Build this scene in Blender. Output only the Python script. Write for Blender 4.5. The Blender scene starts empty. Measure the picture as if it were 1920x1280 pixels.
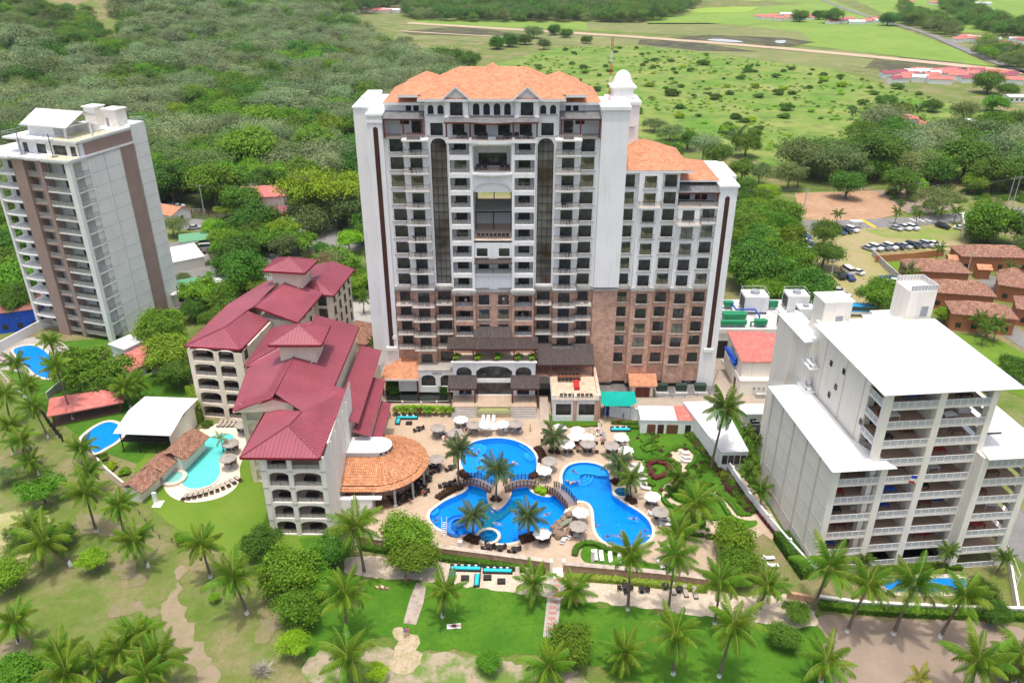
import bpy, bmesh, math, random
import numpy as np
from mathutils import Vector, Matrix
from mathutils.geometry import tessellate_polygon
random.seed(7); RNG = np.random.default_rng(7)
R = math.radians
SC = bpy.context.scene
COL = SC.collection
# ---------------------------------------------------------------- camera
CAM_H = 85.0; FPX = 1493.0; TILT = math.atan(FPX/2960.0)
cam = bpy.data.cameras.new('camera'); cam.sensor_width = 36; cam.lens = 36*FPX/1920
cam.clip_start = 1; cam.clip_end = 12000
camo = bpy.data.objects.new('camera', cam); COL.objects.link(camo)
camo.location = (0, 0, CAM_H); camo.rotation_euler = (math.pi/2-TILT, 0, 0)
SC.camera = camo
# ---------------------------------------------------------------- daylight
SUN_EL, SUN_AZ = R(82), R(190)
w = bpy.data.worlds.new("World"); SC.world = w; w.use_nodes = True
nt = w.node_tree; bg = nt.nodes['Background']
sky = nt.nodes.new('ShaderNodeTexSky'); sky.sky_type = 'NISHITA'; sky.sun_disc = False
sky.sun_elevation = SUN_EL; sky.sun_rotation = SUN_AZ; sky.dust_density = 5; sky.air_density = 1.0; sky.ozone_density = 0.5
nt.links.new(sky.outputs[0], bg.inputs[0]); bg.inputs[1].default_value = 0.15
sl = bpy.data.lights.new('sun', 'SUN'); sl.energy = 1.7; sl.angle = R(2); sl.color = (1, .96, .9)
slo = bpy.data.objects.new('sun', sl); COL.objects.link(slo)
slo.location = (0, 200, 400); slo.rotation_euler = (-(math.pi/2-SUN_EL), 0, -SUN_AZ)
SC.view_settings.view_transform = 'Standard'; SC.view_settings.look = 'None'
SC.view_settings.gamma = 1.0; SC.view_settings.exposure = 0.64; SC.view_settings.use_curve_mapping = False
SC.cycles.max_bounces = 6; SC.cycles.transparent_max_bounces = 12; SC.cycles.transmission_bounces = 4
SC.cycles.use_denoising = True
# ---------------------------------------------------------------- where things of the place stand
_c, _s = math.cos(TILT), math.sin(TILT)
def G(px, py, z=0.0):
 """ground (or level z) point of the survey view"""
 u = (px-960)/FPX; v = (640-py)/FPX
 d = (u, _c+v*_s, -_s+v*_c); t = (z-CAM_H)/d[2]
 return (d[0]*t, d[1]*t, z)
def A3(x, y, z=0.0): return G(780+x/3.692, 740+y/3.692, z)       # pool close-up
def at_depth(px, py, Y):
 u = (px-960)/FPX; v = (640-py)/FPX
 d = (u, _c+v*_s, -_s+v*_c); t = Y/d[1]
 return (d[0]*t, Y, CAM_H+d[2]*t)
# ---------------------------------------------------------------- mesh helpers
class MB:
 def __init__(s): s.v = []; s.f = []; s.mi = []; s.m = 0
 def quad(s, *p):
  n = len(s.v); s.v += [tuple(q) for q in p]; s.f.append(tuple(range(n, n+len(p)))); s.mi.append(s.m)
 def box(s, x0, x1, y0, y1, z0, z1, skip=''):
  if x0 > x1: x0, x1 = x1, x0
  if y0 > y1: y0, y1 = y1, y0
  if z0 > z1: z0, z1 = z1, z0
  n = len(s.v)
  s.v += [(x0,y0,z0),(x1,y0,z0),(x1,y1,z0),(x0,y1,z0),(x0,y0,z1),(x1,y0,z1),(x1,y1,z1),(x0,y1,z1)]
  fs = [(0,3,2,1),(4,5,6,7),(0,1,5,4),(1,2,6,5),(2,3,7,6),(3,0,4,7)]
  for f in fs: s.f.append(tuple(n+i for i in f)); s.mi.append(s.m)
  return s
 def prism(s, poly, z0, z1, cap=True):
  """poly list of (x,y), counter-clockwise seen from above"""
  a = sum(poly[i][0]*poly[(i+1)%len(poly)][1]-poly[(i+1)%len(poly)][0]*poly[i][1] for i in range(len(poly)))
  if a < 0: poly = poly[::-1]
  n = len(s.v); k = len(poly)
  s.v += [(p[0],p[1],z0) for p in poly]+[(p[0],p[1],z1) for p in poly]
  for i in range(k):
   j = (i+1) % k; s.f.append((n+i, n+j, n+k+j, n+k+i)); s.mi.append(s.m)
  if cap:
   s.f.append(tuple(n+k+i for i in range(k))); s.mi.append(s.m)
   s.f.append(tuple(n+i for i in reversed(range(k)))); s.mi.append(s.m)
  return s
 def slab(s, pts, t):
  """thin solid under a planar polygon of 3-d points"""
  n = len(s.v); k = len(pts)
  P = [Vector(p) for p in pts]; nn = Vector((0,0,0))
  for i in range(k): nn += P[i].cross(P[(i+1)%k])
  if nn.z < 0: P = P[::-1]
  s.v += [tuple(p) for p in P]+[(p.x,p.y,p.z-t) for p in P]
  s.f.append(tuple(range(n, n+k))); s.mi.append(s.m)
  s.f.append(tuple(n+k+i for i in reversed(range(k)))); s.mi.append(s.m)
  for i in range(k):
   j = (i+1) % k; s.f.append((n+i, n+k+i, n+k+j, n+j)); s.mi.append(s.m)
  return s
 def tube(s, pts, rad, n=8, cap=True):
  P = [Vector(p) for p in pts]; k = len(P)
  if not hasattr(rad, '__len__'): rad = [rad]*k
  rings = []
  for i in range(k):
   d = (P[min(i+1,k-1)]-P[max(i-1,0)]); d = d.normalized() if d.length > 1e-9 else Vector((0,0,1))
   a = Vector((0,0,1)) if abs(d.z) < .95 else Vector((1,0,0))
   x = d.cross(a).normalized(); y = d.cross(x)
   b = len(s.v)
   for j in range(n):
    t = 2*math.pi*j/n; q = P[i]+rad[i]*(x*math.cos(t)+y*math.sin(t)); s.v.append(tuple(q))
   rings.append(b)
  for i in range(k-1):
   for j in range(n):
    a0, a1 = rings[i]+j, rings[i]+(j+1)%n; b0, b1 = rings[i+1]+j, rings[i+1]+(j+1)%n
    s.f.append((a0, b0, b1, a1)); s.mi.append(s.m)
  if cap:
   s.f.append(tuple(rings[0]+j for j in range(n))); s.mi.append(s.m)
   s.f.append(tuple(rings[-1]+j for j in reversed(range(n)))); s.mi.append(s.m)
  return s
 def lathe(s, prof, n=16, c=(0,0)):
  rings = []
  for r, z in prof:
   b = len(s.v)
   for j in range(n):
    t = 2*math.pi*j/n; s.v.append((c[0]+r*math.cos(t), c[1]+r*math.sin(t), z))
   rings.append(b)
  for i in range(len(prof)-1):
   for j in range(n):
    s.f.append((rings[i]+j, rings[i]+(j+1)%n, rings[i+1]+(j+1)%n, rings[i+1]+j)); s.mi.append(s.m)
  s.f.append(tuple(rings[-1]+j for j in range(n))); s.mi.append(s.m)
  s.f.append(tuple(rings[0]+j for j in reversed(range(n)))); s.mi.append(s.m)
  return s
 def mesh(s, name, mats, smooth=False):
  me = bpy.data.meshes.new(name); me.from_pydata(s.v, [], s.f)
  if not isinstance(mats, (list, tuple)): mats = [mats]
  for m in mats: me.materials.append(m)
  if len(mats) > 1: me.polygons.foreach_set('material_index', s.mi)
  if smooth: me.polygons.foreach_set('use_smooth', [True]*len(me.polygons))
  me.update(); return me
 def build(s, name, mats, parent=None, smooth=False, loc=(0,0,0), rz=0):
  return put(name, s.mesh(name, mats, smooth), parent, loc, rz)
def put(name, me, parent=None, loc=(0,0,0), rz=0):
 o = bpy.data.objects.new(name, me); COL.objects.link(o)
 if parent is not None: o.parent = parent
 o.location = loc; o.rotation_euler = (0, 0, rz); return o
def thing(name, label, cat, loc=(0,0,0), rz=0, group=None):
 o = bpy.data.objects.new(name, None); COL.objects.link(o); o.empty_display_size = .5
 o.location = loc; o.rotation_euler = (0, 0, rz); o['label'] = label; o['category'] = cat
 if group: o['group'] = group
 return o
def tag(o, label, cat, group=None):
 o['label'] = label; o['category'] = cat
 if group: o['group'] = group
 return o
KIDS = {}
def dup(root, loc=None, rz=None, label=None, group=None, scale=None):
 def cp(o, parent):
  c = o.copy(); COL.objects.link(c); c.parent = parent
  for ch in KIDS.get(o.name) or KIDS.setdefault(o.name, [q for q in o.children]): cp(ch, c)
  return c
 r = cp(root, None)
 if loc is not None: r.location = loc
 if rz is not None: r.rotation_euler = (0, 0, rz)
 if scale is not None: r.scale = (scale,)*3 if not hasattr(scale, '__len__') else scale
 if label: r['label'] = label
 if group: r['group'] = group
 return r
class Many:
 """first call moves the original, later calls copy it"""
 def __init__(s, root): s.r = root; s.used = False; KIDS[root.name] = list(root.children); [KIDS.setdefault(c.name, list(c.children)) for c in root.children]
 def __call__(s, loc, rz=0, label=None, group=None, scale=1):
  if not s.used:
   s.used = True; o = s.r; o.location = loc; o.rotation_euler = (0,0,rz)
   o.scale = (scale,)*3 if not hasattr(scale, '__len__') else scale
   if label: o['label'] = label
   if group: o['group'] = group
   return o
  return dup(s.r, loc, rz, label, group, scale)
# ---------------------------------------------------------------- materials
def mat(name, c, c2=None, scale=.3, rough=.8, detail=5, bump=0., bscale=None, spec=.3, metal=0., c3=None, s3=4., lo=.35, hi=.65, emit=None):
 m = bpy.data.materials.new(name); m.use_nodes = True; t = m.node_tree; N = t.nodes; L = t.links
 b = N['Principled BSDF']; b.inputs['Base Color'].default_value = (*c, 1); b.inputs['Roughness'].default_value = rough
 b.inputs['Specular IOR Level'].default_value = spec; b.inputs['Metallic'].default_value = metal
 tc = N.new('ShaderNodeTexCoord')
 last = None
 if c2:
  n = N.new('ShaderNodeTexNoise'); n.inputs['Scale'].default_value = scale; n.inputs['Detail'].default_value = detail
  n.inputs['Roughness'].default_value = .62
  L.new(tc.outputs['Object'], n.inputs['Vector'])
  r = N.new('ShaderNodeMapRange'); r.inputs[1].default_value = lo; r.inputs[2].default_value = hi; L.new(n.outputs['Fac'], r.inputs[0])
  x = N.new('ShaderNodeMix'); x.data_type = 'RGBA'; x.inputs[6].default_value = (*c, 1); x.inputs[7].default_value = (*c2, 1)
  L.new(r.outputs[0], x.inputs[0]); last = x.outputs[2]
 if c3:
  n = N.new('ShaderNodeTexNoise'); n.inputs['Scale'].default_value = s3; n.inputs['Detail'].default_value = 6; n.inputs['Roughness'].default_value = .7
  L.new(tc.outputs['Object'], n.inputs['Vector'])
  r = N.new('ShaderNodeMapRange'); r.inputs[1].default_value = .5; r.inputs[2].default_value = .72; L.new(n.outputs['Fac'], r.inputs[0])
  x = N.new('ShaderNodeMix'); x.data_type = 'RGBA'; x.inputs[7].default_value = (*c3, 1)
  if last is not None: L.new(last, x.inputs[6])
  else: x.inputs[6].default_value = (*c, 1)
  L.new(r.outputs[0], x.inputs[0]); last = x.outputs[2]
 if last is not None: L.new(last, b.inputs['Base Color'])
 if bump:
  n = N.new('ShaderNodeTexNoise'); n.inputs['Scale'].default_value = bscale or scale*4; n.inputs['Detail'].default_value = 6
  L.new(tc.outputs['Object'], n.inputs['Vector'])
  bp = N.new('ShaderNodeBump'); bp.inputs['Strength'].default_value = min(1, bump); bp.inputs['Distance'].default_value = .1*max(1, bump)
  L.new(n.outputs['Fac'], bp.inputs['Height']); L.new(bp.outputs[0], b.inputs['Normal'])
 return m
def stain(m, strength=.35, col=(.25,.22,.19), sc=(1.2,1.2,.12)):
 """streaks running down a wall"""
 t = m.node_tree; N = t.nodes; L = t.links; b = N['Principled BSDF']
 tc = N.new('ShaderNodeTexCoord'); mp = N.new('ShaderNodeMapping'); mp.inputs['Scale'].default_value = sc
 n = N.new('ShaderNodeTexNoise'); n.inputs['Scale'].default_value = 1.2; n.inputs['Detail'].default_value = 6; n.inputs['Roughness'].default_value = .7
 L.new(tc.outputs['Object'], mp.inputs[0]); L.new(mp.outputs[0], n.inputs['Vector'])
 r = N.new('ShaderNodeMapRange'); r.inputs[1].default_value = .52; r.inputs[2].default_value = .8; r.inputs[4].default_value = strength; L.new(n.outputs['Fac'], r.inputs[0])
 x = N.new('ShaderNodeMix'); x.data_type = 'RGBA'; x.inputs[7].default_value = (*col, 1)
 if b.inputs['Base Color'].links: L.new(b.inputs['Base Color'].links[0].from_socket, x.inputs[6])
 else: x.inputs[6].default_value = b.inputs['Base Color'].default_value
 L.new(r.outputs[0], x.inputs[0]); L.new(x.outputs[2], b.inputs['Base Color']); return m
def brickmat(name, c1, c2, mortar, scale, w=.5, h=.25, bump=.4, vec=None):
 m = mat(name, c1); t = m.node_tree; N = t.nodes; L = t.links; b = N['Principled BSDF']
 tc = N.new('ShaderNodeTexCoord'); sp = N.new('ShaderNodeSeparateXYZ'); cb = N.new('ShaderNodeCombineXYZ'); ad = N.new('ShaderNodeMath')
 L.new(tc.outputs['Object'], sp.inputs[0]); L.new(sp.outputs[0], ad.inputs[0]); L.new(sp.outputs[1], ad.inputs[1])
 if vec == 'roof': L.new(sp.outputs[0], cb.inputs[0]); L.new(sp.outputs[1], cb.inputs[1])
 else: L.new(ad.outputs[0], cb.inputs[0]); L.new(sp.outputs[2], cb.inputs[1])
 k = N.new('ShaderNodeTexBrick'); k.inputs['Scale'].default_value = scale; k.inputs['Brick Width'].default_value = w; k.inputs['Row Height'].default_value = h
 k.inputs['Color1'].default_value = (*c1, 1); k.inputs['Color2'].default_value = (*c2, 1); k.inputs['Mortar'].default_value = (*mortar, 1); k.inputs['Mortar Size'].default_value = .02
 L.new(cb.outputs[0], k.inputs['Vector'])
 n = N.new('ShaderNodeTexNoise'); n.inputs['Scale'].default_value = .9; n.inputs['Detail'].default_value = 7; n.inputs['Roughness'].default_value = .75; L.new(tc.outputs['Object'], n.inputs['Vector'])
 r = N.new('ShaderNodeMapRange'); r.inputs[1].default_value = .3; r.inputs[2].default_value = .7; r.inputs[3].default_value = .6; r.inputs[4].default_value = 1.3; L.new(n.outputs['Fac'], r.inputs[0])
 x = N.new('ShaderNodeVectorMath'); x.operation = 'SCALE'; L.new(k.outputs[0], x.inputs[0]); L.new(r.outputs[0], x.inputs['Scale'])
 L.new(x.outputs[0], b.inputs['Base Color'])
 bp = N.new('ShaderNodeBump'); bp.inputs['Strength'].default_value = bump; bp.inputs['Distance'].default_value = .05; L.new(k.outputs['Fac'], bp.inputs['Height']); bp.invert = True
 L.new(bp.outputs[0], b.inputs['Normal']); return m
def leafmat(name, c, c2, trans=.3, rough=.6, var=.25):
 m = bpy.data.materials.new(name); m.use_nodes = True; t = m.node_tree; N = t.nodes; L = t.links
 b = N['Principled BSDF']; b.inputs['Roughness'].default_value = rough; b.inputs['Specular IOR Level'].default_value = .25
 g = N.new('ShaderNodeNewGeometry'); oi = N.new('ShaderNodeObjectInfo')
 x = N.new('ShaderNodeMix'); x.data_type = 'RGBA'; x.inputs[6].default_value = (*c, 1); x.inputs[7].default_value = (*c2, 1)
 tc = N.new('ShaderNodeTexCoord'); n = N.new('ShaderNodeTexNoise'); n.inputs['Scale'].default_value = .35; n.inputs['Detail'].default_value = 3
 L.new(tc.outputs['Object'], n.inputs['Vector'])
 ad = N.new('ShaderNodeMath'); ad.operation = 'ADD'; L.new(n.outputs['Fac'], ad.inputs[0])
 mu = N.new('ShaderNodeMath'); mu.operation = 'MULTIPLY_ADD'; mu.inputs[1].default_value = .6; mu.inputs[2].default_value = -.3; L.new(g.outputs['Random Per Island'], mu.inputs[0]); L.new(mu.outputs[0], ad.inputs[1])
 L.new(ad.outputs[0], x.inputs[0])
 h = N.new('ShaderNodeHueSaturation'); L.new(x.outputs[2], h.inputs['Color'])
 v = N.new('ShaderNodeMapRange'); v.inputs[3].default_value = 1-var; v.inputs[4].default_value = 1+var; L.new(oi.outputs['Random'], v.inputs[0]); L.new(v.outputs[0], h.inputs['Value'])
 hh = N.new('ShaderNodeMath'); hh.operation = 'MULTIPLY_ADD'; hh.inputs[1].default_value = .05; hh.inputs[2].default_value = .475
 fr = N.new('ShaderNodeMath'); fr.operation = 'FRACT'; m7 = N.new('ShaderNodeMath'); m7.operation = 'MULTIPLY'; m7.inputs[1].default_value = 7.3; L.new(oi.outputs['Random'], m7.inputs[0]); L.new(m7.outputs[0], fr.inputs[0]); L.new(fr.outputs[0], hh.inputs[0]); L.new(hh.outputs[0], h.inputs['Hue'])
 L.new(h.outputs[0], b.inputs['Base Color'])
 tr = N.new('ShaderNodeBsdfTranslucent'); L.new(h.outputs[0], tr.inputs[0]); ms = N.new('ShaderNodeMixShader'); ms.inputs[0].default_value = trans
 L.new(b.outputs[0], ms.inputs[1]); L.new(tr.outputs[0], ms.inputs[2]); L.new(ms.outputs[0], N['Material Output'].inputs[0]); return m
W_ = stain(mat('white_render', (.86,.86,.84), (.81,.81,.80), .15, rough=.9), .3)
WCLEAN = mat('white_paint', (.80,.80,.79), (.74,.74,.73), .4, rough=.7)
ROOFW = stain(mat('white_roof_sheet', (.70,.70,.70), (.62,.63,.63), .12, rough=.55), .3, (.42,.42,.41), sc=(.25,.25,.25))
CREAM = stain(mat('cream_render', (.80,.70,.56), (.75,.65,.51), .15, rough=.9), .25)
CREAMW = stain(mat('pale_cream_render', (.86,.81,.72), (.82,.77,.68), .12, rough=.9), .3)
CONC = stain(mat('grey_concrete', (.50,.49,.46), (.40,.39,.36), .5, rough=.9, c3=(.25,.24,.22), s3=1.5), .4)
GREYW = stain(mat('light_grey_render', (.80,.79,.75), (.74,.73,.70), .2, rough=.9), .25)
BRICK = brickmat('brick_wall', (.56,.27,.175), (.66,.39,.275), (.56,.46,.38), 1.0, .44, .16)
BRICKW = brickmat('beach_wall_brick', (.50,.24,.14), (.58,.34,.22), (.48,.40,.33), 1.6, .5, .18)
BROWNSTRIP = mat('brown_panel', (.075,.028,.022), (.055,.022,.018), 1, rough=.5)
TAUPE = stain(mat('taupe_render', (.36,.25,.21), (.31,.22,.185), .3, rough=.9), .3)
TERRA = brickmat('orange_roof_tile', (.60,.25,.125), (.68,.32,.18), (.30,.13,.07), 1.0, .32, .42, .9, 'roof')
TERRAOLD = brickmat('weathered_roof_tile', (.27,.115,.075), (.42,.24,.16), (.06,.04,.03), 1.0, .32, .55, 1.0, 'roof')
TERRAROT = brickmat('round_roof_tile', (.58,.24,.11), (.66,.34,.18), (.24,.09,.05), 1.0, .34, .5, .9, 'roof')
REDROOF = stain(mat('red_metal_sheet', (.30,.068,.092), (.25,.058,.078), .2, rough=.42, spec=.5), .45, (.22,.07,.085), (.5,.5,.5))
REDDARK = mat('red_metal_fascia', (.22,.02,.035), rough=.5)
PINKROOF = mat('faded_red_roof', (.55,.16,.13), (.46,.13,.11), .4, rough=.7, c3=(.6,.28,.24), s3=1.)
GLASS = mat('dark_window_glass', (.022,.025,.027), (.085,.085,.08), .45, detail=1, rough=.06, spec=.45)
GLASSC = mat('curtained_glass', (.22,.22,.14), (.05,.05,.04), .5, detail=0, rough=.1, spec=.8, lo=.47, hi=.53)
GLASSB = mat('bronze_glass', (.06,.04,.03), (.22,.21,.20), .16, detail=2, rough=.05, spec=.5)  # grey patches put silvery reflections into the base colour
RAILGLASS = None
def transp(name, col, alpha, rough=.1):
 m = bpy.data.materials.new(name); m.use_nodes = True; b = m.node_tree.nodes['Principled BSDF']
 b.inputs['Base Color'].default_value = (*col, 1); b.inputs['Alpha'].default_value = alpha; b.inputs['Roughness'].default_value = rough; return m
RAILG = transp('rail_glass', (.60,.60,.57), .22)
DARKM = mat('dark_metal', (.03,.026,.025), rough=.5)
REDWOOD = mat('red_brown_timber', (.16,.035,.02), (.11,.03,.02), 3, rough=.6)
PERGROOF = mat('grey_sheet_roof', (.17,.17,.17), (.11,.11,.11), .8, rough=.5, c3=(.22,.21,.2), s3=2)
RUSTROOF = stain(mat('dark_rusty_sheet_roof', (.045,.036,.034), (.025,.021,.021), 1.5, rough=.6, c3=(.16,.08,.06), s3=3), .5, (.2,.14,.12), (4,.3,1))
INTER = mat('dim_interior', (.10,.085,.07), (.06,.05,.045), .6)
TILEF = mat('terrace_tile', (.70,.56,.45), (.63,.49,.39), 1.2, rough=.6)
TILEBR = mat('brown_floor_tile', (.22,.14,.09), (.17,.11,.07), 1.4, rough=.6)
WICK = mat('dark_wicker', (.022,.018,.018), (.04,.032,.03), 12, rough=.7)
CUSH = mat('white_cushion', (.72,.72,.70), rough=.9)
TEAL = mat('turquoise_cushion', (.02,.50,.58), (.015,.42,.50), 3, rough=.8)
TEALNET = mat('green_shade_net', (.0,.36,.29), (.0,.30,.25), 1.5, rough=.7)
BLUEF = mat('blue_cover', (.02,.07,.30), (.015,.05,.22), 2, rough=.7)
REDF = mat('red_cushion', (.45,.03,.025), rough=.8)
WOODT = mat('brown_wood', (.20,.085,.04), (.13,.055,.03), 4, rough=.6)
POT = mat('terracotta_pot', (.42,.14,.06), rough=.8)
TYRE = mat('black_rubber', (.02,.02,.02), rough=.9)
BARK = mat('grey_bark', (.20,.16,.125), (.11,.085,.065), 3, rough=.95, bump=.6, bscale=9)
BARKP = mat('pale_bark', (.34,.30,.25), (.22,.19,.15), 3, rough=.95)
PALMBARK = mat('palm_bark', (.23,.185,.14), (.13,.10,.075), 6, rough=.95, bump=.5, bscale=14)
LIMEW = mat('whitewash', (.78,.78,.76), rough=.9)
STRAW = mat('taupe_canvas', (.36,.32,.285), (.31,.275,.245), 2, rough=.9)
WCANV = mat('white_canvas', (.85,.84,.81), (.80,.79,.76), 1.5, rough=.85)
ROCK = mat('artificial_rock', (.30,.21,.15), (.18,.13,.10), 1.2, rough=.9, bump=1, bscale=3)
GRN = mat('green_machine_paint', (.01,.22,.08), rough=.45, spec=.5)
BLUP = mat('blue_pipe_paint', (.01,.08,.45), rough=.4, spec=.5)
DGREEN = mat('dark_green_paint', (.03,.06,.045), rough=.5)
STEEL = mat('grey_steel', (.32,.34,.36), (.26,.28,.3), 2, rough=.45, spec=.5)
PWIN = mat('pool_rim', (.66,.58,.47), (.60,.52,.42), .8, rough=.8)
# foliage
F_DARK = leafmat('leaf_dark', (.055,.145,.012), (.125,.25,.02))
F_MID = leafmat('leaf_mid', (.095,.22,.010), (.19,.34,.018))
F_LIME = leafmat('leaf_bright', (.19,.38,.008), (.31,.50,.02))
F_DEAD = leafmat('dead_frond', (.26,.17,.08), (.34,.25,.13), trans=.1)
F_OLIVE = leafmat('leaf_olive', (.115,.185,.045), (.20,.27,.08))
F_GREY = leafmat('leaf_grey_green', (.15,.235,.085), (.29,.36,.17))
F_PALM = leafmat('palm_leaf', (.085,.20,.012), (.20,.34,.022), trans=.35, rough=.45)
F_PALMY = leafmat('palm_leaf_yellow', (.26,.28,.02), (.34,.30,.03), trans=.35, rough=.5)
F_PALMD = leafmat('palm_leaf_dark', (.060,.14,.012), (.13,.23,.025), trans=.35, rough=.45)
RACH = mat('palm_rib', (.26,.31,.05), rough=.6)
F_QUEEN = leafmat('queen_palm_leaf', (.07,.12,.045), (.11,.17,.06), trans=.3, rough=.5)
F_PURP = leafmat('purple_leaf', (.12,.022,.035), (.20,.05,.06))
F_HEDGE = leafmat('hedge_leaf', (.055,.16,.008), (.11,.24,.015))
F_YEL = leafmat('yellow_green_leaf', (.22,.33,.03), (.35,.38,.06))
F_DRY = leafmat('dry_twig', (.40,.37,.31), (.30,.27,.22), trans=0)
# ---------------------------------------------------------------- air
hz = bpy.data.materials.new('haze'); hz.use_nodes = True; t_ = hz.node_tree; t_.nodes.clear(); ho = t_.nodes.new('ShaderNodeOutputMaterial'); hv = t_.nodes.new('ShaderNodeVolumePrincipled')
hv.inputs['Color'].default_value = (.86,.92,1,1); hv.inputs['Density'].default_value = .00006; hv.inputs['Anisotropy'].default_value = .2; t_.links.new(hv.outputs[0], ho.inputs['Volume'])
hb = MB(); hb.box(-8000, 8000, -150, 9800, -3, 135); ho_ = hb.build('haze', hz); ho_['kind'] = 'stuff'
# ================================================================= THE GROUND
def ground_mat():
 m = mat('rough_grass', (.1,.2,.03)); t = m.node_tree; N = t.nodes; L = t.links; b = N['Principled BSDF']; b.inputs['Roughness'].default_value = .95
 tc = N.new('ShaderNodeTexCoord')
 def noise(s, d=6, r=.6):
  n = N.new('ShaderNodeTexNoise'); n.inputs['Scale'].default_value = s; n.inputs['Detail'].default_value = d; n.inputs['Roughness'].default_value = r; L.new(tc.outputs['Object'], n.inputs['Vector']); return n.outputs['Fac']
 def rng(f, a, c, lo=0, hi=1):
  r = N.new('ShaderNodeMapRange'); r.inputs[1].default_value = a; r.inputs[2].default_value = c; r.inputs[3].default_value = lo; r.inputs[4].default_value = hi; L.new(f, r.inputs[0]); return r.outputs[0]
 def mix(f, a, c):
  x = N.new('ShaderNodeMix'); x.data_type = 'RGBA'; L.new(f, x.inputs[0])
  for i, q in ((6, a), (7, c)):
   if isinstance(q, tuple): x.inputs[i].default_value = (*q, 1)
   else: L.new(q, x.inputs[i])
  return x.outputs[2]
 g1 = mix(rng(noise(.09), .38, .6), (.085,.155,.014), (.155,.18,.04))
 g2 = mix(rng(noise(.6, 8, .7), .42, .62), g1, (.125,.205,.03))
 g3 = mix(rng(noise(.055, 8, .68), .47, .60), g2, (.27,.22,.12))
 g4 = mix(rng(noise(1.7, 9, .8), .46, .62, 0, .75), g3, (.15,.155,.05))
 L.new(g4, b.inputs['Base Color'])
 bp = N.new('ShaderNodeBump'); bp.inputs['Strength'].default_value = .6; bp.inputs['Distance'].default_value = .25; L.new(noise(3.5, 8, .7), bp.inputs['Height']); L.new(bp.outputs[0], b.inputs['Normal'])
 return m
GROUND = ground_mat()
LAWN = mat('lawn_grass', (.045,.145,.006), (.080,.19,.010), .25, rough=.95, bump=.6, bscale=7, c3=(.036,.115,.006), s3=1.4)
LAWNL = mat('light_lawn_grass', (.10,.195,.012), (.15,.225,.025), .12, rough=.95, bump=.5, bscale=7, c3=(.10,.23,.018), s3=.7)
FIELD = mat('rice_field_green', (.155,.26,.035), (.21,.30,.05), .012, rough=.95, c3=(.12,.21,.03), s3=.05)
FIELDY = mat('dry_field', (.20,.215,.075), (.135,.17,.05), .02, rough=.95, c3=(.30,.27,.12), s3=.04)
FIELDB = mat('burnt_wet_field', (.055,.05,.035), (.10,.10,.04), .04, rough=.9, c3=(.16,.18,.06), s3=.08)
SCRUB = mat('scrub_meadow', (.095,.215,.016), (.24,.27,.07), .035, rough=.95, c3=(.05,.11,.02), s3=.10, bump=1, bscale=.6)
FORESTF = mat('forest_floor', (.05,.075,.025), (.08,.09,.035), .1, rough=.95)
DIRT = mat('red_brown_dirt', (.36,.21,.12), (.44,.28,.17), .12, rough=.95, bump=.5, bscale=3, c3=(.26,.17,.10), s3=.5)
DIRTB = mat('brown_beach_soil', (.25,.195,.15), (.31,.24,.185), .2, rough=.95, bump=.4, bscale=6, c3=(.27,.20,.14), s3=1.1)
SANDM = mat('pale_sand', (.56,.46,.35), (.49,.40,.30), .3, rough=.95, bump=.4, bscale=5, c3=(.70,.62,.50), s3=2.)
TRACK = mat('pale_dirt_track', (.50,.38,.26), (.42,.33,.22), .05, rough=.95)
ASPH = mat('asphalt', (.22,.215,.205), (.17,.165,.155), .2, rough=.9, c3=(.26,.25,.24), s3=1.5)
DECK = mat('pool_deck_stone', (.47,.36,.26), (.41,.31,.22), .18, rough=.8, c3=(.55,.43,.32), s3=1.)
PAVE = mat('grey_paving', (.42,.39,.35), (.35,.33,.30), .4, rough=.85, c3=(.28,.27,.25), s3=2)
YARDM = mat('service_yard_concrete', (.17,.165,.16), (.12,.12,.115), .5, rough=.9, c3=(.26,.25,.23), s3=.6)
BEIGEC = mat('beige_concrete', (.42,.35,.28), (.36,.30,.24), .4, rough=.9, c3=(.30,.26,.21), s3=1.)
BLACKW = mat('pond_water', (.012,.016,.012), rough=.08, spec=.8)
WHITEL = mat('road_paint_white', (.7,.7,.68), rough=.8)
YELL = mat('road_paint_yellow', (.72,.40,.03), rough=.8)
def smooth_poly(p, n=3, closed=True):
 for _ in range(n):
  q = []
  k = len(p)
  for i in range(k):
   a, b = p[i], p[(i+1)%k]
   q += [(a[0]*.75+b[0]*.25, a[1]*.75+b[1]*.25), (a[0]*.25+b[0]*.75, a[1]*.25+b[1]*.75)]
  p = q
 return p
def sheet_mesh(name, outer, holes, z, m):
 loops = [[Vector((p[0], p[1], 0)) for p in l] for l in [outer]+list(holes)]
 tri = tessellate_polygon(loops); flat = [p for l in loops for p in l]
 b = MB(); b.v = [(p.x, p.y, z) for p in flat]
 for t in tri:
  a, c, d = (flat[i] for i in t)
  cr = (c-a).cross(d-a).z
  b.f.append(tuple(t) if cr > 0 else tuple(reversed(t))); b.mi.append(0)
 return b.mesh(name, m)
def sheet(name, pts, z, m, holes=(), px=True, smooth=0, kind='structure', parent=None):
 f = (lambda p: G(p[0], p[1])[:2]) if px is True else (px if px else (lambda p: p))
 outer = [f(p)[:2] for p in pts]
 if smooth: outer = smooth_poly(outer, smooth)
 if smooth and name in ('beach_soil','worn_path','sand_terrace','front_lawn','bare_soil','dry_grass','resort_lawn'): outer = ragged(outer, {'bare_soil':1.4,'worn_path':1.2,'resort_lawn':.7,'dry_grass':1.6,'sand_terrace':.5}.get(name, 1.1))
 o = put(name, sheet_mesh(name, outer, [[tuple(q) for q in h] for h in holes], z, m), parent)
 if kind: o['kind'] = kind
 return o
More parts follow.
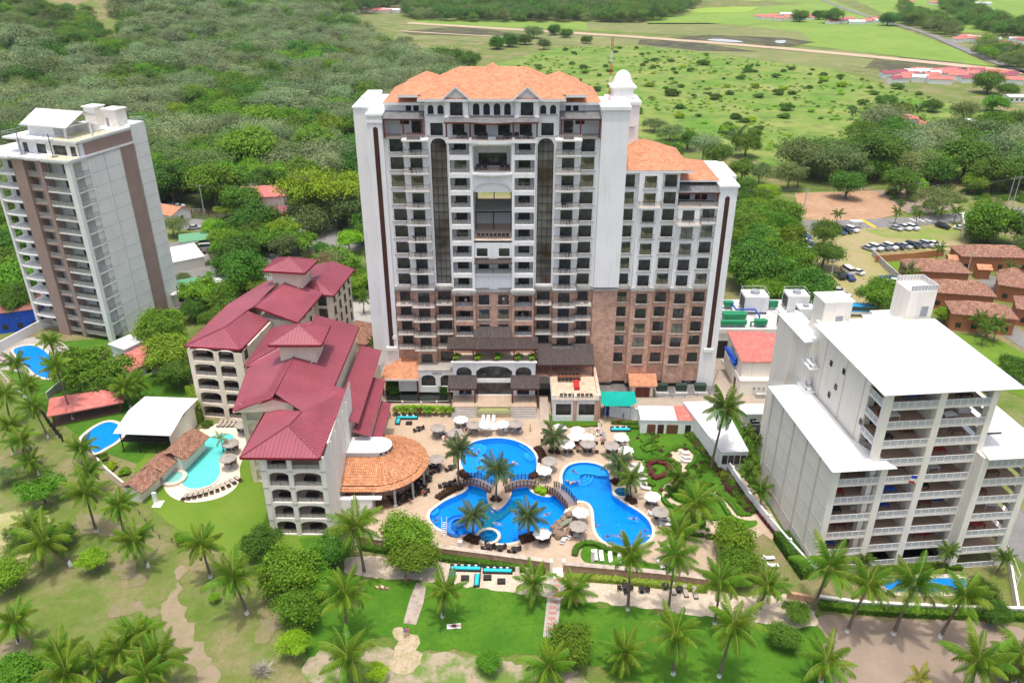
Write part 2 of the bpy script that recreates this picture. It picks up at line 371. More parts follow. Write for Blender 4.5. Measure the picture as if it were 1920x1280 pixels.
def ragged(p, amp=.8, step=.6):
 from mathutils import noise as mn
 q = []
 for i in range(len(p)):
  a, b = p[i], p[(i+1)%len(p)]; l = math.hypot(b[0]-a[0], b[1]-a[1]); n = max(1, int(l/step)); nx, ny = (b[1]-a[1])/(l or 1), (a[0]-b[0])/(l or 1)
  for k in range(n):
   x, y = a[0]+(b[0]-a[0])*k/n, a[1]+(b[1]-a[1])*k/n; d = (mn.noise(Vector((x*.35,y*.35,0)))*1.2+mn.noise(Vector((x*1.3,y*1.3,5)))*.6+mn.noise(Vector((x*3.1,y*3.1,9)))*.3)*amp; q.append((x+nx*d, y+ny*d))
 return q
def strip_pts(pts, w):
 """polyline (world) to polygon of given width"""
 L_, R_ = [], []
 for i, p in enumerate(pts):
  a = pts[max(0, i-1)]; b = pts[min(len(pts)-1, i+1)]
  dx, dy = b[0]-a[0], b[1]-a[1]; l = math.hypot(dx, dy); nx, ny = -dy/l*w/2, dx/l*w/2
  L_.append((p[0]+nx, p[1]+ny)); R_.append((p[0]-nx, p[1]-ny))
 return L_+R_[::-1]
def road(name, pxpts, w, z, m, kind='structure', parent=None):
 pts = [G(*p)[:2] for p in pxpts]
 q = [pts[0]]
 for i in range(len(pts)-1):
  for k in range(1, 5): q.append((pts[i][0]+(pts[i+1][0]-pts[i][0])*k/4, pts[i][1]+(pts[i+1][1]-pts[i][1])*k/4))
 for _ in range(3): q = [q[0]]+[tuple((q[i-1][j]+2*q[i][j]+q[i+1][j])/4 for j in (0,1)) for i in range(1, len(q)-1)]+[q[-1]]
 return sheet(name, strip_pts(q, w), z, m, px=None, kind=kind, parent=parent)
HILLS = []
def hill(px, py, rx, ry, h): x, y, _ = G(px, py); HILLS.append((x, y, rx, ry, h))
hill(100, 150, 75, 55, 22); hill(-150, 60, 350, 160, 55); hill(250, -12, 260, 120, 50); hill(1020, 8, 230, 70, 26)
hill(820, -30, 500, 220, 70); hill(520, -50, 500, 260, 90); hill(1500, -60, 900, 300, 60)
def HZ(x, y):
 z = 0.0
 for (cx, cy, rx, ry, h) in HILLS:
  d = ((x-cx)/rx)**2+((y-cy)/ry)**2
  if d < 6: z += h*math.exp(-d*1.3)
 if x > -120: z *= min(1, max(0, (y-1150)/250))
 return min(z, 75) if z > .4 else 0.0
sheet('forest_floor', [(-200,440),(-200,90),(90,75),(240,75),(560,25),(650,60),(820,130),(880,180),(700,210),(650,330),(650,400),(560,440),(300,400),(260,390),(200,420)], .10, FORESTF)
sheet('scrub_meadow', [(860,140),(1040,90),(1190,85),(1330,100),(1480,115),(1560,130),(1620,148),(1720,180),(1800,200),(1930,230),(1960,330),(1700,330),(1500,330),(1380,290),(1200,260),(1100,200),(930,170)], .12, SCRUB)
# cultivated plain beyond
sheet('dry_field', [(560,50),(660,45),(800,40),(1010,55),(1150,70),(1450,90),(1700,118),(1860,140),(1800,150),(1560,130),(1330,100),(1190,85),(1000,85),(830,75),(660,80)], .17, FIELDY)
for nm, pts, m, z in [
 ('green_field', [(700,44),(780,36),(900,38),(1100,42),(1215,46),(1290,28),(1380,-5),(1560,0),(1690,55),(1800,95),(1860,125),(1700,108),(1500,85),(1320,70),(1100,58),(900,50)], FIELD, .2),
 ('green_field', [(1100,42),(1200,44),(1330,44),(1500,60),(1520,76),(1420,76),(1250,66),(1100,55)], FIELDY, .3),
 ('green_field', [(1290,25),(1330,0),(1420,-10),(1430,10),(1400,24)], mat('lime_field', (.26,.37,.04), (.22,.33,.04), .01), .32),
 ('green_field', [(1200,30),(1420,25),(1425,48),(1330,46),(1215,46)], FIELD, .3),
 ('green_field', [(1560,-20),(1930,-30),(1960,60),(1860,62),(1760,62),(1640,20)], FIELD, .25),
 ('green_field', [(0,55),(140,43),(135,56),(20,72),(-60,75)], FIELD, .3),
 ('green_field', [(-40,8),(85,0),(70,14),(-40,20)], FIELD, .3),
 ('wet_field', [(750,60),(860,50),(980,64),(1010,72),(880,68),(770,66)], FIELDB, .3),
 ('wet_field', [(1260,72),(1330,66),(1470,72),(1530,80),(1480,88),(1380,84)], FIELDB, .34),
 ('wet_field', [(580,60),(640,66),(620,74),(570,70)], FIELDB, .3),
 ('wet_field', [(1200,75),(1290,78),(1380,92),(1420,98),(1310,96),(1195,84)], FIELDB, .3),
 ('wet_field', [(1640,112),(1690,108),(1800,118),(1880,132),(1830,145),(1700,140),(1620,128)], FIELDB, .3),
 ('wet_field', [(1500,90),(1600,96),(1650,104),(1600,112),(1500,104)], FIELDY, .3)]:
 sheet(nm, pts, z, m)
PUD = mat('puddle_water', (.55,.58,.58), rough=.15, spec=.6)
sheet('puddle', [(1318,76),(1345,73),(1390,78),(1396,81),(1360,80)], .45, PUD, smooth=2); sheet('puddle', [(1452,77),(1476,76),(1470,83),(1454,82)], .45, PUD, smooth=2)
road('dirt_airstrip', [(560,42),(680,39),(860,50),(1060,62),(1200,71),(1400,86),(1600,104),(1800,124),(1960,142)], 16, .5, TRACK)
road('farm_track', [(600,52),(700,56),(860,66),(990,72)], 6, .45, TRACK)
road('farm_track', [(1300,60),(1400,50),(1500,36),(1640,8)], 2, .4, FIELDY)
road('country_road', [(1540,0),(1640,38),(1740,62),(1830,105),(1960,150)], 8, .5, ASPH)
# ---- near ground
sheet('street', [(1425,418),(1560,412),(1700,408),(1960,385),(1960,405),(1760,420),(1640,428),(1500,434),(1430,434)], .05, ASPH)
road('lane', [(1478,430),(1480,470),(1500,520),(1520,570),(1545,640)], 6.5, .07, BEIGEC)
sheet('dirt_lot', [(1490,362),(1640,358),(1700,398),(1650,410),(1540,415),(1500,408)], .06, DIRT)
sheet('dirt_bank', [(1640,358),(1700,356),(1800,385),(1760,400),(1700,400)], .05, DIRTB)
CARP = mat('worn_car_park', (.36,.27,.16), (.28,.27,.10), .06, rough=.95, c3=(.20,.26,.05), s3=.18)
sheet('car_park', [(1500,434),(1780,420),(1830,445),(1800,470),(1640,470),(1690,520),(1740,600),(1600,620),(1500,590),(1520,520)], .06, CARP)
sheet('car_park_grass', [(1620,432),(1780,424),(1850,450),(1760,452),(1660,446)], .075, mat('thin_grass', (.17,.25,.04), (.26,.25,.10), .2, rough=.95))
sheet('villa_lawn', [(1640,486),(1760,480),(1750,510),(1680,505)], .075, LAWNL)
sheet('villa_lawn', [(1770,620),(1880,640),(1960,690),(1960,760),(1850,720)], .075, LAWNL)
road('villa_road', [(1870,520),(1830,560),(1850,590),(1890,620),(1960,665)], 6, .09, ASPH)
sheet('street', [(180,390),(640,400),(700,430),(700,470),(560,470),(420,440),(260,420),(160,410)], .05, ASPH)
sheet('car_park_left', [(270,470),(420,430),(560,430),(560,520),(460,560),(330,580),(280,560)], .06, ASPH)
for k in range(6):
 x = 330+k*17; y = 497-k*12; sheet('parking_line', [(x,y),(x+25,y+4),(x+25,y+5.5),(x,y+1.5)], .075, WHITEL)
sheet('side_lane', [(650,560),(700,545),(705,690),(640,700),(600,640),(640,600)], .055, PAVE)
sheet('road_right', [(1850,960),(1900,940),(1960,1000),(1960,1090),(1900,1040)], .06, ASPH)
sheet('resort_lawn', [(300,820),(440,790),(640,1000),(640,1020),(470,1060),(420,1040),(300,975),(235,900)], .055, LAWNL, smooth=2)
sheet('garden_shade_lawn', [(560,1010),(640,1000),(640,1030),(570,1030)], .06, LAWN)
sheet('front_lawn', [(590,1090),(700,1082),(780,1085),(900,1095),(1000,1112),(1080,1128),(1240,1140),(1300,1150),(1400,1130),(1480,1100),(1560,1180),(1580,1300),(1350,1310),(1180,1275),(1100,1235),(900,1225),(820,1215),(770,1225),(720,1190),(650,1215),(590,1300),(560,1200)], .05, LAWN, smooth=2)
sheet('beach_soil', [(1530,1150),(1620,1155),(1700,1168),(1960,1170),(1960,1300),(1560,1310),(1545,1215)], .055, DIRTB, smooth=2)
sheet('beach_soil', [(560,1225),(700,1205),(780,1225),(900,1232),(1010,1245),(1200,1300),(600,1320)], .06, mat('patchy_soil', (.36,.29,.21), (.13,.21,.04), .22, rough=.95, bump=.5, bscale=5, c3=(.15,.19,.05), s3=1.1, lo=.42, hi=.54), smooth=2)
sheet('sand_terrace', [(650,1035),(820,1055),(1000,1075),(1330,1110),(1440,1120),(1500,1110),(1545,1180),(1480,1175),(1390,1165),(1240,1146),(1080,1126),(930,1106),(790,1088),(680,1084),(640,1070)], .065, SANDM, smooth=2)
sheet('worn_path', [(330,1060),(350,1062),(345,1090),(335,1130),(350,1165),(385,1220),(415,1290),(370,1300),(350,1240),(310,1190),(295,1160),(318,1130)], .06, mat('worn_earth', (.30,.23,.165), (.25,.215,.12), .6, rough=.95, c3=(.19,.20,.07), s3=1.3), smooth=2)
sheet('worn_path', [(745,1176),(766,1178),(775,1205),(790,1240),(770,1275),(730,1262),(738,1205)], .07, mat('scuffed_sand', (.48,.38,.28), (.36,.30,.17), .9, rough=.95, c3=(.17,.20,.05), s3=2.2), smooth=2)
sheet('dry_grass', [(-60,960),(80,955),(130,1000),(60,1050),(-60,1060)], .05, mat('dry_grass', (.42,.36,.20), (.26,.29,.08), .3, rough=.95, c3=(.30,.28,.12), s3=2), smooth=2)
for nm, pts in (('bare_soil', [(150,950),(230,985),(220,1010),(130,990)]), ('bare_soil', [(200,1040),(250,1050),(270,1100),(215,1085)]), ('bare_soil', [(0,1200),(60,1200),(70,1240),(-40,1260)]), ('bare_soil', [(480,1150),(530,1130),(520,1200),(470,1200)]), ('bare_soil', [(250,1130),(300,1140),(290,1165),(180,1140)])):
 sheet(nm, pts, .058, mat('bare_soil', (.25,.19,.135), (.17,.18,.06), .5, rough=.95, c3=(.15,.17,.05), s3=1.5), smooth=3)
sheet('garden_ground', [(0,650),(130,640),(330,620),(380,820),(250,900),(0,700)], .05, LAWN, smooth=1)
sheet('pool_terrace_left', [(-60,660),(60,628),(120,640),(135,665),(90,720),(20,690),(-60,700)], .07, PAVE, smooth=2)
sheet('yard_ground', [(1110,700),(1345,700),(1500,690),(1500,800),(1290,775),(1110,770)], .05, BEIGEC)
sheet('service_yard', [(1120,706),(1330,704),(1345,740),(1230,745),(1125,745)], .07, YARDM)
sheet('driveway', [(1330,640),(1400,650),(1440,730),(1480,800),(1400,780),(1335,720)], .06, BEIGEC)
sheet('plot_ground_right', [(1380,760),(1480,790),(1560,850),(1500,1060),(1440,960),(1300,800)], .052, LAWN)
sheet('yard_right', [(1390,770),(1470,780),(1460,830),(1420,835),(1395,800)], .065, PAVE)
# pool deck with the garden on it
DZ = .06
POOLA = [(308,430),(325,370),(380,335),(450,312),(560,299),(670,312),(760,350),(820,405),(840,470),(825,540),(800,585),(775,620),(780,660),(820,690),(870,705),(930,712),(960,690),(1000,660),(1018,620),(1010,560),(1040,500),(1090,478),(1150,468),(1230,475),(1300,500),(1335,535),(1340,590),(1355,650),(1380,700),(1420,740),(1480,775),(1550,815),(1610,870),(1638,935),(1625,990),(1580,1030),(1500,1048),(1420,1050),(1340,1035),(1280,1000),(1245,950),(1235,890),(1230,800),(1205,755),(1160,735),(1110,732),(1060,770),(1020,810),(1032,850),(1010,895),(965,915),(935,958),(850,965),(780,978),(720,1008),(650,1028),(590,1032),(530,1020),(440,985),(400,962),(350,968),(300,975),(230,955),(165,930),(110,890),(92,850),(100,810),(140,780),(200,735),(270,705),(330,680),(360,650),(375,610),(360,565),(330,520),(310,470)]
ISLAND = [(600,578),(640,575),(668,600),(655,640),(668,680),(640,740),(590,790),(545,802),(510,770),(488,720),(490,670),(520,630),(560,600)]
POOLA = smooth_poly([A3(*p)[:2] for p in POOLA], 2); ISLAND = smooth_poly([A3(*p)[:2] for p in ISLAND], 2)
def offset_poly(p, d):
 a = sum(p[i][0]*p[(i+1)%len(p)][1]-p[(i+1)%len(p)][0]*p[i][1] for i in range(len(p))); s = 1 if a > 0 else -1
 q = []
 for i in range(len(p)):
  a_, b_ = p[i-1], p[(i+1)%len(p)]; dx, dy = b_[0]-a_[0], b_[1]-a_[1]; l = math.hypot(dx, dy) or 1
  q.append((p[i][0]+s*dy/l*d, p[i][1]-s*dx/l*d))
 return q
DECKP = [(700,690),(690,700),(655,812),(652,1000),(650,1022),(790,1040),(1000,1064),(1330,1102),(1340,1080),(1430,1000),(1500,1050),(1440,950),(1290,775),(1110,770),(1108,700),(1010,700),(850,700)]
RIMA = offset_poly(POOLA, .55)
def terrain():
 b = MB(); xs = []; ys = []
 y = -60
 while y < 9000:
  ys.append(y); y += 30 if y < 1400 else (80 if y < 2600 else 900)
 hx0, hx1 = min(p[0] for p in RIMA)-.6, max(p[0] for p in RIMA)+.6; hy0, hy1 = min(p[1] for p in RIMA)-.6, max(p[1] for p in RIMA)+.6
 ys = sorted([q for q in ys if abs(q-hy0) > 4 and abs(q-hy1) > 4]+[hy0, hy1])
 xs = list(np.arange(-1900, 1901, 38)); xs = [-7000, -4500, -3000]+xs+[3000, 4500, 7000]
 xs = sorted([q for q in xs if abs(q-hx0) > 4 and abs(q-hx1) > 4]+[hx0, hx1])
 nx = len(xs)
 for yy in ys:
  for xx in xs: b.v.append((xx, yy, HZ(xx, yy)))
 for j in range(len(ys)-1):
  for i in range(nx-1):
   if hx0-.01 <= xs[i] < hx1-.01 and hy0-.01 <= ys[j] < hy1-.01: continue
   b.f.append((j*nx+i, j*nx+i+1, (j+1)*nx+i+1, (j+1)*nx+i)); b.mi.append(0)
 o = b.build('ground', GROUND, smooth=True); o['kind'] = 'structure'
terrain()
sheet('pool_deck', DECKP, DZ, DECK, holes=[RIMA])
sheet('pool_rim', RIMA, DZ+.05, PWIN, holes=[POOLA], px=None)
def pool(name, poly, floor_m, wz=-.02, depth=1.15, holes=()):
 b = MB(); n = len(poly)
 a = sum(poly[i][0]*poly[(i+1)%n][1]-poly[(i+1)%n][0]*poly[i][1] for i in range(n)); p = poly if a > 0 else poly[::-1]
 for i in range(n):
  j = (i+1) % n; b.quad((*p[j], DZ+.05), (*p[i], DZ+.05), (*p[i], -depth), (*p[j], -depth))
 w_ = b.build(name+'_side', floor_m); w_['kind'] = 'structure'
 sheet(name+'_floor', p, -depth, floor_m, px=None)
 sheet(name+'_water', p, wz, WATER, px=None, holes=holes)
def water_mat(name, tint, col, rough=.03):
 m = bpy.data.materials.new(name); m.use_nodes = True; t = m.node_tree; N = t.nodes; L = t.links; N.remove(N['Principled BSDF'])
 tr = N.new('ShaderNodeBsdfTransparent'); tr.inputs[0].default_value = (*tint, 1)
 gl = N.new('ShaderNodeBsdfGlossy'); gl.inputs['Roughness'].default_value = rough
 df = N.new('ShaderNodeBsdfDiffuse'); df.inputs[0].default_value = (*col, 1)
 f = N.new('ShaderNodeFresnel'); f.inputs[0].default_value = 1.33
 tc = N.new('ShaderNodeTexCoord'); n = N.new('ShaderNodeTexNoise'); n.inputs['Scale'].default_value = 1.6; n.inputs['Detail'].default_value = 4; n.inputs['Roughness'].default_value = .6
 L.new(tc.outputs['Object'], n.inputs['Vector']); bp = N.new('ShaderNodeBump'); bp.inputs['Strength'].default_value = .7; bp.inputs['Distance'].default_value = .08; L.new(n.outputs['Fac'], bp.inputs['Height'])
 for q in (gl, f): L.new(bp.outputs[0], q.inputs['Normal'])
 m1 = N.new('ShaderNodeMixShader'); m1.inputs[0].default_value = .22; L.new(tr.outputs[0], m1.inputs[1]); L.new(df.outputs[0], m1.inputs[2])
 m2 = N.new('ShaderNodeMixShader'); L.new(f.outputs[0], m2.inputs[0]); L.new(m1.outputs[0], m2.inputs[1]); L.new(gl.outputs[0], m2.inputs[2])
 L.new(m2.outputs[0], N['Material Output'].inputs[0]); return m
WATER = water_mat('blue_pool_water', (.62,.90,1), (.0,.33,.72))
PFLOOR = mat('blue_pool_plaster', (.0,.27,.74), (.0,.31,.80), .4, rough=.7, c3=(.03,.40,.86), s3=2.2)  # lighter mottling paints mild water caustics into the plaster colour
PFLOORT = mat('pale_pool_plaster', (.22,.62,.62), (.26,.66,.66), .4, rough=.7)
PSTEP = mat('pool_step_line', (.10,.55,.90), rough=.7)
MOSAIC = mat('green_mosaic', (.01,.10,.12), (.02,.20,.14), 1.5, rough=.7, c3=(.005,.04,.10), s3=2)
pool('main_pool', POOLA, PFLOOR)
o = sheet('island_paving', ISLAND, DZ+.06, DECK, px=None)
b = MB(); b.prism(ISLAND, -1.1, DZ+.055); b.build('island_base', PFLOOR)['kind'] = 'structure'
def mosaic(pts, z=-.55): sheet('pool_mosaic', smooth_poly([A3(*p)[:2] for p in pts], 2), z, MOSAIC, px=None)
mosaic([(545,430),(575,415),(605,425),(612,470),(650,480),(680,500),(672,560),(640,590),(590,570),(540,540),(520,480)])
mosaic([(430,700),(470,695),(490,740),(530,790),(590,790),(560,850),(520,900),(470,940),(425,935),(450,860),(470,780),(420,750)])
mosaic([(690,695),(735,700),(735,725),(690,760),(640,790),(600,830),(560,850),(590,800),(650,750)])
def line_sheet(pts, w=.22, z=-.3, m=None):
 q = [A3(*p)[:2] for p in pts]; sheet('pool_step', strip_pts(q, w), z, m or PSTEP, px=None)
def arc(cx, cy, rx, ry, a0, a1, n=14): return [(cx+rx*math.cos(R(a0+(a1-a0)*i/n)), cy+ry*math.sin(R(a0+(a1-a0)*i/n))) for i in range(n+1)]
SHALLOW = mat('shallow_ledge', (.03,.36,.86), (.05,.40,.88), .6, rough=.7)
sheet('shallow_ledge', smooth_poly([A3(*p)[:2] for p in [(312,430),(330,372),(385,338),(440,325),(480,350),(478,385),(440,410),(425,450),(430,500),(400,540),(365,548),(325,505)]], 2), -.3, SHALLOW, px=None)
line_sheet([(440,328),(478,352),(478,388),(438,412),(424,452),(430,500),(395,545)], z=-.27)
for k in range(3): line_sheet(arc(415, 455, 30+k*9, 50+k*12, -40, 60), z=-.29-k*.02)
line_sheet([(715,338),(760,365),(800,400),(830,430),(832,465)], z=-.25)
for k in range(3): line_sheet(arc(800, 395, 25+k*11, 22+k*11, 60, 185), z=-.28-k*.02)
sheet('shallow_ledge', smooth_poly([A3(*p)[:2] for p in [(1050,505),(1100,480),(1180,472),(1270,490),(1325,530),(1330,548),(1260,545),(1200,535),(1140,540),(1130,560),(1135,590),(1090,600),(1040,590),(1025,560)]], 2), -.3, SHALLOW, px=None)
line_sheet([(1035,525),(1110,535),(1200,535),(1270,548),(1332,548)], z=-.26)
for k in range(3): line_sheet(arc(1155, 545, 20+k*25, 20+k*20, 5, 95), z=-.29-k*.02)
for k in range(5): line_sheet(arc(1100+k*14, 1010-k*2, 130, 130, -55, 5), z=-.28-k*.02, w=.16)
for k in range(2): line_sheet([(98+k*16,818+k*4),(130+k*12,800+k*5),(155,775+k*12)], z=-.28)
for (x, y) in [(560,380),(490,372),(600,700),(330,760),(760,800),(820,900),(1180,650),(1400,900),(1500,900),(1330,760),(700,900),(640,540),(420,840)]:
 p = A3(x, y, -1.13); b = MB(); b.lathe([(.16,0),(.16,.03),(.1,.05)], 10); b.build('pool_light', PSTEP, loc=p)['kind'] = 'structure'
# further pools
def px_pool(name, pts, m, rim=.5, rz=None):
 global WATER
 p = smooth_poly([G(*q)[:2] for q in pts], 2); r = offset_poly(p, rim)
 b = MB(); n = len(p); q = p if sum(p[i][0]*p[(i+1)%n][1]-p[(i+1)%n][0]*p[i][1] for i in range(n)) > 0 else p[::-1]
 sheet(name+'_rim', r, .24, PWIN, holes=[p], px=None)
 for i in range(n):
  j = (i+1) % n; b.quad((*q[j], .24), (*q[i], .24), (*q[i], .08), (*q[j], .08))
 rr = r if sum(r[i][0]*r[(i+1)%n][1]-r[(i+1)%n][0]*r[i][1] for i in range(n)) > 0 else r[::-1]
 for i in range(n):
  j = (i+1) % n; b.quad((*rr[i], .0), (*rr[j], .0), (*rr[j], .24), (*rr[i], .24))
 b.build(name+'_rim_wall', PWIN)['kind'] = 'structure'
 sheet(name+'_floor', p, .09, m, px=None); sheet(name+'_water', p, .18, WATER, px=None)
px_pool('left_pool', [(22,657),(40,650),(62,648),(80,655),(98,672),(108,690),(112,705),(95,712),(70,706),(52,690),(35,672)], PFLOOR, .6)
px_pool('club_pool', [(150,825),(180,800),(206,790),(228,800),(232,815),(218,830),(200,840),(180,852),(172,846),(165,835)], PFLOOR, .7)
px_pool('right_pool', [(1656,1090),(1700,1086),(1810,1084),(1815,1100),(1790,1112),(1660,1112)], PFLOOR, .8)
WOLD = WATER; WATER = water_mat('turquoise_pool_water', (.75,.97,.95), (.14,.62,.60))
sheet('club_deck', [(300,890),(330,850),(345,815),(430,786),(470,790),(475,830),(448,870),(452,905),(425,930),(380,942),(340,942),(310,925)], .075, mat('pale_pool_paving', (.72,.62,.50), (.66,.57,.45), .4, rough=.85), smooth=2)
px_pool('turquoise_pool', [(335,900),(335,872),(345,850),(375,828),(400,818),(425,812),(440,818),(436,835),(420,850),(410,865),(415,885),(405,905),(380,917),(350,918)], PFLOORT, .35)
WATER = WOLD
# ================================================================= FACADE TOOLS (all in a building's own coordinates)
def TF(ox, oy, ang=0):
 """wall frame: a along the wall, d into the building, z up; ang 0 faces -y"""
 c, s = math.cos(R(ang)), math.sin(R(ang))
 f = lambda a, d, z: (ox+a*c-d*s, oy+a*s+d*c, z)
 f.o = (ox, oy); f.ang = ang; return f
def wall(mb, tf, a0, a1, z0, z1, holes=(), depth=.25, d0=0.0):
 """vertical wall face with openings (a0,a1,z0,z1[,rise]) and reveals"""
 xs = sorted({a0, a1, *[h[0] for h in holes], *[h[1] for h in holes]}); zs = sorted({z0, z1, *[h[2] for h in holes], *[h[3] for h in holes]})
 xs = [x for x in xs if a0-1e-6 <= x <= a1+1e-6]; zs = [z for z in zs if z0-1e-6 <= z <= z1+1e-6]
 for i in range(len(xs)-1):
  k = 0
  while k < len(zs)-1:
   cx, cz = (xs[i]+xs[i+1])/2, (zs[k]+zs[k+1])/2
   ins = any(h[0] < cx < h[1] and h[2] < cz < h[3] for h in holes)
   if not ins:
    k2 = k+1
    while k2 < len(zs)-1 and not any(h[0] < cx < h[1] and h[2] < (zs[k2]+zs[k2+1])/2 < h[3] for h in holes): k2 += 1
    mb.quad(tf(xs[i],d0,zs[k]), tf(xs[i+1],d0,zs[k]), tf(xs[i+1],d0,zs[k2]), tf(xs[i],d0,zs[k2])); k = k2
   else: k += 1
 for h in holes:
  x0, x1, y0, y1 = h[:4]; e = d0+depth
  if len(h) > 4 and h[4]:
   rise = h[4]; n = 8; zt = y1-rise
   P = [(x0+(x1-x0)*i/n, zt+rise*math.sqrt(max(0, 1-((i/n-.5)*2)**2))) for i in range(n+1)]
   for i in range(n):
    mb.quad(tf(P[i][0],d0,P[i][1]), tf(P[i+1][0],d0,P[i+1][1]), tf(P[i+1][0],d0,y1), tf(P[i][0],d0,y1))
    mb.quad(tf(P[i][0],d0,P[i][1]), tf(P[i][0],e,P[i][1]), tf(P[i+1][0],e,P[i+1][1]), tf(P[i+1][0],d0,P[i+1][1]))
  else: zt = y1; mb.quad(tf(x0,d0,y1), tf(x0,e,y1), tf(x1,e,y1), tf(x1,d0,y1))
  mb.quad(tf(x0,d0,y0), tf(x1,d0,y0), tf(x1,e,y0), tf(x0,e,y0))
  mb.quad(tf(x0,d0,y0), tf(x0,e,y0), tf(x0,e,zt), tf(x0,d0,zt))
  mb.quad(tf(x1,d0,y0), tf(x1,d0,zt), tf(x1,e,zt), tf(x1,e,y0))
_wm = {}
def window(parent, tf, a, z, w, h, d=.12, style='double', m=None, sill=True, rail=False, sillm=None):
 """window part (frame) with its pane and sill; z is the bottom, a the centre"""
 key = (round(w, 2), round(h, 2), style)
 if key not in _wm:
  f = MB(); t = .07
  f.box(-w/2,w/2,0,.08,0,t); f.box(-w/2,w/2,0,.08,h-t,h); f.box(-w/2,-w/2+t,0,.08,t,h-t); f.box(w/2-t,w/2,0,.08,t,h-t)
  if style == 'double': f.box(-t/2,t/2,.0,.08,t,h-t)
  if style == 'quad':
   for q in (-w/4, 0, w/4): f.box(q-t/2,q+t/2,0,.08,t,h-t)
  if style == 'six':
   for q in (-w/3, -w/6, 0, w/6, w/3): f.box(q-t/2,q+t/2,0,.08,t,h-t)
  if style == 'arch': f.box(-t/2,t/2,.0,.08,t,h-t); f.box(-w/2+t,w/2-t,0,.08,h*.55,h*.55+t)
  if style in ('small',): pass
  p = MB(); p.quad((-w/2+.03,.05,.03),(w/2-.03,.05,.03),(w/2-.03,.05,h-.03),(-w/2+.03,.05,h-.03))
  s = MB(); s.box(-w/2-.3,w/2+.3,-.30,-.02,-.16,-.02)
  r = MB()
  for q in range(9): x = -w/2-.15+(w+.3)*q/8; r.box(x-.015,x+.015,-.27,-.25,0,.85)
  r.box(-w/2-.15,w/2+.15,-.28,-.24,.85,.9); r.box(-w/2-.15,-w/2-.12,-.26,0,.85,.9); r.box(w/2+.12,w/2+.15,-.26,0,.85,.9)
  _wm[key] = (f.mesh('window', DARKM), {}, s.mesh('sill', sillm or CONC), r.mesh('railing', DARKM), p)
 fm, pm, sm, rm, p = _wm[key]; m = m or GLASS
 if m.name not in pm: pm[m.name] = p.mesh('pane', m)
 o = put('window', fm, parent, tf(a, d, z), R(tf.ang)); put('pane', pm[m.name], o)
 if sill: q = put('sill', sm, o, (0,-d,0)); q.data = sm
 if rail: put('railing', rm, o, (0,-d,0))
 return o
RW_ = random.Random(3)
def gpick(p=.25): return GLASSC if RW_.random() < p else GLASS
_bm = {}
def balcony(parent, tf, a, z, w, dep, m, rail='glass', th=.28):
 """slab standing out of the wall with tiled top and a railing"""
 key = (round(w,2), round(dep,2), m.name, rail, th)
 if key not in _bm:
  s = MB(); s.box(-w/2,w/2,-dep,0,-th,-.02)
  f = MB(); f.quad((-w/2+.08,-dep+.08,0),(w/2-.08,-dep+.08,0),(w/2-.08,0,0),(-w/2+.08,0,0))
  r = MB(); r.box(-w/2+.04,w/2-.04,-dep+.04,-dep+.06,.02,1.0); r.box(-w/2+.04,-w/2+.06,-dep+.06,0,.02,1.0); r.box(w/2-.06,w/2-.04,-dep+.06,0,.02,1.0)
  k = MB(); n = max(2, int(w/2.4))
  for i in range(n+1): x = -w/2+.05+(w-.1)*i/n; k.box(x-.025,x+.025,-dep+.02,-dep+.08,0,1.05)
  k.box(-w/2+.02,w/2-.02,-dep+.01,-dep+.09,1.02,1.07); k.box(-w/2+.02,-w/2+.08,-dep,0,1.02,1.07); k.box(w/2-.08,w/2-.02,-dep,0,1.02,1.07)
  _bm[key] = (s.mesh('balcony', m), f.mesh('floor_tiles', TILEF), r.mesh('glass_panel', RAILG), k.mesh('railing', DARKM))
 sm, fm, gm, km = _bm[key]
 o = put('balcony', sm, parent, tf(a, 0, z), R(tf.ang)); put('floor_tiles', fm, o); put('glass_panel', gm, o); put('railing', km, o); return o
def hiprect(mb, x0, x1, y0, y1, z0, rise, t=.3, ridge=None, ends=(1, 1)):
 """hip roof over a rectangle; ridge along x; slabs butt along the hips"""
 ym = (y0+y1)/2; r = (y1-y0)/2 if ridge is None else ridge
 a = (x0+(r if ends[0] else 0), ym, z0+rise); b = (x1-(r if ends[1] else 0), ym, z0+rise)
 if a[0] > b[0]: a = b = ((x0+x1)/2, ym, z0+rise)
 P = [(x0,y0,z0),(x1,y0,z0),(x1,y1,z0),(x0,y1,z0)]
 mb.quad(P[0],P[1],b,a) if a != b else mb.quad(P[0],P[1],a)
 mb.quad(P[2],P[3],a,b) if a != b else mb.quad(P[2],P[3],a)
 if ends[1]: mb.quad(P[1],P[2],b)
 if ends[0]: mb.quad(P[3],P[0],a)
 return a, b
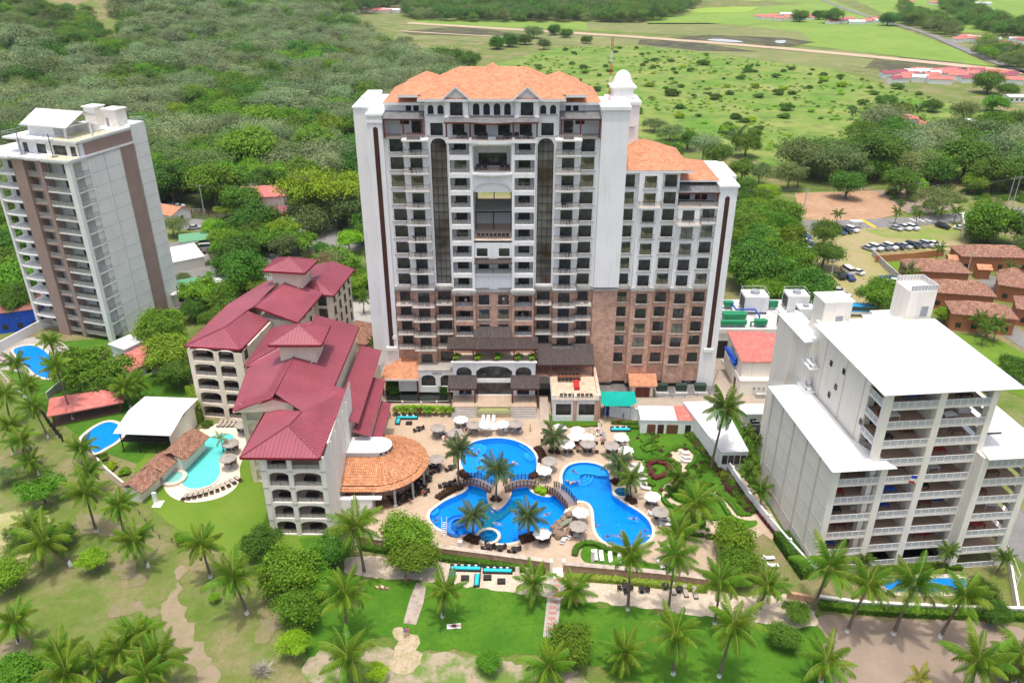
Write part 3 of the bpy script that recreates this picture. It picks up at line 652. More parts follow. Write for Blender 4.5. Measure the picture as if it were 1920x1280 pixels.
def ribs(mb, poly, direction, sp=.6, hgt=.07, wd=.06):
 """standing seams over a planar polygon, running along 'direction' (horizontal part)"""
 P = [Vector(p) for p in poly]; n = (P[1]-P[0]).cross(P[2]-P[0]); n.normalize(); n = n if n.z > 0 else -n
 d = Vector((direction[0], direction[1], 0)); d.z = -(n.x*d.x+n.y*d.y)/n.z; d.normalize(); c = n.cross(d)
 o = P[0]; uv = [((p-o).dot(c), (p-o).dot(d)) for p in P]
 lo, hi = min(q[0] for q in uv), max(q[0] for q in uv); x = lo+sp*.5
 while x < hi:
  ys = []
  for i in range(len(uv)):
   a, b = uv[i], uv[(i+1)%len(uv)]
   if (a[0]-x)*(b[0]-x) < 0: t = (x-a[0])/(b[0]-a[0]); ys.append(a[1]+t*(b[1]-a[1]))
  ys.sort()
  for k in range(0, len(ys)-1, 2):
   A = o+c*x+d*ys[k]; B = o+c*x+d*ys[k+1]; w = c*wd/2; h = n*hgt
   p = [A-w, A+w, B+w, B-w]; q = [A-w*.5+h, A+w*.5+h, B+w*.5+h, B-w*.5+h]
   mb.quad(*q); mb.quad(p[0],p[3],q[3],q[0]); mb.quad(p[1],q[1],q[2],p[2]); mb.quad(p[0],q[0],q[1],p[1])
  x += sp
# ================================================================= MAIN HOTEL TOWER
TW = thing('hotel_tower', 'tall white and brick hotel tower with orange tiled roof in the middle', 'hotel tower', (-3.67, 148, 0))
wt = MB(); bk = MB(); cn = MB()
T0 = TF(0, 0)
ZK = [24.35+3.325*k for k in range(9)]; BK = [20.5, 17.3, 13.95, 10.75]
ZB = 22.6       # brick / white boundary
H2 = 2.35
# --- side walls & core boxes (butted, open where facade walls are)
def core(b, x0, x1, y0, y1, z0, z1): b.box(x0, x1, y0, y1, z0, z1)
# outer left blocks
core(wt, -25.6, -22.8, 2.0, 20, 0, 57.3); core(wt, -22.8, -20.0, -.6, 20, 0, 56.4)
wt.box(-25.75,-22.75,1.85,20.15,57.3,57.6); wt.box(-22.95,-19.85,-.8,20.1,56.4,56.8); wt.box(-22.9,-19.9,-.75,-.6,55.2,55.5)
b = MB(); n = 8; pts = [(-21.75,-.66,9.6),(-20.85,-.66,9.6),(-20.85,-.66,54.0)]+[(-21.3+.45*math.cos(R(a)),-.66,54.0+.45*math.sin(R(a))) for a in range(20,180,20)]+[(-21.75,-.66,54.0)]
b.quad(*pts); b.build('brown_strip', BROWNSTRIP, TW)
wt.box(-22.4,-20.2,-.95,-.62,8.7,9.4); wt.box(-21.0,-20.4,-.8,-.62,11.2,11.9)
# column definitions: (centre, half width, wall plane)
for s in (-1, 1):
 X = lambda a: s*a
 def W(mb, a0, a1, z0, z1, holes, tf, depth=.25):
  if s < 0: mb_h = [(-h[1], -h[0], *h[2:]) for h in holes]; wall(mb, tf, -a1, -a0, z0, z1, mb_h, depth)
  else: wall(mb, tf, a0, a1, z0, z1, holes, depth)
 zt = 52.5
 # A column
 hA = [(16.55,19.05,z-H2/2,z+H2/2) for z in ZK]; W(wt, 16.1, 20.0, ZB, zt, hA, T0)
 for i, z in enumerate(ZK): window(TW, T0, X(17.8), z-H2/2, 2.5, H2, m=gpick(.15), rail=True)
 hAb = [(16.9,19.0,z-H2/2,z+H2/2) for z in BK]; W(bk, 16.1, 20.0, 1, ZB, hAb, T0)
 for z in BK:
  window(TW, T0, X(17.95), z-H2/2, 2.1, H2, m=GLASS, sill=False)
  balcony(TW, T0, X(17.75), z-H2/2-.02, 3.9, 1.5, CREAMW)
 # B column stands 0.8 m forward
 TB = TF(0, -.8)
 hB = [(12.95,15.25,z-H2/2,z+H2/2) for z in ZK]; W(wt, 12.0, 16.1, ZB, zt, hB, TB); 
 for z in ZK:
  window(TW, TB, X(14.1), z-H2/2, 2.3, H2, m=gpick(.2), sill=False)
  if z != ZK[-1] or 1: balcony(TW, TB, X(14.1), z-H2/2-.12, 4.7, 1.35, W_)
 hBb = [(12.95,15.25,z-H2/2,z+H2/2) for z in BK+[6.65]]; W(bk, 12.0, 16.1, 1, ZB, hBb, TB)
 for z in BK: balcony(TW, TB, X(14.1), z-H2/2-.12, 4.5, 1.45, CREAMW); window(TW, TB, X(14.1), z-H2/2, 2.3, H2, sill=False)
 window(TW, TB, X(14.1), 6.65-H2/2, 2.3, H2)
 for (mb, z0, z1) in ((wt, ZB, zt), (bk, 1, ZB)):
  for a in (12.0, 16.1): mb.quad((X(a),-.8,z0),(X(a),0,z0),(X(a),0,z1),(X(a),-.8,z1))
 # C glass strip
 W(wt, 8.0, 12.0, ZB, zt, [(8.45,11.45,23.2,52.3,1.2)], T0, .5)
 # brick part C : balconies in a recess
 W(bk, 8.0, 12.0, 1, ZB, [(8.7,11.3,z-H2/2,z+H2/2) for z in BK+[6.9]], T0)
 for z in BK: window(TW, T0, X(10.0), z-H2/2, 2.6, H2, sill=False); balcony(TW, T0, X(10.0), z-H2/2-.02, 3.4, 1.2, CREAMW)
 window(TW, T0, X(10.0), 6.9-H2/2, 2.6, H2)
 # D loggia frame stands 2.2 m forward
 TD = TF(0, -2.2)
 hD = [(4.15,7.85,z-1.3,z+1.15) for z in ZK]; W(wt, 3.65, 8.0, ZB, zt, hD, TD, .35)
 hDb = [(4.15,7.7,z-1.3,z+1.1) for z in BK]; W(bk, 3.65, 8.0, 1, ZB, hDb, TD, .35)
 for (mb, z0, z1) in ((wt, ZB, 55.0 if 0 else zt), (bk, 1, ZB)):
  mb.quad((X(8.0),-2.2,z0),(X(8.0),0,z0),(X(8.0),0,z1),(X(8.0),-2.2,z1)); mb.quad((X(3.65),-2.2,z0),(X(3.65),.6,z0),(X(3.65),.6,z1),(X(3.65),-2.2,z1))
 for zz, mb in [(z, wt) for z in ZK]+[(z, bk) for z in BK]:
  W(mb, 3.95, 8.0, zz-1.3, zz+1.9, [(4.9,7.1,zz-1.28,zz+.98)], TF(0, .1), .2)
  window(TW, TF(0,.1), X(6.0), zz-1.28, 2.2, 2.25, m=gpick(.2), sill=False)
  cn.box(X(4.0),X(7.95),-1.84,.08,zz-1.5,zz-1.31)
  b = MB(); b.box(X(4.2),X(7.8),-1.95,-1.93,zz-1.25,zz-.35); 
  o = b.build('glass_panel', RAILG, TW)
 # cornice between brick and white
 for (a0, a1, v) in ((16.1,20.2,0),(12.0,16.1,-.8),(8.0,12.0,0),(3.65,8.0,-2.2)):
  e = .25 if v < 0 else 0
  cn.box(X(a0-e),X(a1+e),v-.55,v+.1,ZB-.25,ZB+.35); cn.box(X(a0-e),X(a1+e),v-.4,v+.1,ZB-.6,ZB-.25)
 # penthouse level side terraces
 W(wt, 12.3, 20.0, zt, 57.8, [(13.3,15.1,zt+.1,zt+2.4),(15.5,17.2,zt+1.7,zt+2.4),(13.6,14.6,56.6,57.6),(15.0,16.0,56.6,57.6)], TF(0, 3.0))
 window(TW, TF(0,3.0), X(14.2), zt+.1, 1.8, 2.3, sill=False); window(TW, TF(0,3.0), X(16.35), zt+1.7, 1.7, .7, sill=False)
 window(TW, TF(0,3.0), X(14.1), 56.6, 1.0, 1.0); window(TW, TF(0,3.0), X(15.5), 56.6, 1.0, 1.0)
 cn.box(X(12.0),X(20.0),-.35,3.0,zt-.15,zt); b = MB(); b.box(X(11.6),X(16.5),-2.4,-.36,zt-.3,zt+.02); b.build('balcony', W_, TW)
 b = MB(); b.box(X(12.2),X(20.0),-.3,2.98,zt,zt+.02); b.build('terrace_tiles', TILEF, TW)
 b = MB(); b.slab([(X(12.5),-.9,56.0),(X(19.9),-.9,56.0),(X(19.9),3.0,56.7),(X(12.5),3.0,56.7)] if s > 0 else [(X(19.9),-.9,56.0),(X(12.5),-.9,56.0),(X(12.5),3.0,56.7),(X(19.9),3.0,56.7)], .1)
 pg = b.build('pergola_roof', PERGROOF, TW); b = MB(); b.box(X(12.5),X(19.9),-.85,-.7,55.7,55.9)
 for a in (12.7, 16.2, 19.7): b.box(X(a-.13),X(a+.13),-.8,-.55,zt,55.7)
 b.build('pergola_beam', REDWOOD, pg)
 b = MB(); 
 for a in (11.7, 16.4): b.box(X(a-.03),X(a+.03),-2.35,-.4,zt+.05,zt+1)
 b.box(X(11.7),X(16.4),-2.36,-2.33,zt+.05,zt+1); b.build('glass_panel', RAILG, TW)
 # glass strip itself
 b = MB(); g = MB(); b.quad((X(8.45),.5,23.2),(X(11.45),.5,23.2),(X(11.45),.5,52.3),(X(8.45),.5,52.3))
 go = b.build('glazing', GLASSB, TW)
 for q in np.arange(23.2, 52.3, 1.66): g.box(X(8.45),X(11.45),.40,.48,q-.04,q+.04)
 for a in (8.5, 9.45, 10.45, 11.4): g.box(X(a-.04),X(a+.04),.38,.49,23.2,52.3)
 g.build('glazing_bars', DARKM, go)
# --- top block behind central terrace
TT = TF(0, .3)
topH = []
for s in (-1, 1):
 topH += [(s*10.2-1.15, s*10.2+1.15, 52.7, 55.0)]
 for a in (11.15, 9.35): topH.append((s*a-.55, s*a+.55, 56.6, 58.2, .5))
for a in (-2.85,-.95,.95,2.85): topH.append((a-.6,a+.6,56.4,58.5,.55))
for a in (-6.2,-2.2,2.2,6.2): topH.append((a-1.1,a+1.1,52.7,55.0))
wall(wt, TT, -12.3, 12.3, 52.5, 59.3, topH)
for h in topH: window(TW, TT, (h[0]+h[1])/2, h[2], h[1]-h[0], h[3]-h[2], style='arch' if len(h) > 4 else 'double', m=GLASS, sill=len(h) > 4)
for s in (-1, 1): wt.quad((s*12.3,.3,52.5),(s*12.3,3.2,52.5),(s*12.3,3.2,59.3),(s*12.3,.3,59.3))
for s in (-1, 1):
 TG = TF(s*6.4, -.5); wall(wt, TG, -2.2, 2.2, 56.35, 59.4, [(-1.15,1.15,56.45,58.8)]); window(TW, TG, 0, 56.45, 2.3, 2.35, rail=True)
 wt.quad(TG(-2.2,0,59.4),TG(2.2,0,59.4),TG(0,0,61.3)); wt.box(s*6.4-2.2,s*6.4-2.15,-.5,.3,56.35,59.4); wt.box(s*6.4+2.15,s*6.4+2.2,-.5,.3,56.35,59.4); wt.box(s*6.4-2.3,s*6.4+2.3,-.65,.3,56.1,56.35)
 b = MB()
 for q in (-1, 1):
  x0, x1 = s*6.4+q*2.65, s*6.4
  b.slab([(x0,-.95,59.25),(x1,-.95,61.6),(x1,4.2,61.6),(x0,1.2,59.25)], .15) if q < 0 else b.slab([(x1,-.95,61.6),(x0,-.95,59.25),(x0,1.2,59.25),(x1,4.2,61.6)], .15)
 rf = b.build('dormer_roof', TERRA, TW)
 b = MB()
 for q in (-1, 1):
  x0, x1 = s*6.4+q*2.75, s*6.4
  p = [(x0,-1.0,58.95),(x1,-1.0,61.3),(x1,-1.0,61.65),(x0,-1.0,59.3)]; r_ = [(x,y+.1,z) for x,y,z in p]
  if q > 0: p, r_ = p[::-1], r_[::-1]
  b.quad(*p); b.quad(*r_[::-1]); b.quad(p[0],r_[0],r_[1],p[1]); b.quad(p[2],r_[2],r_[3],p[3])
 b.build('bargeboard', WCLEAN, rf)
# central penthouse terrace, curved front, pergola
arcp = [(-8.3,-2.4),(-3.65,-2.5)]+[(x,-2.5-.9*(1-(x/3.65)**2)) for x in np.linspace(-3,3,9)]+[(3.65,-2.5),(8.3,-2.4),(8.3,.3),(-8.3,.3)]
wt.prism(arcp, 51.9, 52.5); b = MB(); b.prism([(x*.98, y*.97) for x, y in arcp], 52.5, 52.53); b.build('terrace_tiles', TILEF, TW)
b = MB(); pr = [(x*1.03, y-.25) for x, y in arcp[:-2]]
for i in range(len(pr)-1): b.slab([(pr[i][0],pr[i][1],55.75),(pr[i+1][0],pr[i+1][1],55.75),(pr[i+1][0],.28,56.3),(pr[i][0],.28,56.3)], .08)
pg = b.build('pergola_roof', PERGROOF, TW); b = MB()
for i in range(len(pr)-1): b.box(min(pr[i][0],pr[i+1][0]), max(pr[i][0],pr[i+1][0]), (pr[i][1]+pr[i+1][1])/2-.05, (pr[i][1]+pr[i+1][1])/2+.12, 55.45, 55.65)
for a in (-8.2,-3.9,3.9,8.2): b.box(a-.13,a+.13,-2.3,-2.05,52.9,55.5)
b.build('pergola_beam', REDWOOD, pg)
b = MB()
for a in (-8.2,-3.9,3.9,8.2): b.box(a-.25,a+.25,-2.4,-1.95,52.53,52.95)
for i in range(len(arcp)-3): 
 p, q = arcp[i], arcp[i+1]; 
b.build('plinth', WCLEAN, TW)
# --- central bay E: two-storey loggia, arch, void, terrace, windows
TE = TF(0, -1.6)
wall(wt, TE, -3.65, 3.65, 42.6, 51.9, [(-3.45,3.45,46.4,51.5)], .3)
wt.box(-3.65,3.65,-2.2,-1.6,51.4,51.9)
# arch head
P = [(-3.65+7.3*i/12, 42.9+1.6*math.sqrt(max(0,1-((i/12-.5)*2)**2))) for i in range(13)]
TE2 = TF(0, -2.0)
for i in range(12):
 wt.quad(TE2(P[i][0],0,P[i][1]),TE2(P[i+1][0],0,P[i+1][1]),TE2(P[i+1][0],0,46.2),TE2(P[i][0],0,46.2)); wt.quad(TE2(P[i][0],0,P[i][1]),TE2(P[i][0],.6,P[i][1]),TE2(P[i+1][0],.6,P[i+1][1]),TE2(P[i+1][0],0,P[i+1][1]))
b = MB(); b.prism([(-3.65,-1.6),(3.65,-1.6),(3.65,-2.4),(0,-3.0),(-3.65,-2.4)], 46.0, 46.35); b.build('balcony', W_, TW)
wt.box(-3.65,3.65,2.6,20,44.6,46.0); b = MB(); b.box(-3.6,3.6,-1.55,2.55,46.0,46.38); b.build('terrace_tiles', TILEF, TW)
wall(wt, TF(0,2.6), -3.65, 3.65, 46.0, 52.3, [(-2.7,2.7,46.5,49.0),(-2.9,-.7,50.6,51.3),(.7,2.9,50.6,51.3)])
window(TW, TF(0,2.6), 0, 46.5, 5.4, 2.5, style='quad', sill=False); window(TW, TF(0,2.6), -1.8, 50.6, 2.2, .7, sill=False); window(TW, TF(0,2.6), 1.8, 50.6, 2.2, .7, sill=False)
for s in (-1, 1):   # side walls of the void through the building
 wt.box(s*3.65, s*4.0, .62, 20, 33.0, 52.3)
wt.box(-3.65,3.65,-1.6,20,32.6,33.0); b = MB(); b.box(-3.6,3.6,-1.5,19.9,33.0,33.04); b.build('terrace_tiles', TILEF, TW)
for (y0, y1, z, zz) in ((11,16.5,39.8,41.2),(4.6,8.6,37.1,38.3)):
 b = MB(); b.slab([(-3.64,y0,z),(3.64,y0,z),(3.64,y1,zz),(-3.64,y1,zz)], .15); r_ = b.build('terrace_roof', mat('light_sheet_roof', (.45,.45,.44), (.38,.38,.37), 1) if y0 > 10 else bpy.data.materials['light_sheet_roof'], TW)
 b = MB(); ribs(b, [(-3.6,y0,z),(3.6,y0,z),(3.6,y1,zz),(-3.6,y1,zz)], (0,1), .6); q = b.build('roof_ribs', STEEL, r_); q['kind'] = 'stuff'
 b = MB(); b.box(-3.64,3.64,y0+.02,y0+.15,z-.45,z-.16); [b.box(a-.1,a+.1,y0+.05,y0+.25,33.05,z-.45) for a in (-3.5,0,3.5)]; b.build('post', DARKM, r_)
wt.box(-3.65,3.65,8.8,9.0,33.04,35.6)
wall(wt, TE, -3.65, 3.65, ZB, 33.0, [(-3.2,-1.1,29.7,31.4),(1.1,3.2,29.7,31.4),(-3.4,3.4,26.3,28.8)], .25)
window(TW, TE, -2.15, 29.7, 2.1, 1.7); window(TW, TE, 2.15, 29.7, 2.1, 1.7)
wall(wt, TF(0,.5), -3.65, 3.65, 26.2, 28.9, [(-3.0,-.9,26.35,28.5),(.9,3.0,26.35,28.5)])
for a in (-1.95, 1.95): window(TW, TF(0,.5), a, 26.35, 2.1, 2.15, sill=False)
cn.box(-3.4,3.4,-1.34,.5,26.1,26.28)
b = MB(); b.slab([(-3.7,-2.9,28.75),(3.7,-2.9,28.75),(3.7,-1.62,29.3),(-3.7,-1.62,29.3)], .1); b.build('canopy', RUSTROOF, TW)
for a in (-2.15, 2.15): window(TW, TF(0,-1.6), a, 23.2, 2.1, 2.2, m=gpick(.3))
balcony(TW, TE, 0, 26.3, 7.0, .5, W_)
# brick centre
wall(bk, TF(0,-1.6), -3.65, 3.65, 1, ZB, [(s*1.95-1.05,s*1.95+1.05,z-1.1,z+1.1) for s in (-1,1) for z in BK[:3]], .25)
for s in (-1, 1):
 for z in BK[:3]: window(TW, TF(0,-1.6), s*1.95, z-1.1, 2.1, 2.2, m=gpick(.1), rail=True, sill=True)
cn.box(-3.65,3.65,-2.0,-1.5,ZB-.3,ZB+.3)
# body filling behind all walls
for (x0, x1) in ((-20,-4.0),(4.0,20)): wt.box(x0, x1, .75, 19.9, 23.0, 52.45); bk.box(x0, x1, .75, 19.9, 1, 23.0)
bk.box(-4,4,.75,19.9,1,23.0); wt.box(-4,4,.75,19.9,23.0,26.0); wt.box(-4,4,1.0,19.9,26.0,32.6); wt.box(-3.65,3.65,3.1,19.9,46.0,52.45)
wt.box(-19.9,19.9,3.4,19.9,52.45,57.8); wt.box(-12.2,12.2,3.3,19.8,57.8,59.2)
# --- tower roofs
def tiled(name, fn, m=TERRA):
 b = MB(); fn(b); return b.build(name, m, TW)
def eave(x0, x1, y0, y1, z, parent, t=.45):
 b = MB(); b.box(x0,x1,y0,y0+.15,z-t,z); b.box(x0,x0+.15,y0+.15,y1,z-t,z); b.box(x1-.15,x1,y0+.15,y1,z-t,z); b.box(x0+.15,x1-.15,y0+.15,y1,z-t+.05,z-t+.12); b.build('eave', WCLEAN, parent)
r1 = tiled('roof', lambda b: (hiprect(b, -13.4, 13.4, -.9, 21, 59.45, 4.1, ridge=7.0), hiprect(b, -3.2, 3.2, 6.2, 14.0, 61.9, 2.4, ridge=3.1)))
eave(-13.4,13.4,-.9,21,59.43,r1)
for s in (-1, 1):
 r2 = tiled('roof', lambda b: hiprect(b, min(s*8,s*17.3), max(s*8,s*17.3), 1.6, 20.0, 59.75, 2.9, ridge=5.0))
 eave(min(s*13.45,s*17.3), max(s*13.45,s*17.3),1.6,20,59.73,r2)
 r3 = tiled('roof', lambda b: hiprect(b, min(s*12,s*20.1), max(s*12,s*20.1), 2.2, 19.5, 58.3, 2.6, ridge=5.5))
 eave(min(s*12.4,s*20.1), max(s*12.4,s*20.1),2.2,19.5,58.28,r3)
# --- blank pillar, dome tower, right wing
wt.box(20.0, 24.95, -1.2, 9, 1+22, 57.6); bk.box(20.0, 24.9, -.5, 9, 1, 23.0); wt.box(19.7,25.2,-1.5,9.2,57.6,58.2)
b = MB(); b.box(20.0,24.9,-1.2,8.9,58.2,58.25); b.build('flat_roof', ROOFW, TW)
cn.box(20.0,24.95,-1.0,-.5,ZB-.4,ZB+.0)
wt.box(22.5,28.3,9.2,17,23,56.6); wt.box(22.2,28.6,8.9,17.3,56.6,57.2)
for z in (52.6, 47.6): window(TW, TF(0,9.2), 26.8, z, 1.0, 1.6)
b = MB(); b.lathe([(3.3,0),(3.3,.3),(2.7,.35)], 4); 
wt.box(23.2,27.2,11,15,57.2,59.4); b = MB(); b.box(22.7,27.7,10.5,15.5,59.4,59.7); b.lathe([(2.5,59.7),(2.1,60.0),(1.75,60.7),(1.6,61.2),(1.3,61.8),(.8,62.3),(.3,62.5),(0.01,62.55)], 16, (25.2,13)); b.build('dome', WCLEAN, TW, smooth=False)
for q, m_ in enumerate((REDF, WCLEAN, REDF, WCLEAN, REDF)):
 b = MB(); z0 = 58.2+q*2.2
 for dx, dy in ((0,0),(.35,0),(.17,.3)): b.box(21.7+dx-.03,21.7+dx+.03,5+dy-.03,5+dy+.03,z0,z0+2.2)
 for k in range(3): b.box(21.68,22.08,4.98,5.03,z0+.3+k*.7,z0+.35+k*.7); 
 b.build('mast_section', m_, TW)
RZ = [24.35+3.33*k for k in range(7)]; RB = [20.5,17.2,13.85,10.65,6.65]
cols = [(25.75,0,7,44.6),(29.75,-1.0,6,41.3),(33.75,0,7,44.6),(37.45,-1.0,5,36.5),(41.5,0,5,36.5)]
bounds = [24.95,27.6,31.9,35.4,39.6,43.0]
for i, (cx, v, nf, _) in enumerate(cols):
 a0, a1 = bounds[i], bounds[i+1]; t = TF(0, v); top = 46.0 if i < 3 else 39.2
 hs = [(cx-1.15,cx+1.15,z-H2/2,z+H2/2) for z in RZ[:7 if i < 3 else 5]]
 wall(wt, t, a0, a1, ZB, top, hs)
 for h in hs: window(TW, t, cx, h[2], 2.3, H2, m=gpick(.35), rail=True)
 hb = [(cx-1.1,cx+1.1,z-1.1,z+1.1) for z in RB]; wall(bk, t, a0, a1, 1, ZB, hb)
 for h in hb: window(TW, t, cx, h[2], 2.2, 2.2, m=gpick(.35), rail=True)
 if v < 0:
  for (mb, z0, z1) in ((wt, ZB, top), (bk, 1, ZB)):
   for a in (a0, a1): mb.quad((a,v,z0),(a,0,z0),(a,0,z1),(a,v,z1))
 cn.box(a0-(.25 if v else 0),a1+(.25 if v else 0),v-.5,v+.05,ZB-.25,ZB+.35)
wt.box(24.95,43.0,.55,18,23,39.2); wt.box(24.95,35.4,.56,17.9,39.2,46.0); bk.box(24.95,43.0,.55,18,1,23)
balcony(TW, TF(0,-1), 29.75, RZ[5]-1.25, 4.2, 1.2, W_); balcony(TW, TF(0,-1), 37.5, RZ[4]-1.3, 4.4, 1.3, W_); balcony(TW, TF(0,0), 41.4, RZ[4]-1.2, 2.9, 1.1, W_)
# penthouse terrace of the wing
wt.box(35.4,43.0,-1.05,5.0,39.2,39.5); wall(wt, TF(0,3.6), 35.4, 43.0, 39.5, 43.6, [(36.2,38.4,39.6,42.0),(39.4,41.8,39.6,42.0)])
for a, w_ in ((37.3,2.2),(40.6,2.4)): window(TW, TF(0,3.6), a, 39.6, w_, 2.4, sill=False)
wt.box(35.4,43,4.2,18,39.5,43.6); b = MB(); b.box(35.5,42.95,-1.0,3.5,39.5,39.54); b.build('terrace_tiles', TILEF, TW)
b = MB(); b.slab([(35.2,-.8,42.3),(43.1,-.8,42.3),(43.1,3.6,43.4),(35.2,3.6,43.4)], .1); pg = b.build('pergola_roof', PERGROOF, TW)
b = MB(); ribs(b, [(35.2,-.8,42.3),(43.1,-.8,42.3),(43.1,3.6,43.4),(35.2,3.6,43.4)], (0,1), .9); q = b.build('roof_ribs', STEEL, pg); q['kind'] = 'stuff'
b = MB(); b.box(35.2,43.1,-.75,-.6,41.95,42.2); [b.box(a-.13,a+.13,-.75,-.5,39.5,42) for a in (39.5,42.8)]; b.build('pergola_beam', REDWOOD, pg)
b = MB(); b.box(35.5,43,-1.0,-.98,39.5,40.5); b.build('glass_panel', RAILG, TW)
r4 = tiled('roof', lambda b: hiprect(b, 21.0, 37.6, -.9, 17.5, 46.5, 3.9, ridge=9.2)); eave(25.0,37.6,-.9,17.5,46.45,r4)
r5 = tiled('roof', lambda b: hiprect(b, 33.0, 43.4, 1.5, 17, 44.0, 2.3, ridge=5.0)); eave(35.5,43.4,1.5,17,43.98,r5,.3)
core(wt, 43.0, 46.4, -.6, 18, 0, 43.2); wt.box(42.9,46.7,-.85,18.1,43.2,43.6); core(wt, 46.4, 48.0, 7, 18, 0, 43.4)
b = MB(); b.box(43.2,46.2,-.4,17.8,43.6,43.62); b.build('flat_roof', ROOFW, TW)
b = MB(); b.quad((44.2,-.64,9.2),(45.1,-.64,9.2),(45.1,-.64,41.2),(44.65,-.64,41.6),(44.2,-.64,41.2)); b.build('brown_strip', BROWNSTRIP, TW)
wt.box(43.6,45.6,-.95,-.62,8.3,9.0)
wt.build('wall', W_, TW); bk.build('brick_wall', BRICK, TW); cn.build('cornice', CONC, TW)
# things on the flat roofs
b = MB(); b.lathe([(.5,57.6),(.5,58.7),(.3,58.9)], 8, (-24.2,6)); b.build('roof_vent', WCLEAN, TW)
# ---------------- lobby podium (stands in front of the tower)
LB = thing('lobby_block', 'white lobby block with arched windows at the foot of the hotel tower', 'lobby', (-3.67, 141, 0))
b = MB(); T1 = TF(0,0)
wall(b, T1, -8.3, 8.4, 1.5, 9.4, [(-7.6,-4.5,5.4,8.1,1.0),(-3.6,3.7,5.4,8.3,1.2),(4.4,7.6,5.4,8.1,1.0),(-3.9,3.9,1.6,4.5),(-7.2,-4.6,1.6,4.3),(4.7,7.2,1.6,4.3)], .3)
b.box(-8.3,-8.2,.02,5.6,1.5,9.4); b.box(8.3,8.4,.02,5.6,1.5,9.4); b.box(-8.6,8.7,-.35,0,9.1,9.45); b.box(-8.2,8.3,.32,5.3,8.4,8.75); b.box(-8.2,8.3,.8,5.3,1.5,4.9)
b.build('wall', W_, LB)
window(LB, T1, .05, 5.4, 7.3, 2.9, .25, 'six', GLASS, False); window(LB, T1, -6.05, 5.4, 3.1, 2.7, .25, 'quad', GLASS, False); window(LB, T1, 6.0, 5.4, 3.2, 2.7, .25, 'quad', GLASS, False)
window(LB, T1, 0, 1.6, 7.8, 2.9, .25, 'six', GLASS, False); window(LB, T1, -5.9, 1.6, 2.6, 2.7, .25, 'double', GLASS, False); window(LB, T1, 5.95, 1.6, 2.5, 2.7, .25, 'double', GLASS, False)
b = MB(); b.box(-8.2,8.3,.32,5.3,8.76,8.8); b.build('terrace_tiles', TILEF, LB)
def shedroof(name, x0, x1, y0, y1, z0, z1, m, parent, posts=(), pz=0, sp=.55):
 b = MB(); pl = [(x0,y0,z0),(x1,y0,z0),(x1,y1,z1),(x0,y1,z1)]; b.slab(pl, .1); o = b.build(name, m, parent)
 b = MB(); ribs(b, pl, (0,1), sp); q = b.build('roof_ribs', m, o); q['kind'] = 'stuff'
 if posts:
  b = MB(); b.box(x0+.1,x1-.1,y0+.1,y0+.28,z0-.4,z0-.1)
  b.build('beam', REDWOOD, o)
  for p in posts: c = MB(); c.box(p-.14,p+.14,y0+.1,y0+.38,pz,z0-.4); c.build('post', REDWOOD, o)
 return o
shedroof('terrace_roof', -9.3, 8.9, .2, 3.4, 12.1, 13.2, RUSTROOF, LB, (-8.1,-4.1,0,4.1,8.2), 8.8)
shedroof('terrace_roof', -4.1, 3.4, 3.0, 5.4, 13.15, 14.6, RUSTROOF, LB)
shedroof('porch_roof', -9.2, -3.4, -3.2, -.02, 4.9, 6.3, RUSTROOF, LB, (-8.9,-3.8), 1.5)
shedroof('porch_roof', 3.4, 9.2, -3.2, -.02, 4.9, 6.3, RUSTROOF, LB, (3.8,8.9), 1.5)
b = MB(); b.box(-8.2,8.3,.34,.37,9.5,9.52); b.build('parapet_cap', CONC, LB)
# raised landing with curved steps
STP = thing('entrance_steps', 'curved stone steps going down from the lobby porches to the pool deck', 'steps', (-3.67, 141, 0))
b = MB(); b.box(-8.3,8.6,-4.4,-.02,.0,1.5); b.box(-3.3,3.3,-6.2,-4.4,.0,.9); b.build('landing', DECK, STP)
for k in range(7):
 z = 1.5-.2*(k+1); d = .33*(k+1)
 for s in (-1, 1):
  x0, x1 = s*8.5, s*3.2; e = 1.6+ d*.6
  pts = [(x0,-4.4),(x0,-4.4-d),(x1+s*(1.2),-4.4-d),(x1-s*(d*.4),-4.4-d*.6),(x1-s*d*.5,-4.4)]
  c = MB(); c.prism(pts, 0 if k == 6 else 0, z); c.build('step', PAVE if k % 2 else mat('step_stone', (.34,.29,.26), rough=.85) if k < 1 else PAVE, STP)
b = MB(); b.box(-3.3,3.3,-6.25,-6.2,.9,1.75); b.box(-3.35,-3.3,-6.2,-3,.9,1.9); b.box(3.3,3.35,-6.2,-3,.9,1.9); b.build('glass_screen', transp('greenish_glass', (.55,.60,.30), .6), STP)
b = MB(); b.box(-3.2,3.2,-6.1,-3.6,.9,1.1); b.build('fountain_floor', mat('olive_water', (.30,.32,.12), rough=.2), STP)
b = MB(); b.slab([(9.2,-9.5,.07),(11.0,-9.5,.07),(11.0,-3.2,1.5),(9.2,-3.2,1.5)], .05); b.box(9.2,11.0,-3.2,0,0,1.5); b.build('ramp', BEIGEC, STP)
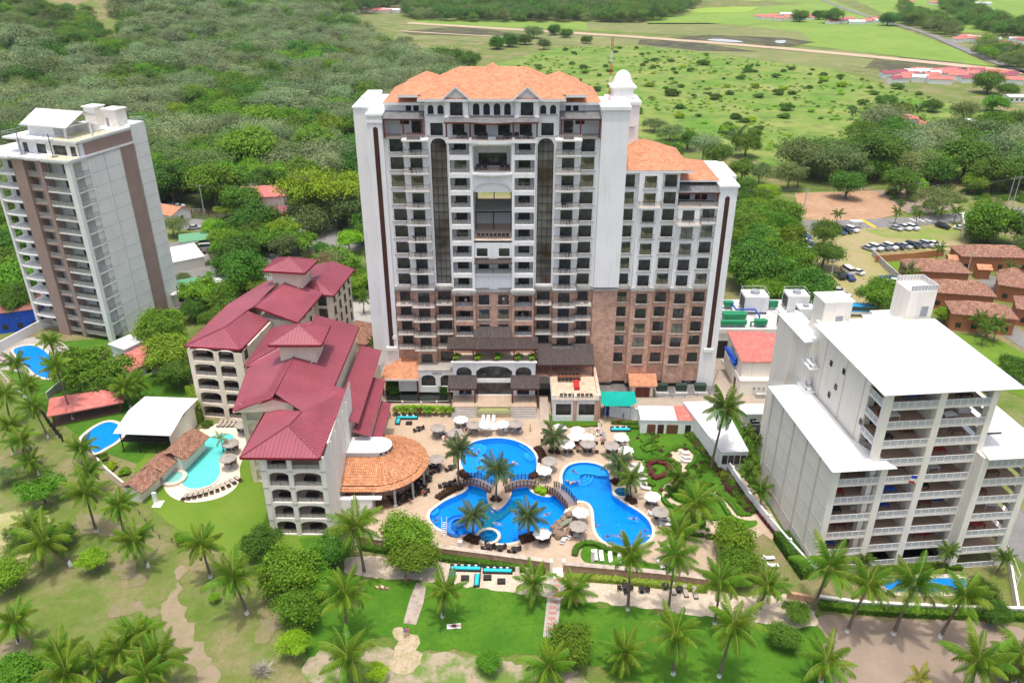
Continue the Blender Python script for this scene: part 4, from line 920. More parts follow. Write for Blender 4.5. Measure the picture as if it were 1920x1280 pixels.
# west part of the podium with tiled roof, arches and pond
PD = thing('spa_pavilion', 'low white wing with two arched windows and orange tiled corner roof beside the lobby', 'pavilion', (-3.67, 144, 0))
b = MB(); wall(b, TF(0,0), -15.8, -8.4, .5, 5.6, [(-15.2,-12.2,1.9,4.6,.9),(-11.2,-8.6,1.9,4.6,.9)], .3); b.box(-15.8,-8.4,.35,3.9,.5,5.6); b.box(-20,-15.8,.4,4,.5,4.0)
b.build('wall', W_, PD)
window(PD, TF(0,0), -13.7, 1.9, 3.0, 2.7, .25, 'quad', GLASS, False); window(PD, TF(0,0), -9.9, 1.9, 2.6, 2.7, .25, 'quad', GLASS, False)
b = MB(); b.box(-15.8,-8.4,-.1,3.9,5.6,5.75); b.build('terrace_tiles', PAVE, PD)
b = MB(); b.quad((-23.4,-1.2,4.3),(-15.6,-1.2,4.3),(-15.6,4.0,6.6),(-20.0,4.0,6.6)); b.quad((-23.4,6,4.3),(-23.4,-1.2,4.3),(-20,4,6.6),(-20,6,6.6)); rf = b.build('roof', TERRA, PD)
b = MB(); b.box(-23.45,-15.55,-1.25,-1.12,3.9,4.28); b.box(-23.45,-23.3,-1.1,6,3.9,4.28); b.build('eave', WCLEAN, rf); b = MB(); [b.box(a-.15,a+.15,-1.0,-.7,0,3.9) for a in (-23.1,-15.9)]; b.build('post', REDWOOD, rf)
cu = bpy.data.curves.new('lettering', 'FONT'); cu.body = "CROC'S"; cu.size = .62; cu.extrude = .02; cu.align_x = 'CENTER'
o0_ = bpy.data.objects.new('lettering', cu); o = bpy.data.objects.new('lettering', bpy.data.meshes.new_from_object(o0_)); bpy.data.objects.remove(o0_); COL.objects.link(o); o.parent = PD; o.location = (-11.9,-.03,4.75); o.rotation_euler = (R(90),0,0); o.data.materials.append(mat('brown_letters', (.10,.07,.05)))
# terrace restaurant (right of lobby)
TR = thing('terrace_restaurant', 'brick and white terrace building with dark metal roof and wide windows right of the lobby', 'restaurant', (12.2, 133.5, 0))
b = MB(); T2 = TF(0,0); wall(b, T2, -4.2, 4.5, .0, 4.9, [(-3.6,-.6,1.3,4.0),(.9,4.0,1.3,4.0)], .3); b.box(-4.2,-4.1,.02,9,0,4.9); b.box(4.4,4.5,.02,9,0,4.9); b.box(-4.0,4.3,.35,8.9,0,4.75); b.build('wall', W_, TR)
window(TR, T2, -2.1, 1.3, 3.0, 2.7, .25, 'quad', GLASS, False); window(TR, T2, 2.45, 1.3, 3.1, 2.7, .25, 'quad', GLASS, False)
b = MB(); [b.box(x-.35,x+.35,-.25,-.01,0,4.95) for x in (.15,4.3)]; b.box(4.6,5.2,.5,12,0,5.6); b.build('brick_pier', BRICK, TR)
b = MB(); b.box(-4.5,4.8,-.4,9,4.92,5.1); b.build('terrace_slab', CONC, TR); b = MB(); b.box(-4.3,4.6,-.2,9,5.1,5.14); b.build('terrace_tiles', mat('stained_terrace', (.55,.42,.30), (.62,.50,.38), .8, c3=(.40,.25,.13), s3=.9), TR)
b = MB(); [b.box(x-.25,x+.25,-.35,.1,5.1,6.2) for x in (-4.2,.1,4.5)]; b.build('plinth', CREAMW, TR)
b = MB(); b.box(-4.1,4.4,-.3,-.27,5.2,6.1); b.box(-4.4,-4.37,.2,9,5.2,6.1); b.build('glass_panel', RAILG, TR)
shedroof('roof', -7.4, 4.6, 8.8, 13.3, 7.9, 10.4, RUSTROOF, TR, (-4.3,4.3), 5.1)
b = MB(); b.box(-7.4,4.6,9.2,13.4,4.9,5.1); b.box(-7.4,4.6,13.2,13.4,5.1,8); b.build('inner_wall', BRICK, TR)
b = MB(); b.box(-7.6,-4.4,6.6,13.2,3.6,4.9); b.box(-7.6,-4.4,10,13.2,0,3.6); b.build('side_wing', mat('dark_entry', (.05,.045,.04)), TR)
b = MB(); b.lathe([(.45,0),(.45,.03)], 16); lg = b.build('round_logo', WCLEAN, TR); lg.location = (-6.4,9.95,2.6); lg.rotation_euler = (R(90),0,0); lg.parent = TR
b = MB(); b.lathe([(.3,0.03),(.3,.05)], 16); q = b.build('logo_disc', DARKM, lg)
# ================================================================= LEFT APARTMENT TOWER
LT = thing('apartment_tower', 'tall slim grey and brown apartment tower with glass railed balconies on the left', 'apartment tower', (-95.7, 168.5, 0), R(-18))
g = MB(); w_ = MB(); br = MB(); sd = MB()
FL = [1.2+3.15*k for k in range(13)]; TOPZ = 42.6
# posts / piers
g.box(-20.9,-20.2,0,.8,0,TOPZ-1); g.box(.2,1.5,0,1.0,0,TOPZ)
br.box(-14.1,-11.0,-.2,2.4,0,TOPZ+.2); br.box(-7.2,-6.2,-.05,1.6,0,TOPZ+.1)
# side wall panels with a joint
TS = TF(1.5, 0, 90)       # along v
sd.box(-4,1.45,5.2,15.0,0,TOPZ-.2); sd.box(-4,1.5,19.6,24.2,0,46.8); br.box(-4,1.3,15.0,19.6,0,45.6); br.box(-4,1.3,5.2,15.0,TOPZ-.2,45.6)
for v in (9.9,): sd.box(1.45,1.52,v-.06,v+.06,0,TOPZ-.2)
jm = MB()
for k in range(1, 14):
 z = FL[0]+3.15*k
 if z < TOPZ: jm.box(1.45,1.475,5.2,9.8,z-.04,z+.04); jm.box(1.45,1.475,10.0,15.0,z-.04,z+.04); jm.box(1.5,1.525,19.6,24.2,z-.04,z+.04)
for v in (10.0, 15.0, 19.6): jm.box(1.3,1.56,v-.05,v+.05,0,TOPZ)
# recessed facade walls behind the balconies
V1 = 3.2
wall(w_, TF(0,V1), -20.9, -14.1, 0, TOPZ, [(-19.4,-16.4,z+.05,z+2.4) for z in FL], .15)
wall(w_, TF(0,2.6), -11.0, -7.2, 0, TOPZ, [(-10.3,-8.0,z+.05,z+2.3) for z in FL], .15)
wall(w_, TF(0,V1), -6.2, 1.3, 0, TOPZ, [(-4.0,-.9,z+.05,z+2.4) for z in FL], .15)
w_.box(-20.9,-14.1,V1+.4,24,0,TOPZ); w_.box(-14.1,-6.2,V1,24,0,TOPZ); w_.box(-6.2,-.5,V1+.4,24,0,TOPZ); w_.box(-.5,1.2,V1+.4,5.2,0,TOPZ)
for z in FL:
 window(LT, TF(0,V1), -17.9, z+.05, 3.0, 2.35, sill=False, m=GLASS); window(LT, TF(0,V1), -2.4, z+.05, 3.1, 2.35, sill=False, m=gpick(.4)); window(LT, TF(0,2.6), -9.15, z+.05, 2.3, 2.25, sill=False)
 window(LT, TF(1.2,0,90), 4.4, z+.1, 1.3, 2.2, sill=False)
_lb = None
for z in FL[1:]+[TOPZ-.1]:
 top = z > 42
 b = MB(); b.box(-6.15,1.45,.05,V1,z-.3,z-.02); b.box(.25,1.55,1.05,5.15,z-.3,z-.02)
 b.build('balcony', WCLEAN, LT)
 c = MB(); c.prism([(-21.0,.2),(-19.0,-.35),(-16.5,-.45),(-14.12,-.3),(-14.12,V1),(-21.0,V1)], z-.3, z-.02); c.build('balcony', GREYW, LT)
 c = MB(); c.box(-10.95,-7.25,.3,2.6,z-.35,z-.02); c.build('balcony', TAUPE if not top else WCLEAN, LT)
for z in FL:
 f = MB(); f.box(-6.1,.15,.15,V1-.02,z-.02,z); f.box(.3,1.4,1.1,5.1,z-.02,z); f.box(-10.9,-7.3,.4,2.5,z-.02,z); f.build('floor_tiles', mat('balcony_tile', (.34,.31,.25), (.29,.26,.21), 1) if z == FL[0] else bpy.data.materials['balcony_tile'], LT)
 r = MB(); r.box(-6.1,.15,.1,.13,z,z+.95); r.box(1.47,1.5,1.05,5.1,z,z+.95); r.box(-10.9,-7.25,.35,.38,z,z+.95); r.build('glass_panel', RAILG, LT)
 r = MB(); r.box(-6.15,.2,.08,.15,z+.95,z+1.02); r.box(1.45,1.52,1.0,5.1,z+.95,z+1.02); r.box(-10.95,-7.25,.32,.4,z+.95,z+1.02)
 for q in range(6): x = -6.0+q*1.2; r.box(x-.03,x+.03,.09,.14,z,z+.95)
 P_ = [(-20.9,.3),(-19.0,-.6),(-16.5,-.8),(-14.2,-.4)]
 for i in range(3): r.tube([(*P_[i],z+1.0),(*P_[i+1],z+1.0)], .035, 4); r.tube([(*P_[i],z+.5),(*P_[i+1],z+.5)], .02, 4)
 r.build('railing', STEEL, LT)
g.build('pier', GREYW, LT); br.build('brown_wall', TAUPE, LT); w_.build('wall', GREYW, LT); sd.build('side_wall', GREYW, LT); jm.build('wall_joints', CONC, LT)
# top terrace slab and penthouse
b = MB(); b.prism([(-24,-.6),(-14,-1.0),(-13.9,-.5),(-11,-.5),(-7,-.3),(1.7,-.2),(1.7,5.2),(1.4,24),(-21,24),(-24,10)], TOPZ, TOPZ+.45); b.build('roof_terrace', WCLEAN, LT)
b = MB(); b.box(-6.0,1.5,0,3.4,TOPZ+.46,TOPZ+.5); b.build('floor_tiles', mat('yellow_terrace', (.62,.58,.38)), LT)
b = MB(); wall(b, TF(0,3.6), -15.5, 1.2, TOPZ+.45, 46.0, [(-14,-12.6,TOPZ+.5,45.2),(-10.2,-7.6,TOPZ+.5,45.2),(-5.6,-2.0,TOPZ+.5,45.2),(-.9,.6,TOPZ+.5,45.2)]); b.box(-15.5,1.2,4.0,23,TOPZ+.45,46.0); b.build('penthouse_wall', WCLEAN, LT)
for a, ww in ((-13.3,1.4),(-8.9,2.6),(-3.8,3.6),(-.15,1.5)): window(LT, TF(0,3.6), a, TOPZ+.5, ww, 2.1, style='quad' if ww > 2 else 'double', sill=False)
b = MB(); b.prism([(-18,2.4),(-9,2.4),(-9,3.2),(1.6,3.2),(1.6,15),(1.5,19.6),(-18,19.6)], 46.0, 46.4); b.build('roof_terrace', WCLEAN, LT)
b = MB(); b.box(-6,1.4,3.4,15,46.4,46.44); b.build('floor_tiles', bpy.data.materials['yellow_terrace'], LT)
b = MB(); b.box(-14,-7,6,6.2,46.4,49); b.box(-14,-13.8,6.2,11,46.4,49); b.box(-7,-6.8,6,13,46.4,48.6); b.box(-3.3,-2.9,5.2,5.6,46.4,49.4); b.box(.2,.6,9,9.4,46.4,48.9); b.box(-7,0,12,12.2,46.4,48.4); b.build('penthouse_wall', WCLEAN, LT)
b = MB(); b.quad((-14.6,4.8,48.9),(-4.4,4.8,48.9),(-4.4,10.0,51.4),(-14.6,10.0,51.4)); b.quad((-14.6,10,51.4),(-1.4,10,51.4),(-1.4,15,49.4),(-14.6,15,49.4)); b.quad((-4.4,4.4,48.9),(-1.4,4.4,48.9),(-1.4,10,51.4),(-4.4,10,51.4)); 
b.v += []; rf = b.build('roof', ROOFW, LT)
b = MB(); b.box(-14.6,-1.4,4.35,4.45,48.7,48.9); b.box(-1.45,-1.35,4.45,14.9,48.9,49.05); b.build('fascia', WCLEAN, rf)
b = MB(); b.box(-9.0,-5.8,17.5,20.5,46.4,50.6); b.box(-9.3,-5.5,17.2,20.8,50.6,50.8); b.build('lift_room', CREAMW, LT)
b = MB(); b.box(-4,-.4,18,21.2,46.4,50.2); b.box(-4.3,-.1,17.7,21.5,50.2,50.45); q = b.build('lift_room', CREAMW, LT); b = MB(); b.box(-3.6,-2.8,17.95,18,46.4,48.4); b.build('door', STEEL, q)
b = MB()
for (x0,y0,x1,y1,z) in ((-23.8,-.4,-14,-.9,TOPZ+.45),(-14,-.8,-7,-.3,TOPZ+.45),(-7,-.25,1.6,-.15,TOPZ+.45),(1.6,-.15,1.6,3.4,TOPZ+.45),(-18,2.5,-9,2.5,46.4),(-9,3.3,1.5,3.3,46.4),(1.5,3.3,1.4,15,46.4),(-18,2.5,-18,19,46.4),(-2,20,1.2,24,46.9),(1.4,15,1.4,24,46.9)):
 b.tube([(x0,y0,z+1),(x1,y1,z+1)], .04, 4); b.tube([(x0,y0,z+.5),(x1,y1,z+.5)], .025, 4)
 n = max(1, int(math.hypot(x1-x0,y1-y0)/1.6))
 for i in range(n+1): b.tube([(x0+(x1-x0)*i/n,y0+(y1-y0)*i/n,z),(x0+(x1-x0)*i/n,y0+(y1-y0)*i/n,z+1)], .03, 4)
b.build('roof_railing', STEEL, LT)
for cx, z0 in ((-12.6,TOPZ+.45),(-3.9,TOPZ+.45)):
 b = MB(); b.tube([(cx,1.6,z0),(cx,1.6,z0+5.0)], .09, 6)
 for k in range(16):
  a = k*.45; z = z0+.25*k; b.quad((cx,1.6,z),(cx+.9*math.cos(a),1.6+.9*math.sin(a),z),(cx+.9*math.cos(a+.45),1.6+.9*math.sin(a+.45),z+.02))
  b.tube([(cx+.95*math.cos(a),1.6+.95*math.sin(a),z),(cx+.95*math.cos(a),1.6+.95*math.sin(a),z+.9)], .02, 3)
 b.build('spiral_stair', DARKM, LT)
b = MB(); b.tube([(-8,14,51),(-8.1,14,56)], .04, 4); b.build('antenna', STEEL, LT)
# ================================================================= RED ROOFED BLOCKS
def arcade(parent, tf, bays, zf, floors, pitch, m, rise=.45, dep=2.6, slabm=None, backs=True):
 """bays [(a0,a1)] openings; balconies behind an arched frame"""
 a0 = min(q[0] for q in bays)-.9; a1 = max(q[1] for q in bays)+.9
 return a0, a1
RB1 = thing('apartment_block', 'cream five storey block with red metal roof beside the round tiled restaurant', 'apartment block', (-38.8, 99.8, 0), R(-1))
wl = MB(); T1 = TF(0, 0)
Z5 = [0.1+3.13*k for k in range(5)]; ET = 15.4
holes = []
for z in Z5: holes += [(1.5,4.5,z+.15,z+2.75,.5),(5.3,9.5,z+.15,z+2.75,.55)]
wall(wl, T1, .5, 10.4, 0, ET, holes, .35)
wl.box(.5,.85,.36,14,0,ET); 
SW = TF(10.4, 0, 90); wall(wl, SW, 0, 20, 0, ET+.0)
wl.box(.5,10.35,3.6,19.9,0,ET-.1)
for q in (4.0,7.0,10.0,12.8,15.6): wl.box(10.4,10.55,q-.12,q+.12,.0,ET)
for q in (.5,4.5,9.55): wl.box(q-.12 if q < 1 else q+.05,q+.75,-.14,-.003,0,ET-.2)
wl.quad((10.4,0,ET),(10.4,20,ET),(10.4,20,17.2),(10.4,10,16.5))
wl.build('wall', CREAMW, RB1)
tr = MB()
for z in Z5[1:]: 
 for q in (.38,4.55,9.6): tr.box(q,q+.8,-.2,-.145,z-.1,z+.0)
tr.build('wall_band', TAUPE, RB1)
for z in Z5:
 f = MB(); f.box(.86,10.3,.36,3.55,z-.12,z+.1); f.build('balcony_floor', TILEF, RB1)
 for (a0, a1) in ((1.5,4.5),(5.3,9.5)):
  r = MB(); r.box(a0,a1,.2,.22,z+.2,z+1.05); r.build('glass_panel', RAILG, RB1)
  r = MB(); r.box(a0,a1,.18,.24,z+1.05,z+1.1); [r.box(x-.02,x+.02,.19,.23,z+.15,z+1.05) for x in np.linspace(a0+.05,a1-.05,3)]; r.build('railing', DARKM, RB1)
  window(RB1, TF(0,3.5), (a0+a1)/2+.3, z+.15, min(3.0,a1-a0-.6), 2.2, style='quad', sill=False, d=0.02)
# roof planes: metal sheets with standing seams, vertices in world space relative to the block's origin
def roofset(parent, origin, rot, planes, m=REDROOF, sp=.62, t=.14, fascia=.45):
 c, s = math.cos(-rot), math.sin(-rot)
 def loc(p): x, y = p[0]-origin[0], p[1]-origin[1]; return (x*c-y*s, x*s+y*c, p[2])
 for pts, d in planes:
  L_ = [loc(p) for p in pts]; dd = (d[0]*c-d[1]*s, d[0]*s+d[1]*c)
  b = MB(); b.slab(L_, t); o = b.build('roof', m, parent)
  b = MB(); ribs(b, L_, dd, sp); q = b.build('roof_ribs', m, o); q['kind'] = 'stuff'
def fascia(parent, origin, rot, pts, h=.4, m=REDDARK):
 c, s = math.cos(-rot), math.sin(-rot); b = MB()
 P = [Vector(((p[0]-origin[0])*c-(p[1]-origin[1])*s, (p[0]-origin[0])*s+(p[1]-origin[1])*c, p[2])) for p in pts]
 for i in range(len(P)-1):
  a, e = P[i], P[i+1]; d = (e-a); n = Vector((d.y,-d.x,0)).normalized()*.08
  for q in (n,): 
   v = [a+q, e+q, e+q+Vector((0,0,-h)), a+q+Vector((0,0,-h))]; b.quad(*v); u = [a-q*.1, e-q*.1, e-q*.1+Vector((0,0,-h)), a-q*.1+Vector((0,0,-h))]; b.quad(*u[::-1]); b.quad(v[0],u[0],u[1],v[1]); b.quad(v[3],v[2],u[2],u[3])
 return b.build('fascia', m, parent)
def ridgecap(parent, origin, rot, pts, m=REDROOF):
 c, s = math.cos(-rot), math.sin(-rot)
 P = [((p[0]-origin[0])*c-(p[1]-origin[1])*s, (p[0]-origin[0])*s+(p[1]-origin[1])*c, p[2]+.08) for p in pts]
 b = MB(); b.tube(P, .13, 6); return b.build('ridge_cap', m, parent)
O1 = (-38.8, 99.8); A1 = R(-1)
E_ = 15.45
fl, fr = (-41.0,99.2,E_), (-28.9,99.0,E_); ap = (-35.0,105.3,17.15)
brr = (-28.7,119.5,E_); jn = (-33.9,109.6,17.15)     # low ridge end
up = (-38.9,113.0,18.4); upn = (-38.9,120.0,18.4)
roofset(RB1, O1, A1, [([fl,fr,ap],(0,-1)), ([fr,brr,(-38.9,119.7,18.45),up,jn,ap],(1,0)), ([fl,ap,jn,(-38.5,112.2,15.9),(-40.6,112.2,E_)],(-1,0))])
fascia(RB1, O1, A1, [(-40.9,112.2,E_),fl,fr,brr])
ridgecap(RB1, O1, A1, [fl,ap,fr]); ridgecap(RB1, O1, A1, [ap,jn])
# rear part of the front complex
RB2 = thing('apartment_block', 'broad red roofed block with a louvred cupola, behind the front red roofed block', 'apartment block', (-39, 128, 0), 0)
O2 = (-39, 128)
wl = MB(); wl.box(-6.4,7.6,-14.0,14.5,0,15.3); wl.box(-8.6,-6.4,1.0,14.0,0,15.0); wl.build('wall', CREAM, RB2)
wl = MB(); TFR = TF(-6.4,-14.3); wall(wl, TFR, 0, 6.5, 0, 16.0, [(.8,3.0,z+.2,z+2.7,.4) for z in Z5]+[(3.7,5.9,z+.2,z+2.7,.4) for z in Z5], .3); wl.build('front_wall', CREAM, RB2)
for z in Z5:
 for a in (1.9, 4.8):
  r = MB(); r.box(-6.4+a-1.05,-6.4+a+1.05,-14.2,-14.17,z+.2,z+1.1); r.build('glass_panel', RAILG, RB2)
l1, l2 = (-46.2,112.3,15.4), (-48.0,127.2,15.5); rg1, rg2 = (-39.1,111.6,18.45), (-38.9,143.5,18.45)
r1_, r2_ = (-30.9,119.6,15.9), (-30.6,143.6,15.9)
roofset(RB2, O2, 0, [([l1,rg1,(-39.0,128.0,18.45),l2],(-1,0)), ([(-38.9,119.75,18.46),r1_,r2_,rg2],(1,0)),
 ([(-49.0,128.0,15.4),(-43.2,132.5,17.3),(-43.2,139.0,17.3),(-48.3,144.0,15.4)],(-1,0)), ([(-49.0,128.0,15.4),(-39.0,126.0,16.3),(-39.0,133.5,17.6),(-43.2,132.5,17.3)],(0,-1)),
 ([(-48.3,144.0,15.4),(-43.2,139.0,17.3),(-38.9,143.6,17.3)],(0,1)), ([(-43.2,132.5,17.3),(-39.0,133.5,17.6),(-38.9,143.6,17.3),(-43.2,139,17.3)],(0,1))])
fascia(RB2, O2, 0, [l2,l1,(-39.15,111.6,18.45)]); fascia(RB2, O2, 0, [(-48.3,144,15.4),(-49.0,128.0,15.4)]); fascia(RB2, O2, 0, [r1_,r2_])
fascia(RB2, O2, 0, [(-39.05,111.6,18.45),(-36.2,112.0,17.45)], .3, REDDARK)
ridgecap(RB2, O2, 0, [rg1,rg2]); ridgecap(RB2, O2, 0, [(-49.0,128.0,15.4),(-43.2,132.5,17.3)])
b = MB(); b.quad((-7.0,-16.25,15.5),(-.2,-16.35,18.3),(3,-15.8,17.3),(3,-15.8,15.6)); b.quad((-7.0,-15.2,15.3),(-7,-16.25,15.5),(3,-15.8,15.6),(3,-15.2,15.3)); b.build('gable_wall', CREAM, RB2)
def cupola(parent, cx, cy, zb, zt, hx, hy, o, rot, m=CREAM):
 c, s = math.cos(-rot), math.sin(-rot); x, y = cx-o[0], cy-o[1]; x, y = x*c-y*s, x*s+y*c
 b = MB(); b.box(x-hx+1.5,x+hx-1.5,y-hy+1.2,y+hy-1.2,zb,zt); q = b.build('cupola', m, parent)
 b = MB(); b.box(x-hx+2.3,x+hx-2.3,y-hy+1.15,y-hy+1.19,zt-1.0,zt-.35); b.box(x+hx-1.49,x+hx-1.46,y-1.5,y+1.5,zt-1.0,zt-.35); b.build('louvre', DARKM, q)
 b = MB(); e = zt-.1; P = [(x-hx,y-hy,e),(x+hx,y-hy,e),(x+hx,y+hy,e),(x-hx,y+hy,e)]; a = (x,y,e+1.9)
 pl = [([P[0],P[1],a],(0,-1)),([P[1],P[2],a],(1,0)),([P[2],P[3],a],(0,1)),([P[3],P[0],a],(-1,0))]
 for p, d in pl: b.quad(*p)
 rf = b.build('cupola_roof', REDROOF, q); b = MB(); [ribs(b, p, d, .6) for p, d in pl]; [b.tube([k, a], .1, 5) for k in P]; z = b.build('roof_ribs', REDROOF, rf); z['kind'] = 'stuff'
 b = MB(); b.box(x-hx,x+hx,y-hy-.06,y-hy+.06,e-.45,e); b.box(x+hx-.06,x+hx+.06,y-hy+.06,y+hy,e-.45,e); b.box(x-hx-.06,x-hx+.06,y-hy+.06,y+hy,e-.45,e); b.box(x-hx+.06,x+hx-.06,y-hy+.07,y+hy,e-.3,e-.25); b.build('fascia', REDDARK, rf)
 b = MB(); b.tube([(x+hx-2.3,y-hy+.9,zt-.6),(x+hx-2.2,y-hy+.9,zb+.5),(x+hx-2.6,y-hy-.2,zb-.2)], .07, 5); b.build('downpipe', WCLEAN, q)
cupola(RB2, -38.2, 128.6, 17.2, 21.6, 4.7, 4.0, O2, 0)
# lower red roofs stepping down to the right
RB3 = thing('red_roof_wing', 'low stepped red roofs in shade between the red block and the white garden wall', 'building wing', (-28, 128, 0))
b = MB(); b.box(-2.4,1.0,-9,14,0,10.5); b.box(1.0,3.2,-12,4,0,7.0); b.build('wall', CREAM, RB3)
for (x0,x1,y0,y1,z0,z1) in ((-2.6,1.6,-12,15,12.0,10.8),(0.6,3.4,-12.5,7,9.4,8.4),(2.4,5.0,-11,2,7.2,6.2)):
 pl = [(x0,y0,z0),(x1,y0,z1),(x1,y1,z1),(x0,y1,z0)]; b = MB(); b.slab(pl, .12); o = b.build('roof', REDROOF, RB3); b = MB(); ribs(b, pl, (1,0), .62); q = b.build('roof_ribs', REDROOF, o); q['kind'] = 'stuff'
# back block
RB4 = thing('apartment_block', 'cream block with arched balconies and long red metal roof behind the turquoise pool', 'apartment block', (-62.2, 135.1, 0), R(-8))
O4 = (-62.2, 135.1); A4 = R(-8)
wl = MB(); holes = []
for z in Z5: holes += [(1.0,5.3,z+.15,z+2.7,.5),(6.3,9.4,z+.15,z+2.7,.45)]
wall(wl, TF(0,0), .1, 11.1, 0, 15.2, holes, .35)
for z in Z5: wl.box(10.0,10.7,-.02,.0,z+.5,z+2.2)
wl.box(.1,.4,.36,3.4,0,15.2); sh_ = []
for k, v in enumerate((1.8, 5.0, 9.0, 12.5)):
 for z in Z5: sh_.append((v-.5,v+.5,z+.8,z+2.3) if k % 2 else (v-.8,v+.8,z+.3,z+2.5,.4))
wall(wl, TF(11.1,0,90), 0, 14, 0, 15.2, sh_, .25); wl.box(.4,11.0,3.5,14,0,15.1)
wl.build('wall', CREAM, RB4)
for h in sh_: window(RB4, TF(11.1,0,90), (h[0]+h[1])/2, h[2], h[1]-h[0], h[3]-h[2], sill=False, style='small')
for z in Z5:
 f = MB(); f.box(.4,11.0,.36,3.45,z-.12,z+.1); f.build('balcony_floor', TILEBR, RB4)
 w = window(RB4, TF(0,0), 10.35, z+.6, .6, 1.6, sill=False, style='small', d=.0)
 for (a0, a1) in ((1.0,5.3),(6.3,9.4)):
  r = MB(); r.box(a0,a1,.2,.22,z+.2,z+1.05); r.build('glass_panel', RAILG, RB4)
  r = MB(); r.box(a0,a1,.18,.24,z+1.05,z+1.1); [r.box(x-.02,x+.02,.19,.23,z+.15,z+1.05) for x in np.linspace(a0+.05,a1-.05,3)]; r.build('railing', DARKM, RB4)
  window(RB4, TF(0,3.4), (a0+a1)/2+.3, z+.15, min(2.8,a1-a0-.6), 2.2, style='quad', sill=False, d=0.02)
EB = 15.5
fl, fr = (-62.8,135.9,EB), (-51.6,134.5,EB); apx = (-56.2,140.6,17.2)
rb = (-49.8,147.6,EB); lb = (-60.7,155.4,EB); gl, gr = (-52.6,148.4,18.2), (-43.4,145.6,15.9)
r_end = (-41.5,160.6,15.9); rt = (-48.7,161.5,18.2); lr = (-56.0,167,15.9)
roofset(RB4, O4, A4, [([fl,fr,apx],(0,-1)), ([fr,rb,(-54.0,148.3,17.2),apx],(1,0)), ([fl,apx,(-54.4,148.6,17.2),gl,(-51.0,163,18.2),lr,lb],(-1,.15)), ([gl,gr,r_end,(-49.0,162,18.2)],(1,-.1)),
   ([(-41.8,160.4,15.6),(-39.0,159.9,15.6),(-43.6,164.5,17.4)],(0,-1)), ([(-39.0,159.9,15.6),(-37.2,175.5,15.6),(-42.2,176,17.4),(-43.6,164.5,17.4)],(1,0)), ([(-41.8,160.4,15.6),(-43.6,164.5,17.4),(-42.2,176,17.4),(-47.5,178,15.6),(-49.0,166,15.8)],(-1,0))])
fascia(RB4, O4, A4, [lr,lb,fl,fr,rb]); fascia(RB4, O4, A4, [gl,gr,r_end]); fascia(RB4, O4, A4, [(-41.8,160.4,15.6),(-39.0,159.9,15.6),(-37.2,175.5,15.6)])
ridgecap(RB4, O4, A4, [fl,apx,fr]); ridgecap(RB4, O4, A4, [apx,(-54.2,148.5,17.2)]); ridgecap(RB4, O4, A4, [gl,(-49.2,162,18.2)])
cupola(RB4, -48.6, 163.4, 17.0, 21.4, 4.8, 3.9, O4, A4)
def locw(p, o=O4, a=A4): c, s = math.cos(-a), math.sin(-a); x, y = p[0]-o[0], p[1]-o[1]; return (x*c-y*s, x*s+y*c)
b = MB(); b.prism([locw(p) for p in ((-59,150),(-45.3,147.6),(-43.6,160),(-55,168))], 0, 15.3)
b.prism([locw(p) for p in ((-48,161),(-39.8,160.6),(-38.2,174.8),(-47,176))], 0, 15.2); b.build('rear_wall', CREAM, RB4)
P0 = locw((-43.6,160)); b = MB()
# windows on the rear wing seen from the front
ang = math.degrees(math.atan2(locw((-39.8,160.6))[1]-locw((-43.6,160.9))[1], locw((-39.8,160.6))[0]-locw((-43.6,160.9))[0]))
tfw = TF(*locw((-43.4,160.75)), ang)
for z in Z5:
 window(RB4, tfw, 1.6, z+.2, 1.9, 2.4, style='arch', sill=False, d=-.05)
p0, p1 = locw((-39.8,160.6)), locw((-38.2,174.8)); ang = math.degrees(math.atan2(p1[1]-p0[1], p1[0]-p0[0])); tfw = TF(*p0, ang)
for z in Z5:
 for a in (2.0, 5.5, 9.0, 12.5): window(RB4, tfw, a, z+.5, 1.1, 1.9, sill=True, d=-.1)
p0, p1 = locw((-45.3,147.6)), locw((-43.6,160)); ang = math.degrees(math.atan2(p1[1]-p0[1], p1[0]-p0[0])); tfw = TF(*p0, ang)
for z in Z5:
 for a in (3, 6.5, 10): window(RB4, tfw, a, z+.6, 1.0, 1.6, sill=True, d=-.1)
# ================================================================= RIGHT WHITE BUILDING
RW = thing('balcony_building', 'large cream apartment building with white sheet roofs and white railed balconies on the right', 'apartment building', (50.6, 92.3, 0), R(5.5))
wl = MB(); fl_ = MB(); PITCH = 3.12
ZR = [PITCH*k for k in range(10)]
